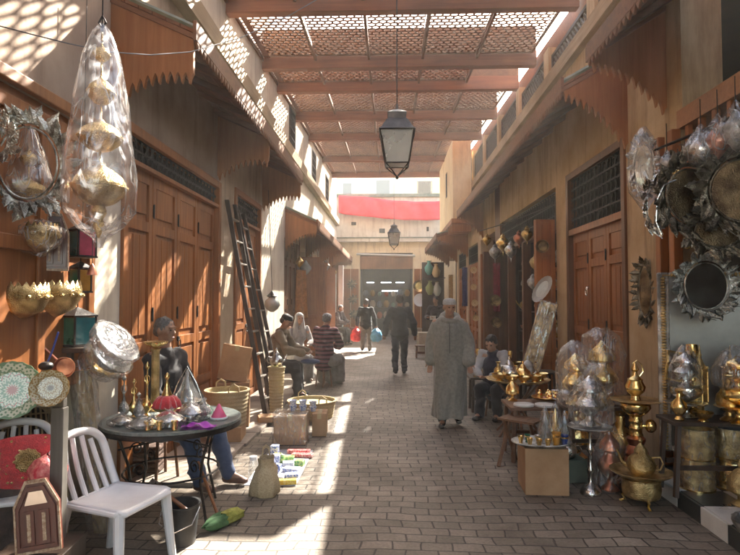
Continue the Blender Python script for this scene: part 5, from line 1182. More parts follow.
# brass tray table
TT = V((P(518,378,6.9).x, 6.9, .66))
t = thing('tray_table', 'round brass tray table on folding legs covered with brass pots', 'table', (TT.x, TT.y, 0))
lathe_obj('tray', [(.001,.645),(.33,.645),(.355,.65),(.375,.668),(.38,.672),(.37,.675),(.345,.66),(.001,.655)], BRASSE, t, n=48)
for k in range(3):
    a = k*PI/3+.3; g = MB(); g.tube([(.30*math.cos(a), .30*math.sin(a), .0), (-.28*math.cos(a), -.28*math.sin(a), .645)], .013, 6); g.tube([(-.30*math.cos(a+.2), -.30*math.sin(a+.2), .0), (.28*math.cos(a+.2), .28*math.sin(a+.2), .645)], .013, 6); g.build('leg', W_MID, t)
def pot(label, loc, s_, m, kind, grp, cat='pot'):
    t = thing({0:'bowl',1:'vase',2:'teapot',3:'candlestick',4:'incense_burner'}[kind], label, {0:'bowl',1:'vase',2:'teapot',3:'candlestick',4:'incense burner'}[kind], loc, random.uniform(0,6), grp)
    if kind == 0: lathe_obj('bowl_body', [(.035*s_,0),(.04*s_,.006),(.03*s_,.015*s_),(.07*s_,.04*s_),(.085*s_,.075*s_),(.088*s_,.08*s_),(.08*s_,.076*s_),(.05*s_,.03*s_),(.001,.02*s_)], m, t, flute=.02, fn=12); lathe_obj('foot_ring', [(.036*s_,0.001),(.045*s_,.0),(.044*s_,.008*s_),(.03*s_,.012*s_)], m, t)
    if kind == 1: lathe_obj('vase_body', [(.03*s_,0),(.035*s_,.008),(.02*s_,.03*s_),(.06*s_,.09*s_),(.055*s_,.13*s_),(.02*s_,.17*s_),(.018*s_,.21*s_)], m, t, flute=.02, fn=9); lathe_obj('lip', [(.018*s_,.205*s_),(.035*s_,.23*s_),(.03*s_,.228*s_),(.012*s_,.2*s_)], m, t)
    if kind == 2:
        lathe_obj('body', [(.045*s_,0),(.085*s_,.04*s_),(.095*s_,.075*s_),(.08*s_,.12*s_),(.042*s_,.15*s_)], m, t, flute=.03, fn=10); lathe_obj('lid', [(.044*s_,.15*s_),(.03*s_,.18*s_),(.008*s_,.2*s_),(.014*s_,.215*s_),(.003,.235*s_)], m, t)
        g = MB(); g.tube([(.085*s_,0,.06*s_),(.13*s_,0,.11*s_),(.155*s_,0,.16*s_)], [.014*s_,.009*s_,.006*s_], 8); g.build('spout', m, t); g = MB(); g.tube([(-.07*s_,0,.13*s_),(-.13*s_,0,.13*s_),(-.125*s_,0,.06*s_),(-.085*s_,0,.05*s_)], .006*s_, 6); g.build('handle', m, t)
    if kind == 3: lathe_obj('stem', candle_profile(.25*s_, .05*s_), m, t); lathe_obj('cup', [(.02*s_,.25*s_),(.026*s_,.27*s_),(.022*s_,.3*s_),(.016*s_,.3*s_),(.014*s_,.26*s_)], m, t)
    if kind == 4:
        lathe_obj('burner_bowl', [(.05*s_,0),(.052*s_,.008),(.02*s_,.03*s_),(.02*s_,.05*s_),(.07*s_,.08*s_),(.072*s_,.11*s_)], m, t); lathe_obj('pierced_lid', [(.073*s_,.11*s_),(.065*s_,.15*s_),(.035*s_,.19*s_),(.01*s_,.21*s_),(.018*s_,.23*s_),(.003,.26*s_)], m, t, flute=.04, fn=10)
    return t
top = .657; G1 = 'pots on the round brass tray table'
for (dx, dy, s_, m, k, lab) in ((-.24, -.10, 1.1, GOLD, 0, 'gold bowl at the left edge of the brass tray table'), (-.12, -.20, 1.0, GOLD, 0, 'gold bowl at the front left of the brass tray table'), (-.10, .02, 1.2, SILVER, 2, 'fat silver teapot in the left middle of the brass tray table'),
        (.02, -.22, .9, GOLD, 0, 'small gold bowl at the front centre of the tray table'), (.05, -.04, 1.0, GOLD, 2, 'gold teapot at the centre of the brass tray table'), (.16, -.17, 1.0, GOLD, 0, 'gold bowl at the front right of the brass tray table'),
        (.26, -.03, 1.1, GOLD, 0, 'gold bowl at the right edge of the brass tray table'), (.15, .12, 1.1, SILVERE, 4, 'silver lidded burner at the back right of the tray table'), (-.05, .2, 1.1, BRASS, 3, 'brass candlestick at the back of the tray table'), (-.22, .1, .9, BRASS, 1, 'slim brass vase at the back left of the tray table')):
    pot(lab, (TT.x+dx, TT.y+dy, top), s_, m, k, G1)
t = thing('swan_dish', 'silver swan necked dish standing on the brass tray table', 'dish', (TT.x+.14, TT.y+.0, top), .4)
lathe_obj('body', [(.03,0),(.07,.03),(.08,.05),(.05,.07),(.001,.075)], SILVER, t); g = MB(); g.tube([(.06,0,.05),(.10,0,.10),(.06,0,.16),(.07,0,.21),(.12,0,.20)], [.015,.013,.01,.01,.005], 8); g.build('neck', SILVER, t)
wtable('wooden_table', 'small dark table with brass jars left of the tray table', (1.36, 8.35, 0), .38, .4, .5, W_DARK)
for (x, y, s_, m, k, lab) in ((1.27, 8.25, 1.2, BRASS, 1, 'brass vase left on the small dark table'), (1.40, 8.22, 1.1, SILVER, 2, 'silver teapot on the small dark table'), (1.48, 8.40, 1.2, BRASS, 4, 'brass burner right on the small dark table'), (1.33, 8.45, 1.3, BRASS, 3, 'brass candlestick at the back of the small dark table')):
    pot(lab, (x, y, .502), s_, m, k, 'brass jars on the small dark table')
# tall leaning mirror and white oval plate by the open leaf
t = thing('tall_mirror', 'narrow wrapped brass mirror leaning by the open orange door leaf', 'mirror', (P(528,368,8.0).x+.04, 8.0, .66), rot=(-.10, .27, -.25))
g = MB(); g.bb(-.10,.10,-.01,.01,0,.95); g.bb(-.12,-.09,-.02,.012,-.02,.97); g.bb(.09,.12,-.02,.012,-.02,.97); g.build('frame', BRASSE, t, smooth=False, bevel=.004); g = MB(); g.bb(-.088,.088,-.014,-.011,.02,.93); g.build('glass', BRASSE, t, smooth=False)
g = MB(); g.bb(-.13,.13,-.03,.02,-.02,.98); g.build('plastic_wrap', WRAPT, t, smooth=False, bevel=.01)
wtable('wooden_table', 'narrow dark bench carrying the leaning wrapped mirror', (2.10, 8.05, 0), .5, .35, .62, W_DARK)
t = plate('white oval dish hanging at a slant on the open orange door leaf', P(542, 289, 8.25), .24, mat('white_glaze', (.65,.63,.60), .25, 0, (.5,.48,.45), 6), (PI/2+.2, .0, .9), None, cat='dish'); t.scale = (.42, .9, 1); t.rotation_euler = (PI/2, .55, -.25)
# shop shelves full of brass inside the middle shop
SHY = [(9.2, 10.5), (10.8, 11.8), (12.0, 12.8)]
cnt = 0; words_a = ['dull', 'bright', 'dark', 'pale', 'tarnished', 'shiny']; 
fr = [0, 1, 2, 3, 4]; kindw = ['bowl', 'vase', 'teapot', 'candlestick', 'incense burner']; row_w = ['lowest', 'second', 'third', 'fourth', 'top']; bay_w = ['near', 'middle', 'far']; used = {}
for b, (a, e) in enumerate(SHY):
    t = thing('shelf_unit', '%s set of dark wooden shelves in the brass shop on the right' % bay_w[b], 'shelf', (2.93, (a+e)/2, 0))
    for r in range(5):
        g = MB(); g.bb(.0, .30, -(e-a)/2, (e-a)/2, .45+r*.45, .475+r*.45); g.build('shelf_board', W_DARK, t, smooth=False)
    g = MB(); g.bb(.28, .30, -(e-a)/2, (e-a)/2, 0, 2.6); g.build('back_panel', W_DARK, t, smooth=False)
    for sy in (-1, 1): g = MB(); g.bb(.0, .30, sy*(e-a)/2-.012*(1+sy), sy*(e-a)/2+.012*(1-sy), 0, 2.6); g.build('side_panel', W_DARK, t, smooth=False)
    posw = ['near end', 'near side', 'middle', 'far side', 'far end']
    for r in range(5):
        n = 5 if b < 1 else 3
        for k in range(n):
            kk = (k*3+r*2+b) % 5; m = [BRASS, GOLD, SILVER, BRASSE, COPPER, SILVERE][(k+r*2+b*3) % 6]; mw = {'brass':'brass', 'gold_polished':'gold', 'silver':'silver', 'brass_engraved':'engraved brass', 'copper':'copper', 'silver_engraved':'engraved silver'}[m.name]
            y = a+.12+(e-a-.24)*k/(n-1); pw = posw[k] if n == 5 else posw[[0, 2, 4][k]]
            pot('%s %s at the %s of the %s shelf, %s shelf set' % (mw, kindw[kk], pw, row_w[r], bay_w[b]), (3.06, y, .477+r*.45), random.uniform(1.0, 1.5), m, kk, 'metalware on the shelves of the brass shop')
# things hung around the middle shop entrance, iron rail
g = MB(); g.tube([P(480, 231, 12.6), P(500, 225, 11.2), P(525, 216, 9.9), P(552, 205, 8.8)], .01, 6); tag(g.build('hanging_rail', IRON, None), 'curved iron rail above the middle shop carrying hanging lamps', 'rail')
hl = [(487, 240, 12.4, .10, BRASS, 'brass lamp at the far end of the iron rail'), (495, 252, 11.6, .12, SILVERE, 'silver lamp, second from the far end of the iron rail'), (503, 243, 11.0, .13, GOLD, 'gold lamp hanging in the middle of the iron rail'), (511, 250, 10.6, .12, SILVER, 'large silver globe lamp low under the iron rail'),
      (519, 238, 10.2, .10, COPPER, 'copper lamp near the front half of the iron rail'), (527, 234, 9.8, .10, BRASS, 'small brass lamp, second from the near end of the iron rail'), (537, 262, 9.2, .12, BRASSE, 'engraved brass lamp hanging low beside the open orange leaf'), (533, 282, 9.6, .10, SILVERE, 'dark silver lamp hanging lowest beside the open leaf')]
for (px, py, Y, r, m, lab) in hl:
    t = thing('hanging_lamp', lab, 'lamp', P(px, py, Y), group='small lamps on the iron rail')
    lathe_obj('globe', [(.004,-r*1.3),(r*.3,-r*1.1),(r*.8,-r*.6),(r,0),(r*.85,r*.4),(r*.4,r*.8),(r*.45,r*.95),(r*.1,r*1.4)], m, t, flute=.04, fn=8)
    g = MB(); g.tube([(0,0,r*1.3),(0,0,r*1.3+.25)], .004, 5); g.build('chain', IRON, t); g = MB(); g.tube([(.0,0,-r*1.2),(0,0,-r*2)], [.01,.002], 5); g.build('finial', m, t)
# strings of plates on the far leaf
for i, (px, py, Y, r) in enumerate(((484, 277, 13.6, .10), (485, 292, 13.6, .085), (486, 306, 13.55, .10), (486, 321, 13.5, .09), (474, 270, 15.9, .10), (474, 287, 15.9, .09), (475, 303, 15.9, .10), (476, 318, 15.8, .09))):
    plate(('%s cream plate from the top of the %s plate string on the right' % (['first', 'second', 'third', 'fourth'][i % 4], 'near' if i < 4 else 'far')), P(px, py, Y), r, RM_CREAM, (PI/2, 0, -.35), None, 'cream plates hung in two strings')
for i, (px, py, Y, c, lab) in enumerate(((497, 285, 12.7, (.25,.03,.05), 'dark red textile strip hanging beside the middle shop'), (465, 285, 16.0, (.06,.08,.2), 'dark blue textile strip hanging on the far orange doors'), (451, 290, 18.4, (.4,.25,.08), 'ochre textile strip hanging under the far right awning'))):
    p = P(px, py, Y); g = MB(); g.grid(lambda u, v: ((u-.5)*.16+.0, .02*math.sin(u*12), -(v)*1.1+.5), 10, 8); o = g.build('textile', mat('textile_hang%d' % i, c, .9, 0, tuple(x*.5 for x in c), 18, .3, 40), None, p, -.5, ang=180); md = o.modifiers.new('t', 'SOLIDIFY'); md.thickness = .012
    tag(o, lab, 'textile', 'hanging textile strips')
# tall silver stand with bundle
SX, SY = 1.70, 4.85
t = thing('tray_stand', 'tall silver pedestal with a wide tray, on the setts by the brazier', 'stand', (SX, SY, 0))
lathe_obj('pedestal', [(.085,0),(.09,.01),(.085,.03),(.06,.06),(.025,.085),(.012,.11),(.012,.16),(.028,.19),(.03,.205),(.012,.235),(.011,.33),(.03,.36),(.034,.375),(.012,.41),(.012,.50),(.05,.545)], SILVER, t)
lathe_obj('tray', [(.001,.535),(.12,.54),(.165,.55),(.185,.565),(.18,.57),(.16,.557),(.001,.548)], SILVERE, t, n=36)
def lampstack(label, loc, h, r, m, seed, wprof, grp):
    t = thing('wrapped_lamp', label, 'lamp', loc, group=grp)
    lathe_obj('lamp_base', [(r*.7,0),(r*.75,.01),(r*.3,h*.12),(r*.25,h*.2),(r*.9,h*.35),(r,h*.42),(r*.8,h*.5)], m, t, flute=.03, fn=10); lathe_obj('lamp_crown', [(r*.82,h*.5),(r*.5,h*.6),(r*.45,h*.64),(r*.85,h*.7),(r*.8,h*.8),(r*.3,h*.92),(.004,h)], m, t, flute=.05, fn=8)
    wrap(t, wprof, seed, WRAPT, amp=.2, n=36); return t
GW = 'plastic wrapped lamps on the right'
lampstack('wrapped silver lamp on the tall pedestal tray', (SX, SY, .572), .42, .12, SILVER, 80, [(.11,0),(.17,.06),(.165,.2),(.10,.36),(.05,.42),(.13,.52)], GW)
wtable('wooden_table', 'dark plinth table behind the silver pedestal carrying wrapped lamps', (1.98, 5.55, 0), .62, .36, .62, W_DARK)
lampstack('tall bulky wrapped lamp, right one on the dark plinth table', (2.05, 5.50, .622), .62, .15, BRASS, 81, [(.13,0),(.18,.1),(.17,.3),(.19,.48),(.15,.66),(.05,.74)], GW)
lampstack('boxy wrapped gold lamp, left one on the dark plinth table', (1.80, 5.5, .622), .50, .13, GOLD, 82, [(.14,0),(.16,.15),(.17,.4),(.12,.54),(.03,.62)], GW)
carton('dark green low crate behind the silver pedestal foot', (1.62, 5.22, 0), (.28, .22, .2), .1, name='crate', m=mat('crate_green', (.05,.07,.05), .7, 0, (.09,.1,.07), 8), tape=False)
teapot('teapot', 'silver teapot on the dark green crate behind the pedestal', 'teapot', (1.62, 5.2, .202), .9, SILVER, 2.5)
# tall brass samovar / fountain
BX, BY = 2.17, 5.05
t = thing('brass_fountain', 'tall brass incense tower with a wide disc and knobbed column', 'brass tower', (BX, BY, 0))
lathe_obj('copper_foot', [(.17,0),(.175,.02),(.16,.05),(.10,.20),(.085,.26),(.10,.28),(.10,.30),(.06,.36),(.075,.40),(.08,.42),(.055,.44)], COPPER, t, flute=.015, fn=12)
lathe_obj('column', [(.05,.43),(.06,.45),(.05,.47),(.052,.50),(.06,.51),(.05,.53),(.052,.56),(.06,.57),(.05,.59),(.055,.62)], BRASS, t)
lathe_obj('bowl', [(.05,.61),(.10,.65),(.125,.69),(.12,.72),(.07,.735)], GOLD, t); lathe_obj('disc', [(.06,.735),(.16,.742),(.215,.752),(.22,.757),(.21,.758),(.001,.75)], BRASSE, t, n=40)
lathe_obj('upper_pot', [(.045,.755),(.035,.79),(.075,.83),(.085,.87),(.06,.92),(.065,.935),(.03,.96),(.02,1.0),(.035,1.02),(.004,1.09)], GOLD, t)
g = MB(); g.tube([(.04,0,.96),(.07,0,1.0),(.06,0,1.06),(.02,0,1.10),(-.02,0,1.07)], .005, 6); g.build('ring_handle', GOLD, t)
g = MB(); g.ell((.12,-.02,.53), (.05,.045,.06)); g.tube([(.05,-.01,.53),(.09,-.02,.53)], .014, 7); g.build('side_knob', GOLD, t)
# round brazier with tray and kettle
RX, RY = 2.02, 4.62
t = thing('brazier', 'round fluted brass brazier on three feet under a wide tray', 'brazier', (RX, RY, 0))
lathe_obj('brazier_body', [(.09,.06),(.13,.065),(.145,.09),(.15,.14),(.145,.19),(.15,.21),(.135,.215),(.001,.19)], BRASSE, t, flute=.025, fn=16)
for k in range(3): a = k*2*PI/3+.5; g = MB(); g.tube([(.11*math.cos(a),.11*math.sin(a),.08),(.14*math.cos(a),.14*math.sin(a),.05),(.125*math.cos(a),.125*math.sin(a),.02),(.16*math.cos(a),.16*math.sin(a),.0)], [.016,.012,.01,.013], 6); g.build('foot', BRASS, t)
lathe_obj('wide_tray', [(.001,.215),(.15,.218),(.19,.235),(.235,.262),(.24,.268),(.23,.27),(.18,.245),(.001,.225)], BRASSE, t, n=40, flute=.012, fn=20)
teapot('kettle', 'dull brass kettle sitting on the round brazier tray', 'kettle', (RX+.0, RY, .227), 1.15, BRASSE, 2.7)
lampstack('wrapped copper lamp leaning behind the round brazier', (1.90, 4.95, .0), .5, .1, COPPER, 83, [(.1,0),(.13,.1),(.12,.35),(.04,.55)], GW)
# banded cylinder pots on the threshold
def canister(label, x, y, z, r, h, m, seed, grp='banded brass drums on the tiled step'):
    t = thing('brass_drum', label, 'drum', (x, y, z), group=grp); pr = [(r*.98,0)]
    for q in (0, .25, .5, .75): pr += [(r*1.03,h*q+.006), (r*1.03,h*q+.016), (r*.97,h*q+.026), (r*.97,h*(q+.25)-.012)]
    pr += [(r*1.03,h-.008),(r*1.03,h),(r*.9,h),(r*.9,h*.8),(.001,h*.8)]; lathe_obj('drum_body', pr, m, t, n=36); lathe_obj('base_ring', [(r*.9,0.001),(r*1.06,0),(r*1.06,.012),(r*.95,.018)], GOLD, t, n=36)
    wrap(t, [(r*1.05,.01),(r*1.10,h*.5),(r*1.05,h*1.03)], seed, WRAPT, amp=.05)
canister('lower brass drum of the left stack on the tiled step', 2.46, 4.62, .133, .125, .235, BRASSE, 90); canister('upper brass drum of the left stack on the tiled step', 2.46, 4.62, .372, .125, .235, BRASSE, 91)
canister('lower brass drum of the right stack on the tiled step', 2.76, 4.66, .133, .135, .235, GOLD, 92); canister('upper brass drum of the right stack on the tiled step', 2.76, 4.66, .372, .135, .235, BRASSE, 93)
p = P(724, 556, 3.72); t = thing('bowl', 'engraved silver bowl cut off by the lower right corner', 'bowl', (2.36, 3.62, .133)); lathe_obj('bowl_body', [(.08,0),(.15,.03),(.19,.09),(.2,.12),(.19,.118),(.14,.05),(.001,.03)], SILVERE, t, n=36, flute=.015, fn=18); lathe_obj('foot_ring', [(.081,.001),(.095,0),(.09,.015),(.07,.02)], SILVER, t)
# wares behind the drums: plinth with brass and wrapped pieces
t = wtable('wooden_table', 'dark display table inside the near shop behind the brass drums', (2.66, 4.52, .133), .98, .32, .573, W_DARK)
def pedestal_bowl(label, x, y, z, s_, m, grp='pedestal bowls in the near shop'):
    t = thing('pedestal_bowl', label, 'bowl', (x, y, z), group=grp)
    lathe_obj('pedestal', [(.08*s_,0),(.085*s_,.01),(.03*s_,.04*s_),(.02*s_,.08*s_),(.04*s_,.11*s_),(.03*s_,.13*s_)], m, t); lathe_obj('plate_ring', [(.001,.125*s_),(.17*s_,.135*s_),(.19*s_,.145*s_),(.18*s_,.15*s_),(.001,.14*s_)], m, t, n=36)
    lathe_obj('bowl_body', [(.03*s_,.15*s_),(.05*s_,.17*s_),(.12*s_,.21*s_),(.14*s_,.25*s_),(.135*s_,.29*s_),(.145*s_,.30*s_),(.12*s_,.30*s_),(.001,.28*s_)], m, t, n=32, flute=.02, fn=14)
    return t
pedestal_bowl('pewter pedestal bowl right of the beaded mirror post', 2.346, 4.536, .708, .82, SILVER)
pedestal_bowl('gold pedestal bowl at the right edge of the photo', 2.631, 4.342, .708, .86, GOLD)
lampstack('crinkled wrapped silver lamp standing in the pewter pedestal bowl', (2.346, 4.536, .708+.24), .28, .09, SILVER, 84, [(.06,0),(.12,.03),(.11,.14),(.06,.27),(.02,.33)], GW)
lampstack('wrapped gold lamp standing in the gold pedestal bowl', (2.631, 4.342, .708+.25), .26, .10, GOLD, 85, [(.07,0),(.15,.03),(.16,.14),(.10,.27),(.02,.34)], GW)
def gtower(label, x, y, z, h, w_):
    t = thing('brass_lantern', label, 'lantern', (x, y, z), .3, 'fretwork brass tower lanterns')
    g = MB(); n = 6
    for (z0, z1, r0, r1) in ((0,.04,1.1,.8),(.04,.16,.5,.5),(.16,.2,.9,1.1),(.2,.62,.95,.95),(.62,.66,1.15,1.0),(.66,.8,.9,.25),(.8,.86,.2,.32),(.86,1.0,.2,.03)):
        g.lathe([(w_*r0,z0*h),(w_*r1,z1*h)], n)
    g.build('lantern_body', BRASSE, t, smooth=False); g = MB()
    for k in range(6): a = PI*k/3; g.tube([(w_*math.cos(a),w_*math.sin(a),.2*h),(w_*math.cos(a),w_*math.sin(a),.64*h)], .006, 5); g.ell((w_*math.cos(a),w_*math.sin(a),.68*h), .012, 6, 5)
    g.build('posts', GOLD, t)
for (x, y, h, lab) in ((2.50, 4.62, .57, 'left gold fretwork tower lantern before the big mirror'), (2.74, 4.62, .56, 'right gold fretwork tower lantern before the big mirror')): gtower(lab, x, y, .708, h, .055)
t = thing('photo_stand', 'small tilted gilt mirror frame between post and tower lantern', 'mirror', (2.30, 4.64, .98), rot=(-.15, .18, 0)); g = MB()
for (a, b, c, d) in ((-.07,-.055,0,.24),(.055,.07,0,.24),(-.055,.055,0,.015),(-.055,.055,.225,.24)): g.bb(a, b, -.01, .01, c, d)
g.build('frame', GOLD, t, smooth=False); g = MB(); g.bb(-.055,.055,-.002,.002,.015,.225); g.build('glass', MIRRORD, t, smooth=False)
for (x, y, s_, k, m, lab) in ((2.90, 4.47, 1.4, 3, BRASS, 'brass candlestick at the right edge on the near display table'), (2.41, 4.42, .85, 0, BRASS, 'little brass bowl at the front of the near display table')):
    pot(lab, (x, y, .708), s_, m, k, 'brass pieces on the near display table')
for (x, y, s_, k, m, lab) in ((2.58, 4.25, 1.3, 4, BRASSE, 'brass lidded burner on the tiled step at the right edge'), (2.9, 4.3, 1.8, 3, GOLD, 'large gold candlestick on the tiled step at the right edge'), (2.72, 4.05, 1.2, 1, COPPER, 'copper vase on the tiled step near the corner bowl')):
    pot(lab, (x, y, .133), s_, m, k, 'brass pieces on the tiled step')
# big mirror with beaded frame
t = thing('standing_mirror', 'huge mirror with beaded metal frame standing in the near shop', 'mirror', (3.04, 4.66, .40), -.38)
g = MB(); w_, h_ = .68, 1.42
for (x0, x1, z0, z1) in ((-w_-.09, -w_, -.05, h_+.05), (w_, w_+.09, -.05, h_+.05)): g.bb(x0, x1, -.04, .03, z0, z1)
g.bb(-w_, w_, -.04, .03, -.05, .0); g.bb(-w_, w_, -.04, .03, h_, h_+.05); g.build('frame', SILVERE, t, smooth=False, bevel=.01)
g = MB()
g.bb(-w_-.05,-w_-.04,-.042,-.038,-.04,h_+.03); g.bb(-w_-.05,w_,-.042,-.038,h_+.02,h_+.03)
for k in range(60): g.ell((-w_-.045, -.045, -.03+k*.0245), (.022,.012,.012), 6, 5)
for k in range(52): g.ell((-w_+.02+k*.026, -.045, h_+.025), (.012,.012,.018), 6, 5)
g.build('beading', BRASSE, t); g = MB(); g.bb(-w_, w_, -.012, -.004, 0, h_); g.build('glass', mat('mirror_dulled', (.09,.09,.09), .32, 1, (.15,.145,.14), 3), t, smooth=False)  # glass darkened and roughened to dull its reflection of the open sky
BRZ = metal('dark_bronze', (.30,.22,.12), (.10,.07,.04), .38, bs=110, bump=.8)
DKP = metal('dark_pewter', (.34,.31,.24), (.07,.06,.04), .35, bs=80, bump=.9)
def wr(label, px, py, Y, rx, rz_, n, L, seed, yaw=0, glass=True, m=None, grp='ornate leaf framed mirrors on the right'):
    t = thing('leaf_mirror', label, 'mirror', P(px, py, Y), yaw, grp)
    wreath(rx, rz_, n, L, seed).build('frame', m or PEWTER, t, smooth=False)
    if glass: g = MB(); g.M = Matrix.Rotation(PI/2, 4, 'X') @ Matrix.Diagonal((rx*.88, rz_*.88, 1, 1)); g.lathe([(.001,-.004),(.5,.012),(1,-.004),(1,.004),(.5,.02),(.001,.006)] if m is DKP else [(.001,-.004),(1,-.004),(1,.004),(.001,.004)], 32); g.build('boss' if m is DKP else 'glass', BRZ if m is DKP else MIRRORD, t)
    return t
wr('round leaf framed mirror hanging low before the beaded mirror', 706, 286, 4.45, .18, .21, 22, .09, 101, -.1)
wr('large dark leaf wreath mirror, left one in the hanging cluster', 690, 196, 4.3, .24, .24, 26, .13, 102, .25, True, DKP)
wr('large dark leaf wreath mirror at the right edge of the hanging cluster', 742, 190, 4.1, .24, .26, 26, .13, 103, -.2, True, DKP)
wr('dark leaf wreath mirror hanging lower, under the two large wreaths', 718, 232, 4.25, .20, .13, 22, .11, 104, 0, True, DKP)
wr('dark leaf frame at the back of the hanging cluster', 705, 165, 4.6, .28, .12, 20, .12, 105, .1, False, DKP)
wr('oval leaf mirror hanging on the tan pillar by the near shop', 645, 292, 5.6, .07, .27, 20, .085, 106, -.95, True, DKP)
wr('bright silver leaf ornament at the left rim of the hanging cluster', 652, 206, 4.4, .075, .17, 16, .08, 107, .5, False, SILVER)
g = MB(); g.tube([tuple(P(664, 185, 4.2)+V((0,0,0))), tuple(P(657, 200, 4.2)), tuple(P(656, 222, 4.2)), tuple(P(662, 236, 4.2))], .006, 6); g.tube([tuple(P(664, 185, 4.2)), tuple(P(676, 180, 4.22))], .006, 6); tag(g.build('silver_hoop', SILVER, None), 'thin bright silver hoop curving at the left of the hanging cluster', 'hoop')
t = thing('leaf_mirror', 'bright wrapped silver leaf mirror hanging highest left of the shop', 'mirror', P(644, 168, 4.95), -.5, 'ornate leaf framed mirrors on the right')
wreath(.085, .25, 16, .07, 110).build('frame', SILVER, t, smooth=False); g = MB(); g.M = Matrix.Rotation(PI/2, 4, 'X') @ Matrix.Diagonal((.07, .2, 1, 1)); g.lathe([(.001,-.004),(1,-.004),(1,.004),(.001,.004)], 24); g.build('glass', MIRROR, t)
wrap(t, [(.03,-.36),(.12,-.2),(.125,.1),(.08,.27),(.02,.36)], 111, WRAPT, amp=.15)
for (px, py, Y, r, m, sd, lab) in ((701, 150, 4.15, .085, SILVER, 120, 'wrapped silver lamp in the row under the shop screen'), (718, 142, 4.1, .09, COPPER, 121, 'wrapped copper lamp in the row under the shop screen'), (736, 132, 4.0, .10, SILVERE, 122, 'wrapped dark silver lamp at the right end of the row under the screen'), (667, 162, 4.5, .04, SILVERE, 123, 'small wrapped silver lamp by the orange posts')):
    t = thing('hanging_lamp', lab, 'lamp', P(px, py, Y), group='wrapped lamps under the shop screen')
    lathe_obj('globe', [(.004,-r*1.4),(r*.4,-r),(r,-r*.2),(r*.95,r*.2),(r*.5,r*.9),(r*.1,r*1.6)], m, t, flute=.05, fn=8); wrap(t, [(r*.2,-r*1.6),(r*1.25,-r*.6),(r*1.3,r*.3),(r*.6,r*1.4),(r*.1,r*2.2)], sd, WRAP, amp=.2)
    g = MB(); g.tube([(0,0,r*1.5),(0,0,r*1.5+.25)], .004, 5); g.build('chain', IRON, t)
for i, (px, py, Y, r, m, lab) in enumerate(((678, 172, 4.35, .045, GOLD, 'small gold lamp bowl at the upper left of the dark wreaths'), (728, 165, 4.2, .05, BRASS, 'brass lamp bowl between the two dark wreaths at the top'), (688, 245, 4.5, .035, GOLD, 'small gold star lamp under the left dark wreath'), (735, 236, 4.3, .045, GOLD, 'small gold lamp bowl at the right edge below the wreaths'))):
    t = thing('hanging_lamp', lab, 'lamp', P(px, py, Y), group='little lamp bowls among the wreaths'); lathe_obj('bowl', [(.004,-r),(r*.7,-r*.6),(r,0),(r*.9,r*.1),(r*.2,r*.5)], m, t, flute=.06, fn=8); g = MB(); g.tube([(0,0,0),(0,0,r*4)], .003, 5); g.build('chain', IRON, t)
t = thing('rail', 'dark iron rail in the near shop carrying the leaf mirrors', 'rail', (0,0,0)); g = MB(); g.tube([tuple(P(655, 150, 4.9)), (2.45, 4.3, 2.95), (2.5, 3.6, 2.95)], .012, 6); g.build('rail_bar', IRON, t)
# far right awning shop and street end
CREAMC = mat('cream_paint', (.50,.44,.34), .6, 0, (.4,.34,.25), 6)
carton('cream painted crate standing in the far street', (P(428,318,17).x, 17.0, 0), (.62, .5, .62), .1, name='crate', m=CREAMC, tape=False)
t = wtable('wooden_table', 'small low wooden table in front of the cream crate', (P(421,325,15.6).x, 15.6, 0), .34, .3, .35, W_MID)
plate('gold round plate hung on the orange door of the far shop', P(419, 286, 25.8), .27, GOLD, (PI/2,0,0)); plate('white oval plate below the gold plate at the far shop', P(420, 300, 25.75), .30, mat('white_glaze2', (.8,.8,.78), .25), (PI/2,0,0))
for i, (px, py, Y, c, lab) in enumerate(((429, 270, 22.6, (.10,.35,.32), 'teal vase high on the far right shop front'), (436, 273, 22.6, (.7,.55,.3), 'cream vase beside the teal vase of the far right shop'), (430, 290, 22.4, (.25,.3,.12), 'green vase lower on the far right shop front'), (437, 291, 22.4, (.55,.6,.55), 'pale vase lower right on the far right shop front'))):
    t = thing('vase', lab, 'vase', P(px, py, Y), group='vases of the far right shop'); lathe_obj('vase_body', [(.07,-.2),(.16,-.05),(.18,.1),(.08,.25),(.06,.32),(.1,.36)], mat('far_vase%d' % i, c, .35), t); lathe_obj('lip', [(.1,.355),(.115,.37),(.07,.37)], GOLD, t)
t = thing('shelf_unit', 'dark shelf rack carrying vases at the far right shop', 'shelf', (P(433,283,22.8).x, 22.7, 0))
for z in (P(430,298,22.6).z-.03, P(430,277,22.6).z-.03): g = MB(); g.bb(-.45,.45,-.45,.1,z-.03,z); g.build('shelf_board', W_DARK, t, smooth=False)
g = MB(); g.bb(-.45,.45,.1,.13,0,3.1); g.build('back_panel', W_DARK, t, smooth=False)
for (px, py, Y, c, lab) in ((418, 320, 24.8, (.3,.2,.12), 'brown pouffe at the foot of the far orange doors'), (352, 318, 25.2, (.35,.10,.08), 'red brown pouffe outside the far shop'), (405, 325, 25.0, (.5,.42,.3), 'cream pouffe outside the far shop')):
    p = P(px, py, Y); t = thing('pouffe', lab, 'pouffe', (p.x, Y, 0), group='leather pouffes at the far shop'); lathe_obj('cushion_body', [(.2,0),(.26,.05),(.28,.18),(.24,.3),(.1,.34),(.001,.345)], mat('pouf_'+str(px), c, .6, 0, tuple(x*.6 for x in c), 12), t, flute=.03, fn=12); lathe_obj('button', [(.03,.345),(.02,.36),(.001,.362)], GOLD, t)
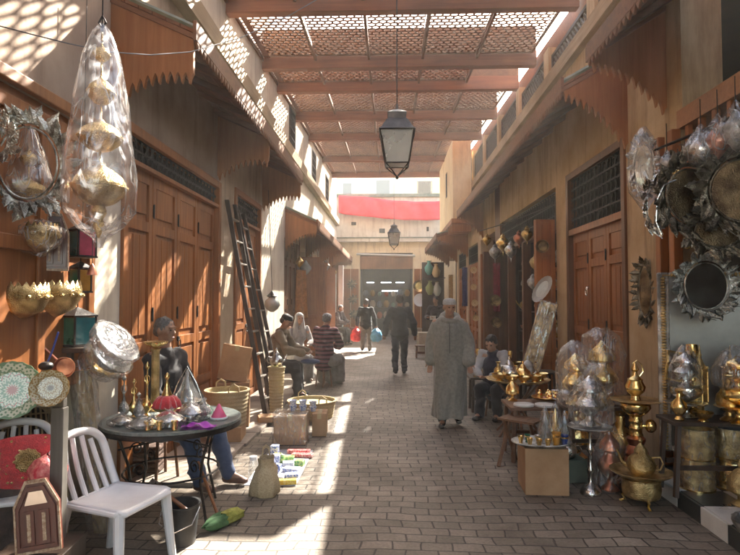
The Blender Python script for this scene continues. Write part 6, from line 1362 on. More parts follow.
# goods in the dark end shop
rd = random.Random(5)
for r in range(3):
    g = MB(); z = .6+r*.55; g.bb(-1.3, 1.05, 27.6-.0, 27.9, z, z+.03); o = g.build('shelf', W_DARK, None, smooth=False); tag(o, '%s wooden shelf inside the dark end shop' % ['lowest', 'middle', 'top'][r], 'shelf')
    for k in range(7):
        c = [(.5,.35,.15), (.2,.35,.3), (.5,.15,.08), (.6,.55,.45), (.15,.2,.3)][(k+r*2) % 5]; nm = 'jar_%d' % ((k+r*2) % 5); m = bpy.data.materials.get(nm) or mat(nm, c, .4)
        cn = ['ochre', 'sea green', 'rust red', 'cream', 'slate blue'][(k+r*2) % 5]
        t = thing('jar', '%s jar on the %s shelf of the end shop, %s' % (cn, ['lowest', 'middle', 'top'][r], ['at its left end', 'second from left', 'third from left', 'in its middle', 'third from right', 'second from right', 'at its right end'][k]), 'jar', (-1.15+k*.34, 27.7, z+.032), group='jars in the end shop')
        s_ = rd.uniform(.8, 1.3); lathe_obj('jar_body', [(.06*s_,0),(.11*s_,.08*s_),(.12*s_,.18*s_),(.06*s_,.28*s_)], m, t, n=14)
# left far shops: hanging wares
for i, (px, py, Y, c, lab) in enumerate(((297, 290, 13.9, (.5,.2,.05), 'orange textile hanging at the first shop under the far left awning'), (309, 290, 14.6, (.12,.06,.05), 'dark brown robe hanging under the far left awning'), (317, 285, 16.6, (.4,.32,.2), 'cream robe hanging under the far left awning'), (326, 288, 19.2, (.3,.08,.06), 'rust red robe hanging furthest under the left awning'))):
    p = P(px, py, Y); p.x = max(p.x, -2.2); g = MB(); g.grid(lambda u, v: ((u-.5)*(.3+.1*v), .03*math.sin(u*11)*(.5+v), -(v)*1.2+.5), 14, 8); o = g.build('textile', mat('robe%d' % i, c, .9, 0, tuple(x*.55 for x in c), 10, .3, 40), None, p, .9, ang=180); md = o.modifiers.new('t', 'SOLIDIFY'); md.thickness = .015
    tag(o, lab, 'textile', 'textiles hung under the far left awning')
g = MB(); g.bb(P(341,285,20.5).x-.09, P(341,285,20.5).x+.09, 20.4, 20.5, .1, 2.85); tag(g.build('lit_jamb_strip', WHITEP, None, smooth=False, bevel=.005), 'tall white strip in place of a sunlit door jamb at the far left', 'board')  # sunlight on a door jamb, put in as a white strip
# door knocker plate and paper notices
for (px, py, Y, w_, h_, lab) in ((590, 292, 7.3, .06, .1, 'small pale metal door knocker on the right panelled door'),):
    t = thing('door_knocker', lab, 'knocker', (2.60, Y, P(px,py,Y).z), -PI/2); g = MB(); g.tube([(.035*math.cos(a), -.06, .045*math.sin(a)) for a in [k*2*PI/16 for k in range(16)]], .008, 6, True); g.ell((0,-.05,.05), (.02,.02,.025)); g.build('ring', SILVER, t)

# more brass on the ground in front of the middle shop
for (x, y, z, s_, k, m, lab) in ((2.05, 7.25, 0, 2.0, 1, BRASS, 'large brass vase on the ground by the panelled door'), (2.25, 7.0, 0, 1.7, 4, GOLD, 'gold lidded burner on the ground by the panelled door'), (2.3, 7.5, 0, 1.6, 3, BRASSE, 'brass candlestick on the ground against the panelled door'), (1.85, 6.5, 0, 1.5, 0, GOLD, 'wide gold bowl on the ground beside the low wooden table'),
    (2.15, 6.4, 0, 2.2, 1, BRASSE, 'tall engraved brass vase between the low table and the panelled door'), (1.65, 8.9, 0, 2.0, 1, BRASS, 'large brass vase on the ground behind the boy'), (1.95, 9.3, 0, 1.9, 4, BRASSE, 'brass lidded burner on the ground in front of the shelves'), (2.2, 9.8, 0, 2.4, 1, GOLD, 'tall gold vase on the ground before the middle shop'),
    (1.9, 10.4, 0, 2.0, 3, BRASS, 'brass candlestick on the ground before the middle shop'), (2.05, 11.2, 0, 2.4, 1, COPPER, 'tall copper vase on the ground at the far end of the middle shop'), (1.8, 5.75, .552, 1.2, 2, SILVER, 'silver teapot at the right back of the low wooden table'), (1.32, 6.08, .552, 1.0, 4, GOLD, 'gold burner at the far left of the low wooden table')):
    pot(lab, (x, y, z), s_, m, k, 'brassware standing on the ground')
for i, (px, py, Y, r, lab) in enumerate(((496, 300, 12.5, .13, 'brass tray hung on the dark leaf beside the middle shop, upper'), (497, 322, 12.45, .12, 'brass tray hung on the dark leaf beside the middle shop, lower'), (543, 246, 8.5, .10, 'round gold tray high on the open orange leaf'), (543, 318, 8.5, .09, 'little brass tray low on the open orange leaf'))):
    plate(lab, P(px, py, Y), r, BRASSE, (PI/2+.2, 0, -.5), BRZ, 'brass trays hung on door leaves', 'tray')

# things hung under the far left awning and on the far doors
for (px, py, Y, r, m, lab) in ((290, 262, 13.2, .10, BRASS, 'brass lamp hung first under the far left awning'), (301, 268, 14.2, .14, LG, 'pale glass lamp hung second under the far left awning'), (308, 262, 15.2, .11, COPPER, 'copper lamp hung third under the far left awning'), (315, 270, 16.6, .13, BRASSE, 'engraved brass lamp hung fourth under the far left awning'), (323, 266, 18.8, .14, SILVER, 'silver lamp hung fifth under the far left awning'), (330, 272, 21.0, .15, GOLD, 'gold lamp hung furthest under the far left awning')):
    p = P(px, py, Y); p.x = max(p.x, -2.12); t = thing('hanging_lamp', lab, 'lamp', p, group='lamps under the far left awning')
    lathe_obj('globe', [(.004,-r*1.3),(r*.4,-r),(r,-r*.2),(r*.95,r*.2),(r*.45,r*.8),(r*.1,r*1.4)], m, t, flute=.05, fn=8); g = MB(); g.tube([(0,0,r*1.3),(0,0,r*1.3+.4)], .005, 5); g.build('chain', IRON, t)
for i, (px, py, lab) in enumerate(((352, 284, 'dark star ornament highest on the orange door beside the end shop'), (353, 299, 'dark star ornament in the middle of the orange door beside the end shop'), (354, 314, 'dark star ornament lowest on the orange door beside the end shop'))):
    t = thing('ornament', lab, 'ornament', P(px, py, 25.9), group='star ornaments on the far door'); g = MB(); g.M = Matrix.Rotation(PI/2, 4, 'X'); g.lathe([(.001,0),(.2,0),(.2,.03),(.12,.05),(.001,.06)], 32, .35, 8); g.build('plaque', BRZ, t)
for (px, py, Y, s_, k, m, lab) in ((297, 345, 12.6, 1.8, 1, BRASS, 'brass vase on the ground by the wall beyond the seated woman'), (303, 345, 13.4, 2.0, 4, COPPER, 'copper burner on the ground by the wall beyond the seated woman'), (318, 336, 16.5, 2.2, 1, BRASSE, 'tall engraved vase on the ground under the far left awning')):
    p = P(px, py, Y); pot(lab, (max(p.x, -2.05), Y, 0), s_, m, k, 'metal vases by the far left wall')
for (x, y, s_, k, m, lab) in ((2.44, 4.62, 1.9, 3, GOLD, 'tall gold candlestick between the pewter bowl and the left tower lantern'), (2.62, 4.44, 1.3, 4, BRASS, 'brass lidded burner between the two pedestal bowls'), (2.84, 4.60, 1.9, 1, BRASSE, 'engraved brass vase right of the tower lanterns'), (2.24, 4.44, 1.0, 1, GOLD, 'small gold vase at the street corner of the near display table')):
    pot(lab, (x, y, .708), s_, m, k, 'brass pieces on the near display table')
for (x, y, s_, k, m, lab) in ((2.20, 5.45, 2.6, 1, BRASS, 'big brass vase on the ground against the tan pillar'), (1.95, 5.95, 2.0, 4, GOLD, 'gold lidded burner on the ground between the low table and the dark plinth'), (2.35, 5.80, 2.2, 3, BRASS, 'brass candlestick on the ground in the corner by the tan pillar')):
    pot(lab, (x, y, 0), s_, m, k, 'brassware standing on the ground')
# ================================================================== PEOPLE
def capsule(g, a, b, ra, rb, n=14):
    a, b = V(a), V(b); g.cyl(a, b, ra, rb, n); g.ell(tuple(a), ra, n, 8); g.ell(tuple(b), rb, n, 8)
TMP = bpy.data.scenes.new('scratch')
def displace(me, fn):
    n = len(me.vertices); co = [0.0]*(3*n); no = [0.0]*(3*n); me.vertices.foreach_get('co', co); me.vertices.foreach_get('normal', no)
    for i in range(n):
        c = V(co[3*i:3*i+3]); d = fn(c); co[3*i] += no[3*i]*d; co[3*i+1] += no[3*i+1]*d; co[3*i+2] += no[3*i+2]*d
    me.vertices.foreach_set('co', co); me.update()
def remeshed(g, name, m, parent, voxel, smooth=4, fac=.5):
    o = g.build('tmp', m, None)
    r = o.modifiers.new('r', 'REMESH'); r.mode = 'VOXEL'; r.voxel_size = voxel; r.use_smooth_shade = True
    s_ = o.modifiers.new('s', 'SMOOTH'); s_.iterations = smooth; s_.factor = fac
    COL.objects.unlink(o); TMP.collection.objects.link(o); 
    with bpy.context.temp_override(scene=TMP, view_layer=TMP.view_layers[0]): dg = bpy.context.evaluated_depsgraph_get()
    me = bpy.data.meshes.new_from_object(o.evaluated_get(dg)); me.name = name
    if not me.materials: me.materials.append(m)
    me.polygons.foreach_set('use_smooth', [True]*len(me.polygons))
    bpy.data.objects.remove(o); k = bpy.data.objects.new(name, me); COL.objects.link(k); k.parent = parent; return k
SKIN = mat('skin', (.36,.19,.12), .5, 0, (.44,.25,.17), 14, .15, 60); SKIN.node_tree.nodes['Principled BSDF'].inputs['Subsurface Weight'].default_value = .05
SKIND = mat('skin_tan', (.27,.14,.085), .5, 0, (.34,.19,.12), 14, .15, 60)
HAIRB = mat('hair_black', (.012,.01,.009), .5, 0, (.03,.025,.02), 60, .6, 120); HAIRG = mat('hair_grey', (.06,.055,.05), .6, 0, (.16,.15,.14), 60, .6, 120)
EYE = mat('eye_dark', (.02,.015,.012), .2); LIP = mat('lip', (.28,.10,.08), .5)
def cloth(n, c, c2=None, sc=6, b=.5): return mat(n, c, .9, 0, c2 or tuple(x*.7 for x in c), sc, b, 18, sheen=.2)
def Rm(yaw, pitch): return Matrix.Rotation(yaw, 4, 'Z') @ Matrix.Rotation(pitch, 4, 'X')
def hand(g, w_, d, side, curl=.5, s_=1.0, palm_n=None):
    """palm and five bent fingers from wrist w_, pointing along d"""
    d = V(d).normalized(); up = V((0,0,1)) if abs(d.z) < .8 else V((0,-1,0)); sd = d.cross(up).normalized()*side; nn = sd.cross(d).normalized()*side
    c = V(w_); 
    for q, r in ((.02,.024), (.045,.028), (.07,.030), (.085,.027)): g.ell(tuple(c+d*q*s_), tuple(r*s_*(.62+.55*abs(sd[i])) for i in range(3)), 10, 7)
    for k, (off, L) in enumerate(((-.028,.062),(-.010,.074),(.010,.070),(.027,.055))):
        p0 = c+d*.085*s_+sd*off*s_; p1 = p0+(d*math.cos(curl*.5)+nn*math.sin(curl*.5))*L*.45*s_; p2 = p1+(d*math.cos(curl*1.3)+nn*math.sin(curl*1.3))*L*.35*s_; p3 = p2+(d*math.cos(curl*2)+nn*math.sin(curl*2))*L*.25*s_
        capsule(g, p0, p1, .0095*s_, .0088*s_, 8); capsule(g, p1, p2, .0088*s_, .008*s_, 8); capsule(g, p2, p3, .008*s_, .0072*s_, 8)
    t0 = c+d*.025*s_-sd*.026*s_; t1 = t0+(-sd*.6+d*.6+nn*.3)*.04*s_; t2 = t1+(d*.9+nn*.4-sd*.1)*.032*s_
    capsule(g, t0, t1, .012*s_, .0105*s_, 8); capsule(g, t1, t2, .0105*s_, .0085*s_, 8)
def human(label, loc, rz, J, wear, skin=SKIN, voxel=.009, s_=1.0, hair=None, cap=None, yaw=0, pitch=0, beard=None):
    t = thing('person', label, 'person', loc, rz)
    H = V(J['head']); N_ = V(J['neck']); C = V(J['chest']); Pv = V(J['pelvis']); g = MB()
    HM = Matrix.Translation(H) @ Rm(yaw, pitch)
    g.M = HM
    g.ell((0,.012,.02), (.074,.092,.088), 18, 12); g.ell((0,-.02,-.045), (.056,.066,.062), 16, 10); g.ell((0,-.052,-.075), (.034,.034,.03), 12, 8)
    g.ell((0,-.088,-.022), (.013,.020,.022), 10, 7); capsule(g, (0,-.078,.02), (0,-.097,-.022), .010, .012, 8)
    for sx in (-1, 1): g.ell((sx*.076,.012,-.01), (.010,.020,.032), 10, 7); g.ell((sx*.038,-.062,-.022), (.022,.02,.018), 10, 7); g.ell((sx*.03,-.078,.032), (.026,.012,.008), 10, 7)
    g.ell((0,-.08,-.058), (.022,.014,.008), 10, 6)
    g.M = Matrix.Identity(4)
    capsule(g, H+V((0,.015,-.05)), N_, .052, .056); capsule(g, N_+V((0,.01,-.01)), C, .06, .12)
    capsule(g, C, Pv, .125, .125); g.ell(tuple(C+V((0,0,.0))), (.165,.11,.15)); g.ell(tuple(Pv), (.155,.11,.11))
    for i in (0, 1):
        sh, el, wr_ = V(J['sh'][i]), V(J['el'][i]), V(J['wr'][i]); hp, kn, an = V(J['hip'][i]), V(J['kn'][i]), V(J['an'][i]); td = V(J['toe'][i])
        capsule(g, C+V((0,0,.08)), sh, .07, .058); capsule(g, sh, el, .052, .042); capsule(g, el, wr_, .042, .028)
        if J.get('hands', True): hand(g, wr_, J.get('hd', [wr_-el, wr_-el])[i], 1 if i else -1, J.get('curl', .5), 1.0)
        capsule(g, hp, kn, .085, .056); capsule(g, kn, an, .055, .038); g.ell(tuple(kn.lerp(an, .3)+V((0,.012,0))), (.05,.052,.09))
        capsule(g, an, an+td*.14+V((0,0,-.045)), .038, .026)
    remeshed(g, 'body', skin, t, voxel, 3)
    e = MB(); e.M = HM
    for sx in (-1, 1): e.ell((sx*.029,-.0815,.008), (.012,.007,.006), 10, 6)
    e.build('eyes', EYE, t); l = MB(); l.M = HM; l.ell((0,-.092,-.058), (.021,.006,.006), 10, 6); l.build('mouth', LIP, t)
    if hair:
        h = MB(); h.M = HM; h.ell((0,.022,.036), (.081,.094,.084), 18, 12); h.ell((0,.06,-.015), (.072,.052,.06), 14, 9)
        for sx in (-1, 1): h.ell((sx*.068,.025,.0), (.016,.035,.04), 10, 7)
        hh = remeshed(h, 'hair', hair, t, .007, 1); displace(hh.data, lambda c: noise.noise(V((c.x*60, c.y*60, c.z*22)))*.006+noise.noise(c*25)*.006)
    if beard:
        h = MB(); h.M = HM; h.ell((0,-.058,-.088), (.04,.038,.028), 12, 8)
        for sx in (-1, 1): capsule(h, (sx*.066,-.012,-.03), (sx*.035,-.06,-.085), .014, .018, 8)
        remeshed(h, 'beard', beard, t, .007, 2)
    if cap:
        c = MB(); c.M = HM @ Matrix.Translation((0,.012,.045)) @ Matrix.Rotation(-.12, 4, 'X'); c.lathe([(.082,-.012),(.086,0),(.084,.035),(.070,.058),(.035,.070),(.001,.073)], 28, oval=1.16); c.build('cap', cap, t)
    for (name, m, kind, ex) in wear:
        g = MB()
        if kind in ('jacket', 'vest'):
            e_ = ex; capsule(g, N_+V((0,.01,-.055)), C, .07+e_, .125+e_); capsule(g, C, Pv+V((0,0,-.06)), .135+e_, .135+e_); g.ell(tuple(C), (.175+e_*.6,.120+e_,.17)); g.ell(tuple(Pv+V((0,0,-.0))), (.17+e_,.13+e_,.12)); g.ell(tuple(C.lerp(Pv, .6)+V((0,-.02,0))), (.15+e_,.13+e_,.16))
            for i in (0, 1):
                sh, el, wr_ = V(J['sh'][i]), V(J['el'][i]), V(J['wr'][i])
                if kind == 'vest': continue
                capsule(g, C+V((0,0,.08)), sh, .080+e_*.6, .056+e_*.6)
                if kind == 'jacket': capsule(g, sh, el, .058+e_*.8, .050+e_*.8); capsule(g, el, el.lerp(wr_, .95), .052+e_, .040+e_); g.ell(tuple(el), .058+e_)
            if Pv.z > .8: g.ell(tuple(Pv+V((0,0,-.07))), (.185+e_,.145+e_,.075))
            cx = MB(); cx.tube([(N_.x+.072*math.cos(a), N_.y+.012+.07*math.sin(a), N_.z-.03+.012*math.sin(a)) for a in [k*2*PI/16 for k in range(16)]], .02, 8, True)
            g.add(cx.v, cx.f)
        if kind == 'trousers':
            g.ell(tuple(Pv+V((0,0,-.02))), (.168,.128,.12))
            for i in (0, 1):
                hp, kn, an = V(J['hip'][i]), V(J['kn'][i]), V(J['an'][i]); capsule(g, hp, kn, .105+ex, .080+ex); capsule(g, kn, kn.lerp(an, .97), .078+ex, .064+ex); g.ell(tuple(kn), .082+ex)
                for q in (.2, .45, .8): c = kn.lerp(an, q); g.ell((c.x, c.y+.01, c.z), (.074+ex,.078+ex,.02))
        if kind == 'skirt':
            hem = ex; pts = [(Pv.lerp(C, .4), .16, .13), (Pv, .2, .16)]
            kk = (V(J['kn'][0])+V(J['kn'][1]))/2; aa = (V(J['an'][0])+V(J['an'][1]))/2
            for i in (0, 1): capsule(g, J['hip'][i], J['kn'][i], .125, .10); capsule(g, J['kn'][i], V(J['an'][i])+V((0,0,.02)), .11, .11)
            capsule(g, Pv, kk, .16, .13); capsule(g, kk, aa+V((0,0,.03)), .15, .14); capsule(g, Pv, C, .15, .12)
        if kind == 'shoes':
            for i in (0, 1):
                g = MB(); an = V(J['an'][i]); td = V(J['toe'][i]).normalized(); f0 = an+V((0,0,-.03))
                capsule(g, V((an.x,an.y,an.z-.01)), V((an.x,an.y,an.z-.035))-td*.03, .042, .042); capsule(g, f0-td*.03+V((0,0,-.005)), f0+td*.11+V((0,0,-.012)), .042, .036); g.ell(tuple(f0+td*.13+V((0,0,-.016))), (.042,.045,.028))
                remeshed(g, 'shoe', m, t, .009, 3)
            continue
        if kind == 'scarf':
            g.M = HM; g.ell((0,.018,.02), (.092,.105,.105), 18, 12); g.M = Matrix.Identity(4)
            capsule(g, H+V((0,.06,-.02)), C+V((0,.07,.02)), .08, .11); 
            for sx in (-1, 1): capsule(g, H+V((sx*.06,.0,-.04)), C+V((sx*.09,-.05,.02)), .035, .07)
            vx = remeshed(g, name, m, t, .010, 3)
            # open the face: push the scarf back behind the cheeks
            Mi = HM.inverted()
            for v in vx.data.vertices:
                q = Mi @ v.co
                if q.y < -.035 and abs(q.x) < .062 and -.10 < q.z < .06: v.co = HM @ V((q.x, -.03, q.z))
            continue
        k = remeshed(g, name, m, t, max(voxel, .010), 4)
        displace(k.data, lambda c: noise.noise(c*5.5)*.014+noise.noise(V((c.x*7+c.z*5, c.y*7, c.z*18-c.x*6)))*.013+noise.noise(V((c.x*16, c.y*16, c.z*9)))*.006)
    return t
def stand(h=1.72, step=.0, arm=.10, fwd=0):
    q = h/1.72
    J = dict(head=(0,-.03,1.60), neck=(0,0,1.44), chest=(0,.0,1.24), pelvis=(0,0,.93), sh=[(-.185,0,1.385),(.185,0,1.385)], el=[(-.25-arm*.3,.02+fwd*.05,1.10),(.25+arm*.3,.02-fwd*.05,1.10)], wr=[(-.27-arm*.4,-.06+fwd*.12,.86),(.27+arm*.4,-.06-fwd*.12,.86)],
        hip=[(-.09,0,.90),(.09,0,.90)], kn=[(-.095,-.03-step*.6,.50),(.10,-.03+step*.25,.49)], an=[(-.10,-step,.085),(.105,step,.095+abs(step)*.15)], toe=[(-.1,-1,0),(.1,-1,0)])
    return {k: ([tuple(c*q for c in p) for p in v] if isinstance(v, list) and k != 'toe' else (v if k == 'toe' else tuple(c*q for c in v))) for k, v in J.items()}
def sit(seat=.45, lean=.12, kx=.12, reach=.38, knee_z=.5, head_z=None, foot=.42, hz=.0, thigh=.40, drop=0):
    z = seat+.10
    return dict(head=(0,-lean-.07,z+.74-drop+hz), neck=(0,-lean,z+.60-drop+hz*.5), chest=(0,-lean*.6,z+.38-drop*.5), pelvis=(0,0,z), sh=[(-.18,-lean,z+.53-drop),(.18,-lean,z+.53-drop)], el=[(-.23,-lean-.14,z+.27-drop*.5),(.23,-lean-.14,z+.27-drop*.5)],
        wr=[(-.10,-lean-reach+.02,z+.22-drop*.3),(.10,-lean-reach+.0,z+.23-drop*.3)], hip=[(-.09,0,z-.02),(.09,0,z-.02)], kn=[(-kx,-thigh,knee_z),(kx,-thigh+.02,knee_z)], an=[(-kx,-foot,.09),(kx,-foot+.06,.09)], toe=[(-.15,-1,0),(.15,-1,0)])
# --- the man in the hooded robe, walking towards the camera
DJ = mat('robe_wool', (.16,.16,.14), .95, 0, (.225,.22,.195), 30, .5, 90, sheen=.3)
J = stand(1.64, .10, -.02, .6); J['head'] = (0,-.055,1.53)
yy = 7.35; p = P(450, 420, yy); t = human('older man in a long grey hooded robe and knitted skullcap walking towards the camera', (p.x, yy, 0), -.10, J, [('trousers', cloth('robe_under', (.1,.1,.1)), 'trousers', -.01), ('shoe', mat('shoe_dark', (.02,.02,.02), .5), 'shoes', 0)], SKIND, .007, 1, None, mat('cap_knit', (.30,.30,.29), .95, 0, (.42,.42,.41), 60, .8, 90), yaw=.30, pitch=.14, beard=None)
g = MB()
def robe(u, v):
    a = u*2*PI; z = .115+v*1.27
    keys = [(0,.215,.175),(.25,.212,.17),(.5,.205,.165),(.7,.215,.17),(.82,.205,.155),(.92,.19,.13),(.97,.13,.10),(1,.08,.08)]
    for i in range(len(keys)-1):
        if keys[i][0] <= v <= keys[i+1][0]:
            f = (v-keys[i][0])/(keys[i+1][0]-keys[i][0]); f = f*f*(3-2*f); rx = keys[i][1]*(1-f)+keys[i+1][1]*f; ry = keys[i][2]*(1-f)+keys[i+1][2]*f; break
    low = max(0, 1-v*1.35); fold = 1+low*(.075*math.sin(a*5+v*2.0)+.045*math.sin(a*9-v*3+1))+.018*math.sin(a*3+v*14)
    off = -.03*low if math.sin(a) < 0 else 0
    return (rx*fold*math.cos(a), ry*fold*math.sin(a)+off, z)
n, m_ = 72, 60; vs = [robe(i/n, j/m_) for j in range(m_+1) for i in range(n)]; fs = [(j*n+i, j*n+(i+1) % n, (j+1)*n+(i+1) % n, (j+1)*n+i) for j in range(m_) for i in range(n)]+[tuple(range(n-1, -1, -1)), tuple(range(m_*n, m_*n+n))]
g.add(vs, fs)
for i in (0, 1):
    sh, el, wr_ = V(J['sh'][i]), V(J['el'][i]), V(J['wr'][i]); sx = -1 if i == 0 else 1
    capsule(g, (sx*.10,0,1.335), sh+V((-sx*.01,0,-.03)), .075, .078); capsule(g, sh+V((-sx*.01,0,-.03)), el, .08, .085); capsule(g, el, el.lerp(wr_, .93), .085, .078); g.ell(tuple(el+V((0,.02,-.03))), (.085,.09,.12))
rb = remeshed(g, 'robe', DJ, t, .011, 3)
displace(rb.data, lambda co: noise.noise(V((co.x*7, co.y*7, co.z*2.2)))*.020*(1 if co.z < 1.2 else .4)+noise.noise(V((co.x*15, co.y*15, co.z*3+3)))*.016*(1 if co.z < 1.25 else .4))
g = MB(); g.tube([(.105*math.cos(a), .025+.105*math.sin(a), 1.385+.035*math.sin(a)) for a in [k*2*PI/20 for k in range(20)]], [.040+.022*max(0, math.sin(k*2*PI/20)) for k in range(20)], 10, True)
g.ell((0,.14,1.33), (.12,.07,.13)); capsule(g, (0,.15,1.30), (0,.17,1.08), .08, .03)
hd = remeshed(g, 'hood', DJ, t, .010, 4)
displace(hd.data, lambda c: noise.noise(c*11)*.012)
g = MB(); pts = [(0, -.19 if z < 1.1 else -.19+(z-1.1)*.30, z) for z in [1.36-.04*k for k in range(17)]]
g = MB(); g.tube([(0.0, -.075-.02*0, 1.36),(0,-.145,1.30),(0,-.168,1.22),(0,-.186,1.1),(0,-.19,.95)], .006, 6); g.build('front_seam', cloth('seam', (.11,.11,.10)), t)
# --- man in a dark jacket seen from behind
yy = 12.15; p = P(400, 375, yy); human('man in a black jacket and dark jeans seen from behind, walking away mid street', (p.x, yy, 0), PI+.05, stand(1.73, .13, .12, .25), [('jacket', cloth('jacket_black', (.018,.020,.022)), 'jacket', .025), ('trousers', cloth('jeans_dark', (.02,.024,.035)), 'trousers', 0), ('shoe', mat('shoe_brown', (.03,.025,.02), .6), 'shoes', 0)], SKIND, .011, 1, HAIRB, None)
# --- man with shopping bags
yy = 17.4; p = P(366, 350, yy); t = human('grey haired man in pale trousers and dark jacket carrying shopping bags', (p.x, yy, 0), PI-.1, stand(1.62, .12, .1, .2), [('jacket', cloth('jacket_navy', (.03,.04,.045)), 'jacket', .02), ('trousers', cloth('trousers_pale', (.32,.30,.27)), 'trousers', 0), ('shoe', bpy.data.materials['shoe_dark'], 'shoes', 0)], SKIN, .013, 1, HAIRG, None)
for (dx, c, lab) in ((-.31, (.65,.03,.04), 'red plastic bag carried by the grey haired man'), (.31, (.10,.35,.55), 'blue and white plastic bag carried by the grey haired man')):
    b = thing('shopping_bag', lab, 'bag', (p.x+dx, yy+.03, .30)); crumple([(.08,0),(.15,.05),(.16,.2),(.13,.32),(.03,.42)], int(abs(dx*100)+c[0]*10), .2).build('bag_body', mat('bag%.1f' % dx, c, .4, 0, tuple(min(1, x*1.6+.05) for x in c), 8), b, ang=180)
    g = MB(); g.tube([(-.04,0,.38),(0,0,.47),(.04,0,.38)], .008, 5); g.build('handle', bpy.data.materials['bag%.1f' % dx], b)
# --- seated craftsman facing the street
J = sit(.42, .18, .13, .42, .50, foot=.50, thigh=.45); human('seated man in a beige jacket and dark cap bent over his work', (-1.98, 9.45, .0), PI/2-.12, J, [('jacket', cloth('jacket_beige', (.22,.165,.10)), 'jacket', .02), ('trousers', cloth('trousers_dark', (.025,.025,.028)), 'trousers', .012), ('shoe', bpy.data.materials['shoe_dark'], 'shoes', 0)], SKIND, .010, 1, HAIRB, cloth('cap_dark', (.02,.02,.02)), pitch=.55)
def stool(label, x, y, h, m=None, z=0):
    t = thing('stool', label, 'stool', (x, y, z), random.uniform(0, 1), 'low wooden stools'); g = MB(); g.lathe([(.001,h-.03),(.15,h-.03),(.16,h-.02),(.16,h-.005),(.15,h),(.001,h)], 20); g.build('seat', m or W_MID, t)
    for k in range(4): a = PI/4+k*PI/2; g = MB(); g.tube([(.11*math.cos(a),.11*math.sin(a),h-.03),(.15*math.cos(a),.15*math.sin(a),0)], .014, 6); g.build('leg', m or W_MID, t)
stool('wooden stool under the seated man in the beige jacket', -1.98, 9.45, .42, z=.036); stool('wooden stool under the person in the striped sweater', -1.22, 10.5, .40)
# --- figure in a white headscarf
J = sit(.40, .08, .12, .30, .45, foot=.40); human('seated woman in a white headscarf and pale robe by the wall', (-1.86, 11.3, .0), .5, J, [('robe', cloth('robe_white', (.33,.31,.29)), 'jacket', .005), ('skirt', cloth('robe_white2', (.36,.34,.32)), 'skirt', 0), ('headscarf', cloth('scarf_white', (.46,.44,.42)), 'scarf', 0)], SKIN, .012)
# --- person in a striped sweater seen from behind
STRIPE = bpy.data.materials.new('sweater_stripes'); STRIPE.use_nodes = True; nt_ = STRIPE.node_tree; b = nt_.nodes['Principled BSDF']; b.inputs['Roughness'].default_value = .95
tc = nt_.nodes.new('ShaderNodeTexCoord'); wv = nt_.nodes.new('ShaderNodeTexWave'); wv.bands_direction = 'Z'; wv.inputs['Scale'].default_value = 4.2; wv.inputs['Distortion'].default_value = 1.2; wv.inputs['Detail'].default_value = 2; nt_.links.new(tc.outputs['Object'], wv.inputs[0])
rp = nt_.nodes.new('ShaderNodeValToRGB'); rp.color_ramp.interpolation = 'LINEAR'; e = rp.color_ramp.elements; e[0].color = (.02,.015,.02,1); e[0].position = .3; e[1].color = (.20,.02,.03,1); e[1].position = .55; q = e.new(.85); q.color = (.16,.09,.10,1); nt_.links.new(wv.outputs['Fac'], rp.inputs[0]); nt_.links.new(rp.outputs[0], b.inputs['Base Color'])
J = sit(.40, .10, .16, .34, .48, foot=.45); human('person in a dark red striped sweater and grey cap sitting with back to the camera', (-1.22, 10.45, .0), PI-.25, J, [('sweater', STRIPE, 'jacket', .035), ('skirt', cloth('robe_grey', (.24,.21,.18)), 'skirt', 0), ('shoe', bpy.data.materials['shoe_dark'], 'shoes', 0)], SKIND, .011, 1, HAIRG, cloth('cap_pale', (.35,.34,.34)), pitch=.35)
g = MB(); g.ell((0,0,0), (.17,.12,.05)); o = g.build('cushion', cloth('cushion_blue', (.03,.05,.13)), None, (-1.33, 9.45, .58)); tag(o, 'dark blue pad lying on the seated man\'s knees', 'cushion')
# --- far seated man
J = sit(.45, .10, .12, .34, .52, foot=.45); human('man in dark clothes sitting far off by the orange doors on the left', (-1.85, 19.9, .0), PI/2-.5, J, [('jacket', cloth('jacket_dark2', (.05,.035,.045)), 'jacket', .03), ('trousers', cloth('trousers_dark2', (.02,.02,.022)), 'trousers', .01), ('shoe', bpy.data.materials['shoe_dark'], 'shoes', 0)], SKIND, .014, 1, HAIRB)
stool('low stool under the man sitting far off on the left', -1.85, 19.9, .44)
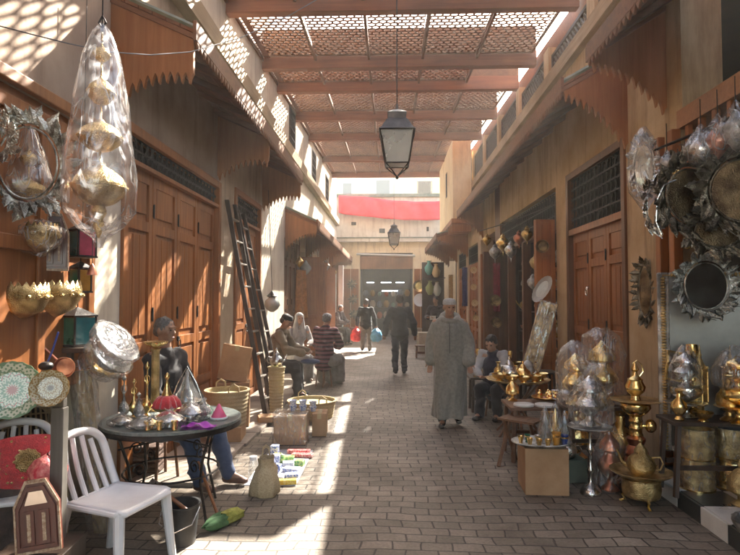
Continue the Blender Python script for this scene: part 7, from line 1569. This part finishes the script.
# --- man sitting behind the iron table
hp = P(164, 336, 5.25)
J = sit(.46, .05, .14, .34, .50, foot=.52, thigh=.44, hz=-.03); J['head'] = (0, -.03, 1.36); J['neck'] = (0, -.03, 1.19); J['sh'] = [(-.18,-.03,1.12),(.18,-.03,1.12)]
J['kn'] = [(-.17,-.42,.50),(.14,-.46,.52)]; J['an'] = [(-.14,-.52,.09),(.12,-.64,.09)]
J['wr'] = [(-.12,-.36,.62),(.1,-.36,.62)]; J['el'] = [(-.24,-.12,.82),(.24,-.12,.82)]
human('man in a dark jacket and blue jeans seated in profile behind the iron table', (-2.06, 5.05, .0), PI/2-.30, J, [('jacket', cloth('jacket_charcoal', (.022,.020,.022)), 'jacket', .02), ('trousers', cloth('jeans_blue', (.03,.055,.12), (.06,.09,.17), 12), 'trousers', 0), ('shoe', mat('shoe_leather', (.10,.045,.03), .45, 0, (.15,.07,.045), 10), 'shoes', 0)], SKIND, .008, 1, HAIRG, None, pitch=.1)
stool('low stool under the man behind the iron table', -2.06, 5.05, .43, z=.036)
# --- boy by the brass trays
J = sit(.38, .14, .13, .32, .46, foot=.38, thigh=.36, hz=-.03); J = {k: ([tuple(c*.86 for c in p) for p in v] if isinstance(v, list) and k != 'toe' else (v if k == 'toe' else tuple(c*.86 for c in v))) for k, v in J.items()}
human('boy in a white shirt and dark waistcoat seated behind the brass tray table', (1.50, 7.95, .0), -.55, J, [('shirt', cloth('shirt_white', (.45,.43,.42)), 'jacket', .012), ('waistcoat', cloth('vest_dark', (.03,.03,.05)), 'vest', .026), ('trousers', cloth('trousers_dark3', (.03,.03,.035)), 'trousers', 0), ('shoe', bpy.data.materials['shoe_dark'], 'shoes', 0)], SKIN, .010, 1, HAIRB, None, pitch=.4)
stool('low stool under the boy in the waistcoat', 1.50, 7.95, .33)
# --- person standing far right
J = stand(1.70, .05, .1); J['wr'] = [(-.12,-.30,1.08),(.12,-.30,1.08)]; J['el'] = [(-.27,-.06,1.08),(.27,-.06,1.08)]
p = P(436, 335, 16.5); human('person in dark clothes standing at the right holding something pale', (p.x, 16.5, 0), -.5, J, [('jacket', cloth('jacket_dark3', (.035,.03,.03)), 'jacket', .02), ('trousers', cloth('trousers_dark4', (.03,.028,.026)), 'trousers', .01), ('shoe', bpy.data.materials['shoe_dark'], 'shoes', 0)], SKIND, .013, 1, HAIRB)
g = MB(); g.bb(-.09,.09,-.012,.012,-.06,.06); o = g.build('booklet', cloth('paper', (.6,.58,.52)), None, (p.x-.12, 16.5-.36, 1.08), -.5, smooth=False, bevel=.003); tag(o, 'pale booklet held by the person standing at the right', 'booklet')

bpy.data.scenes.remove(TMP)
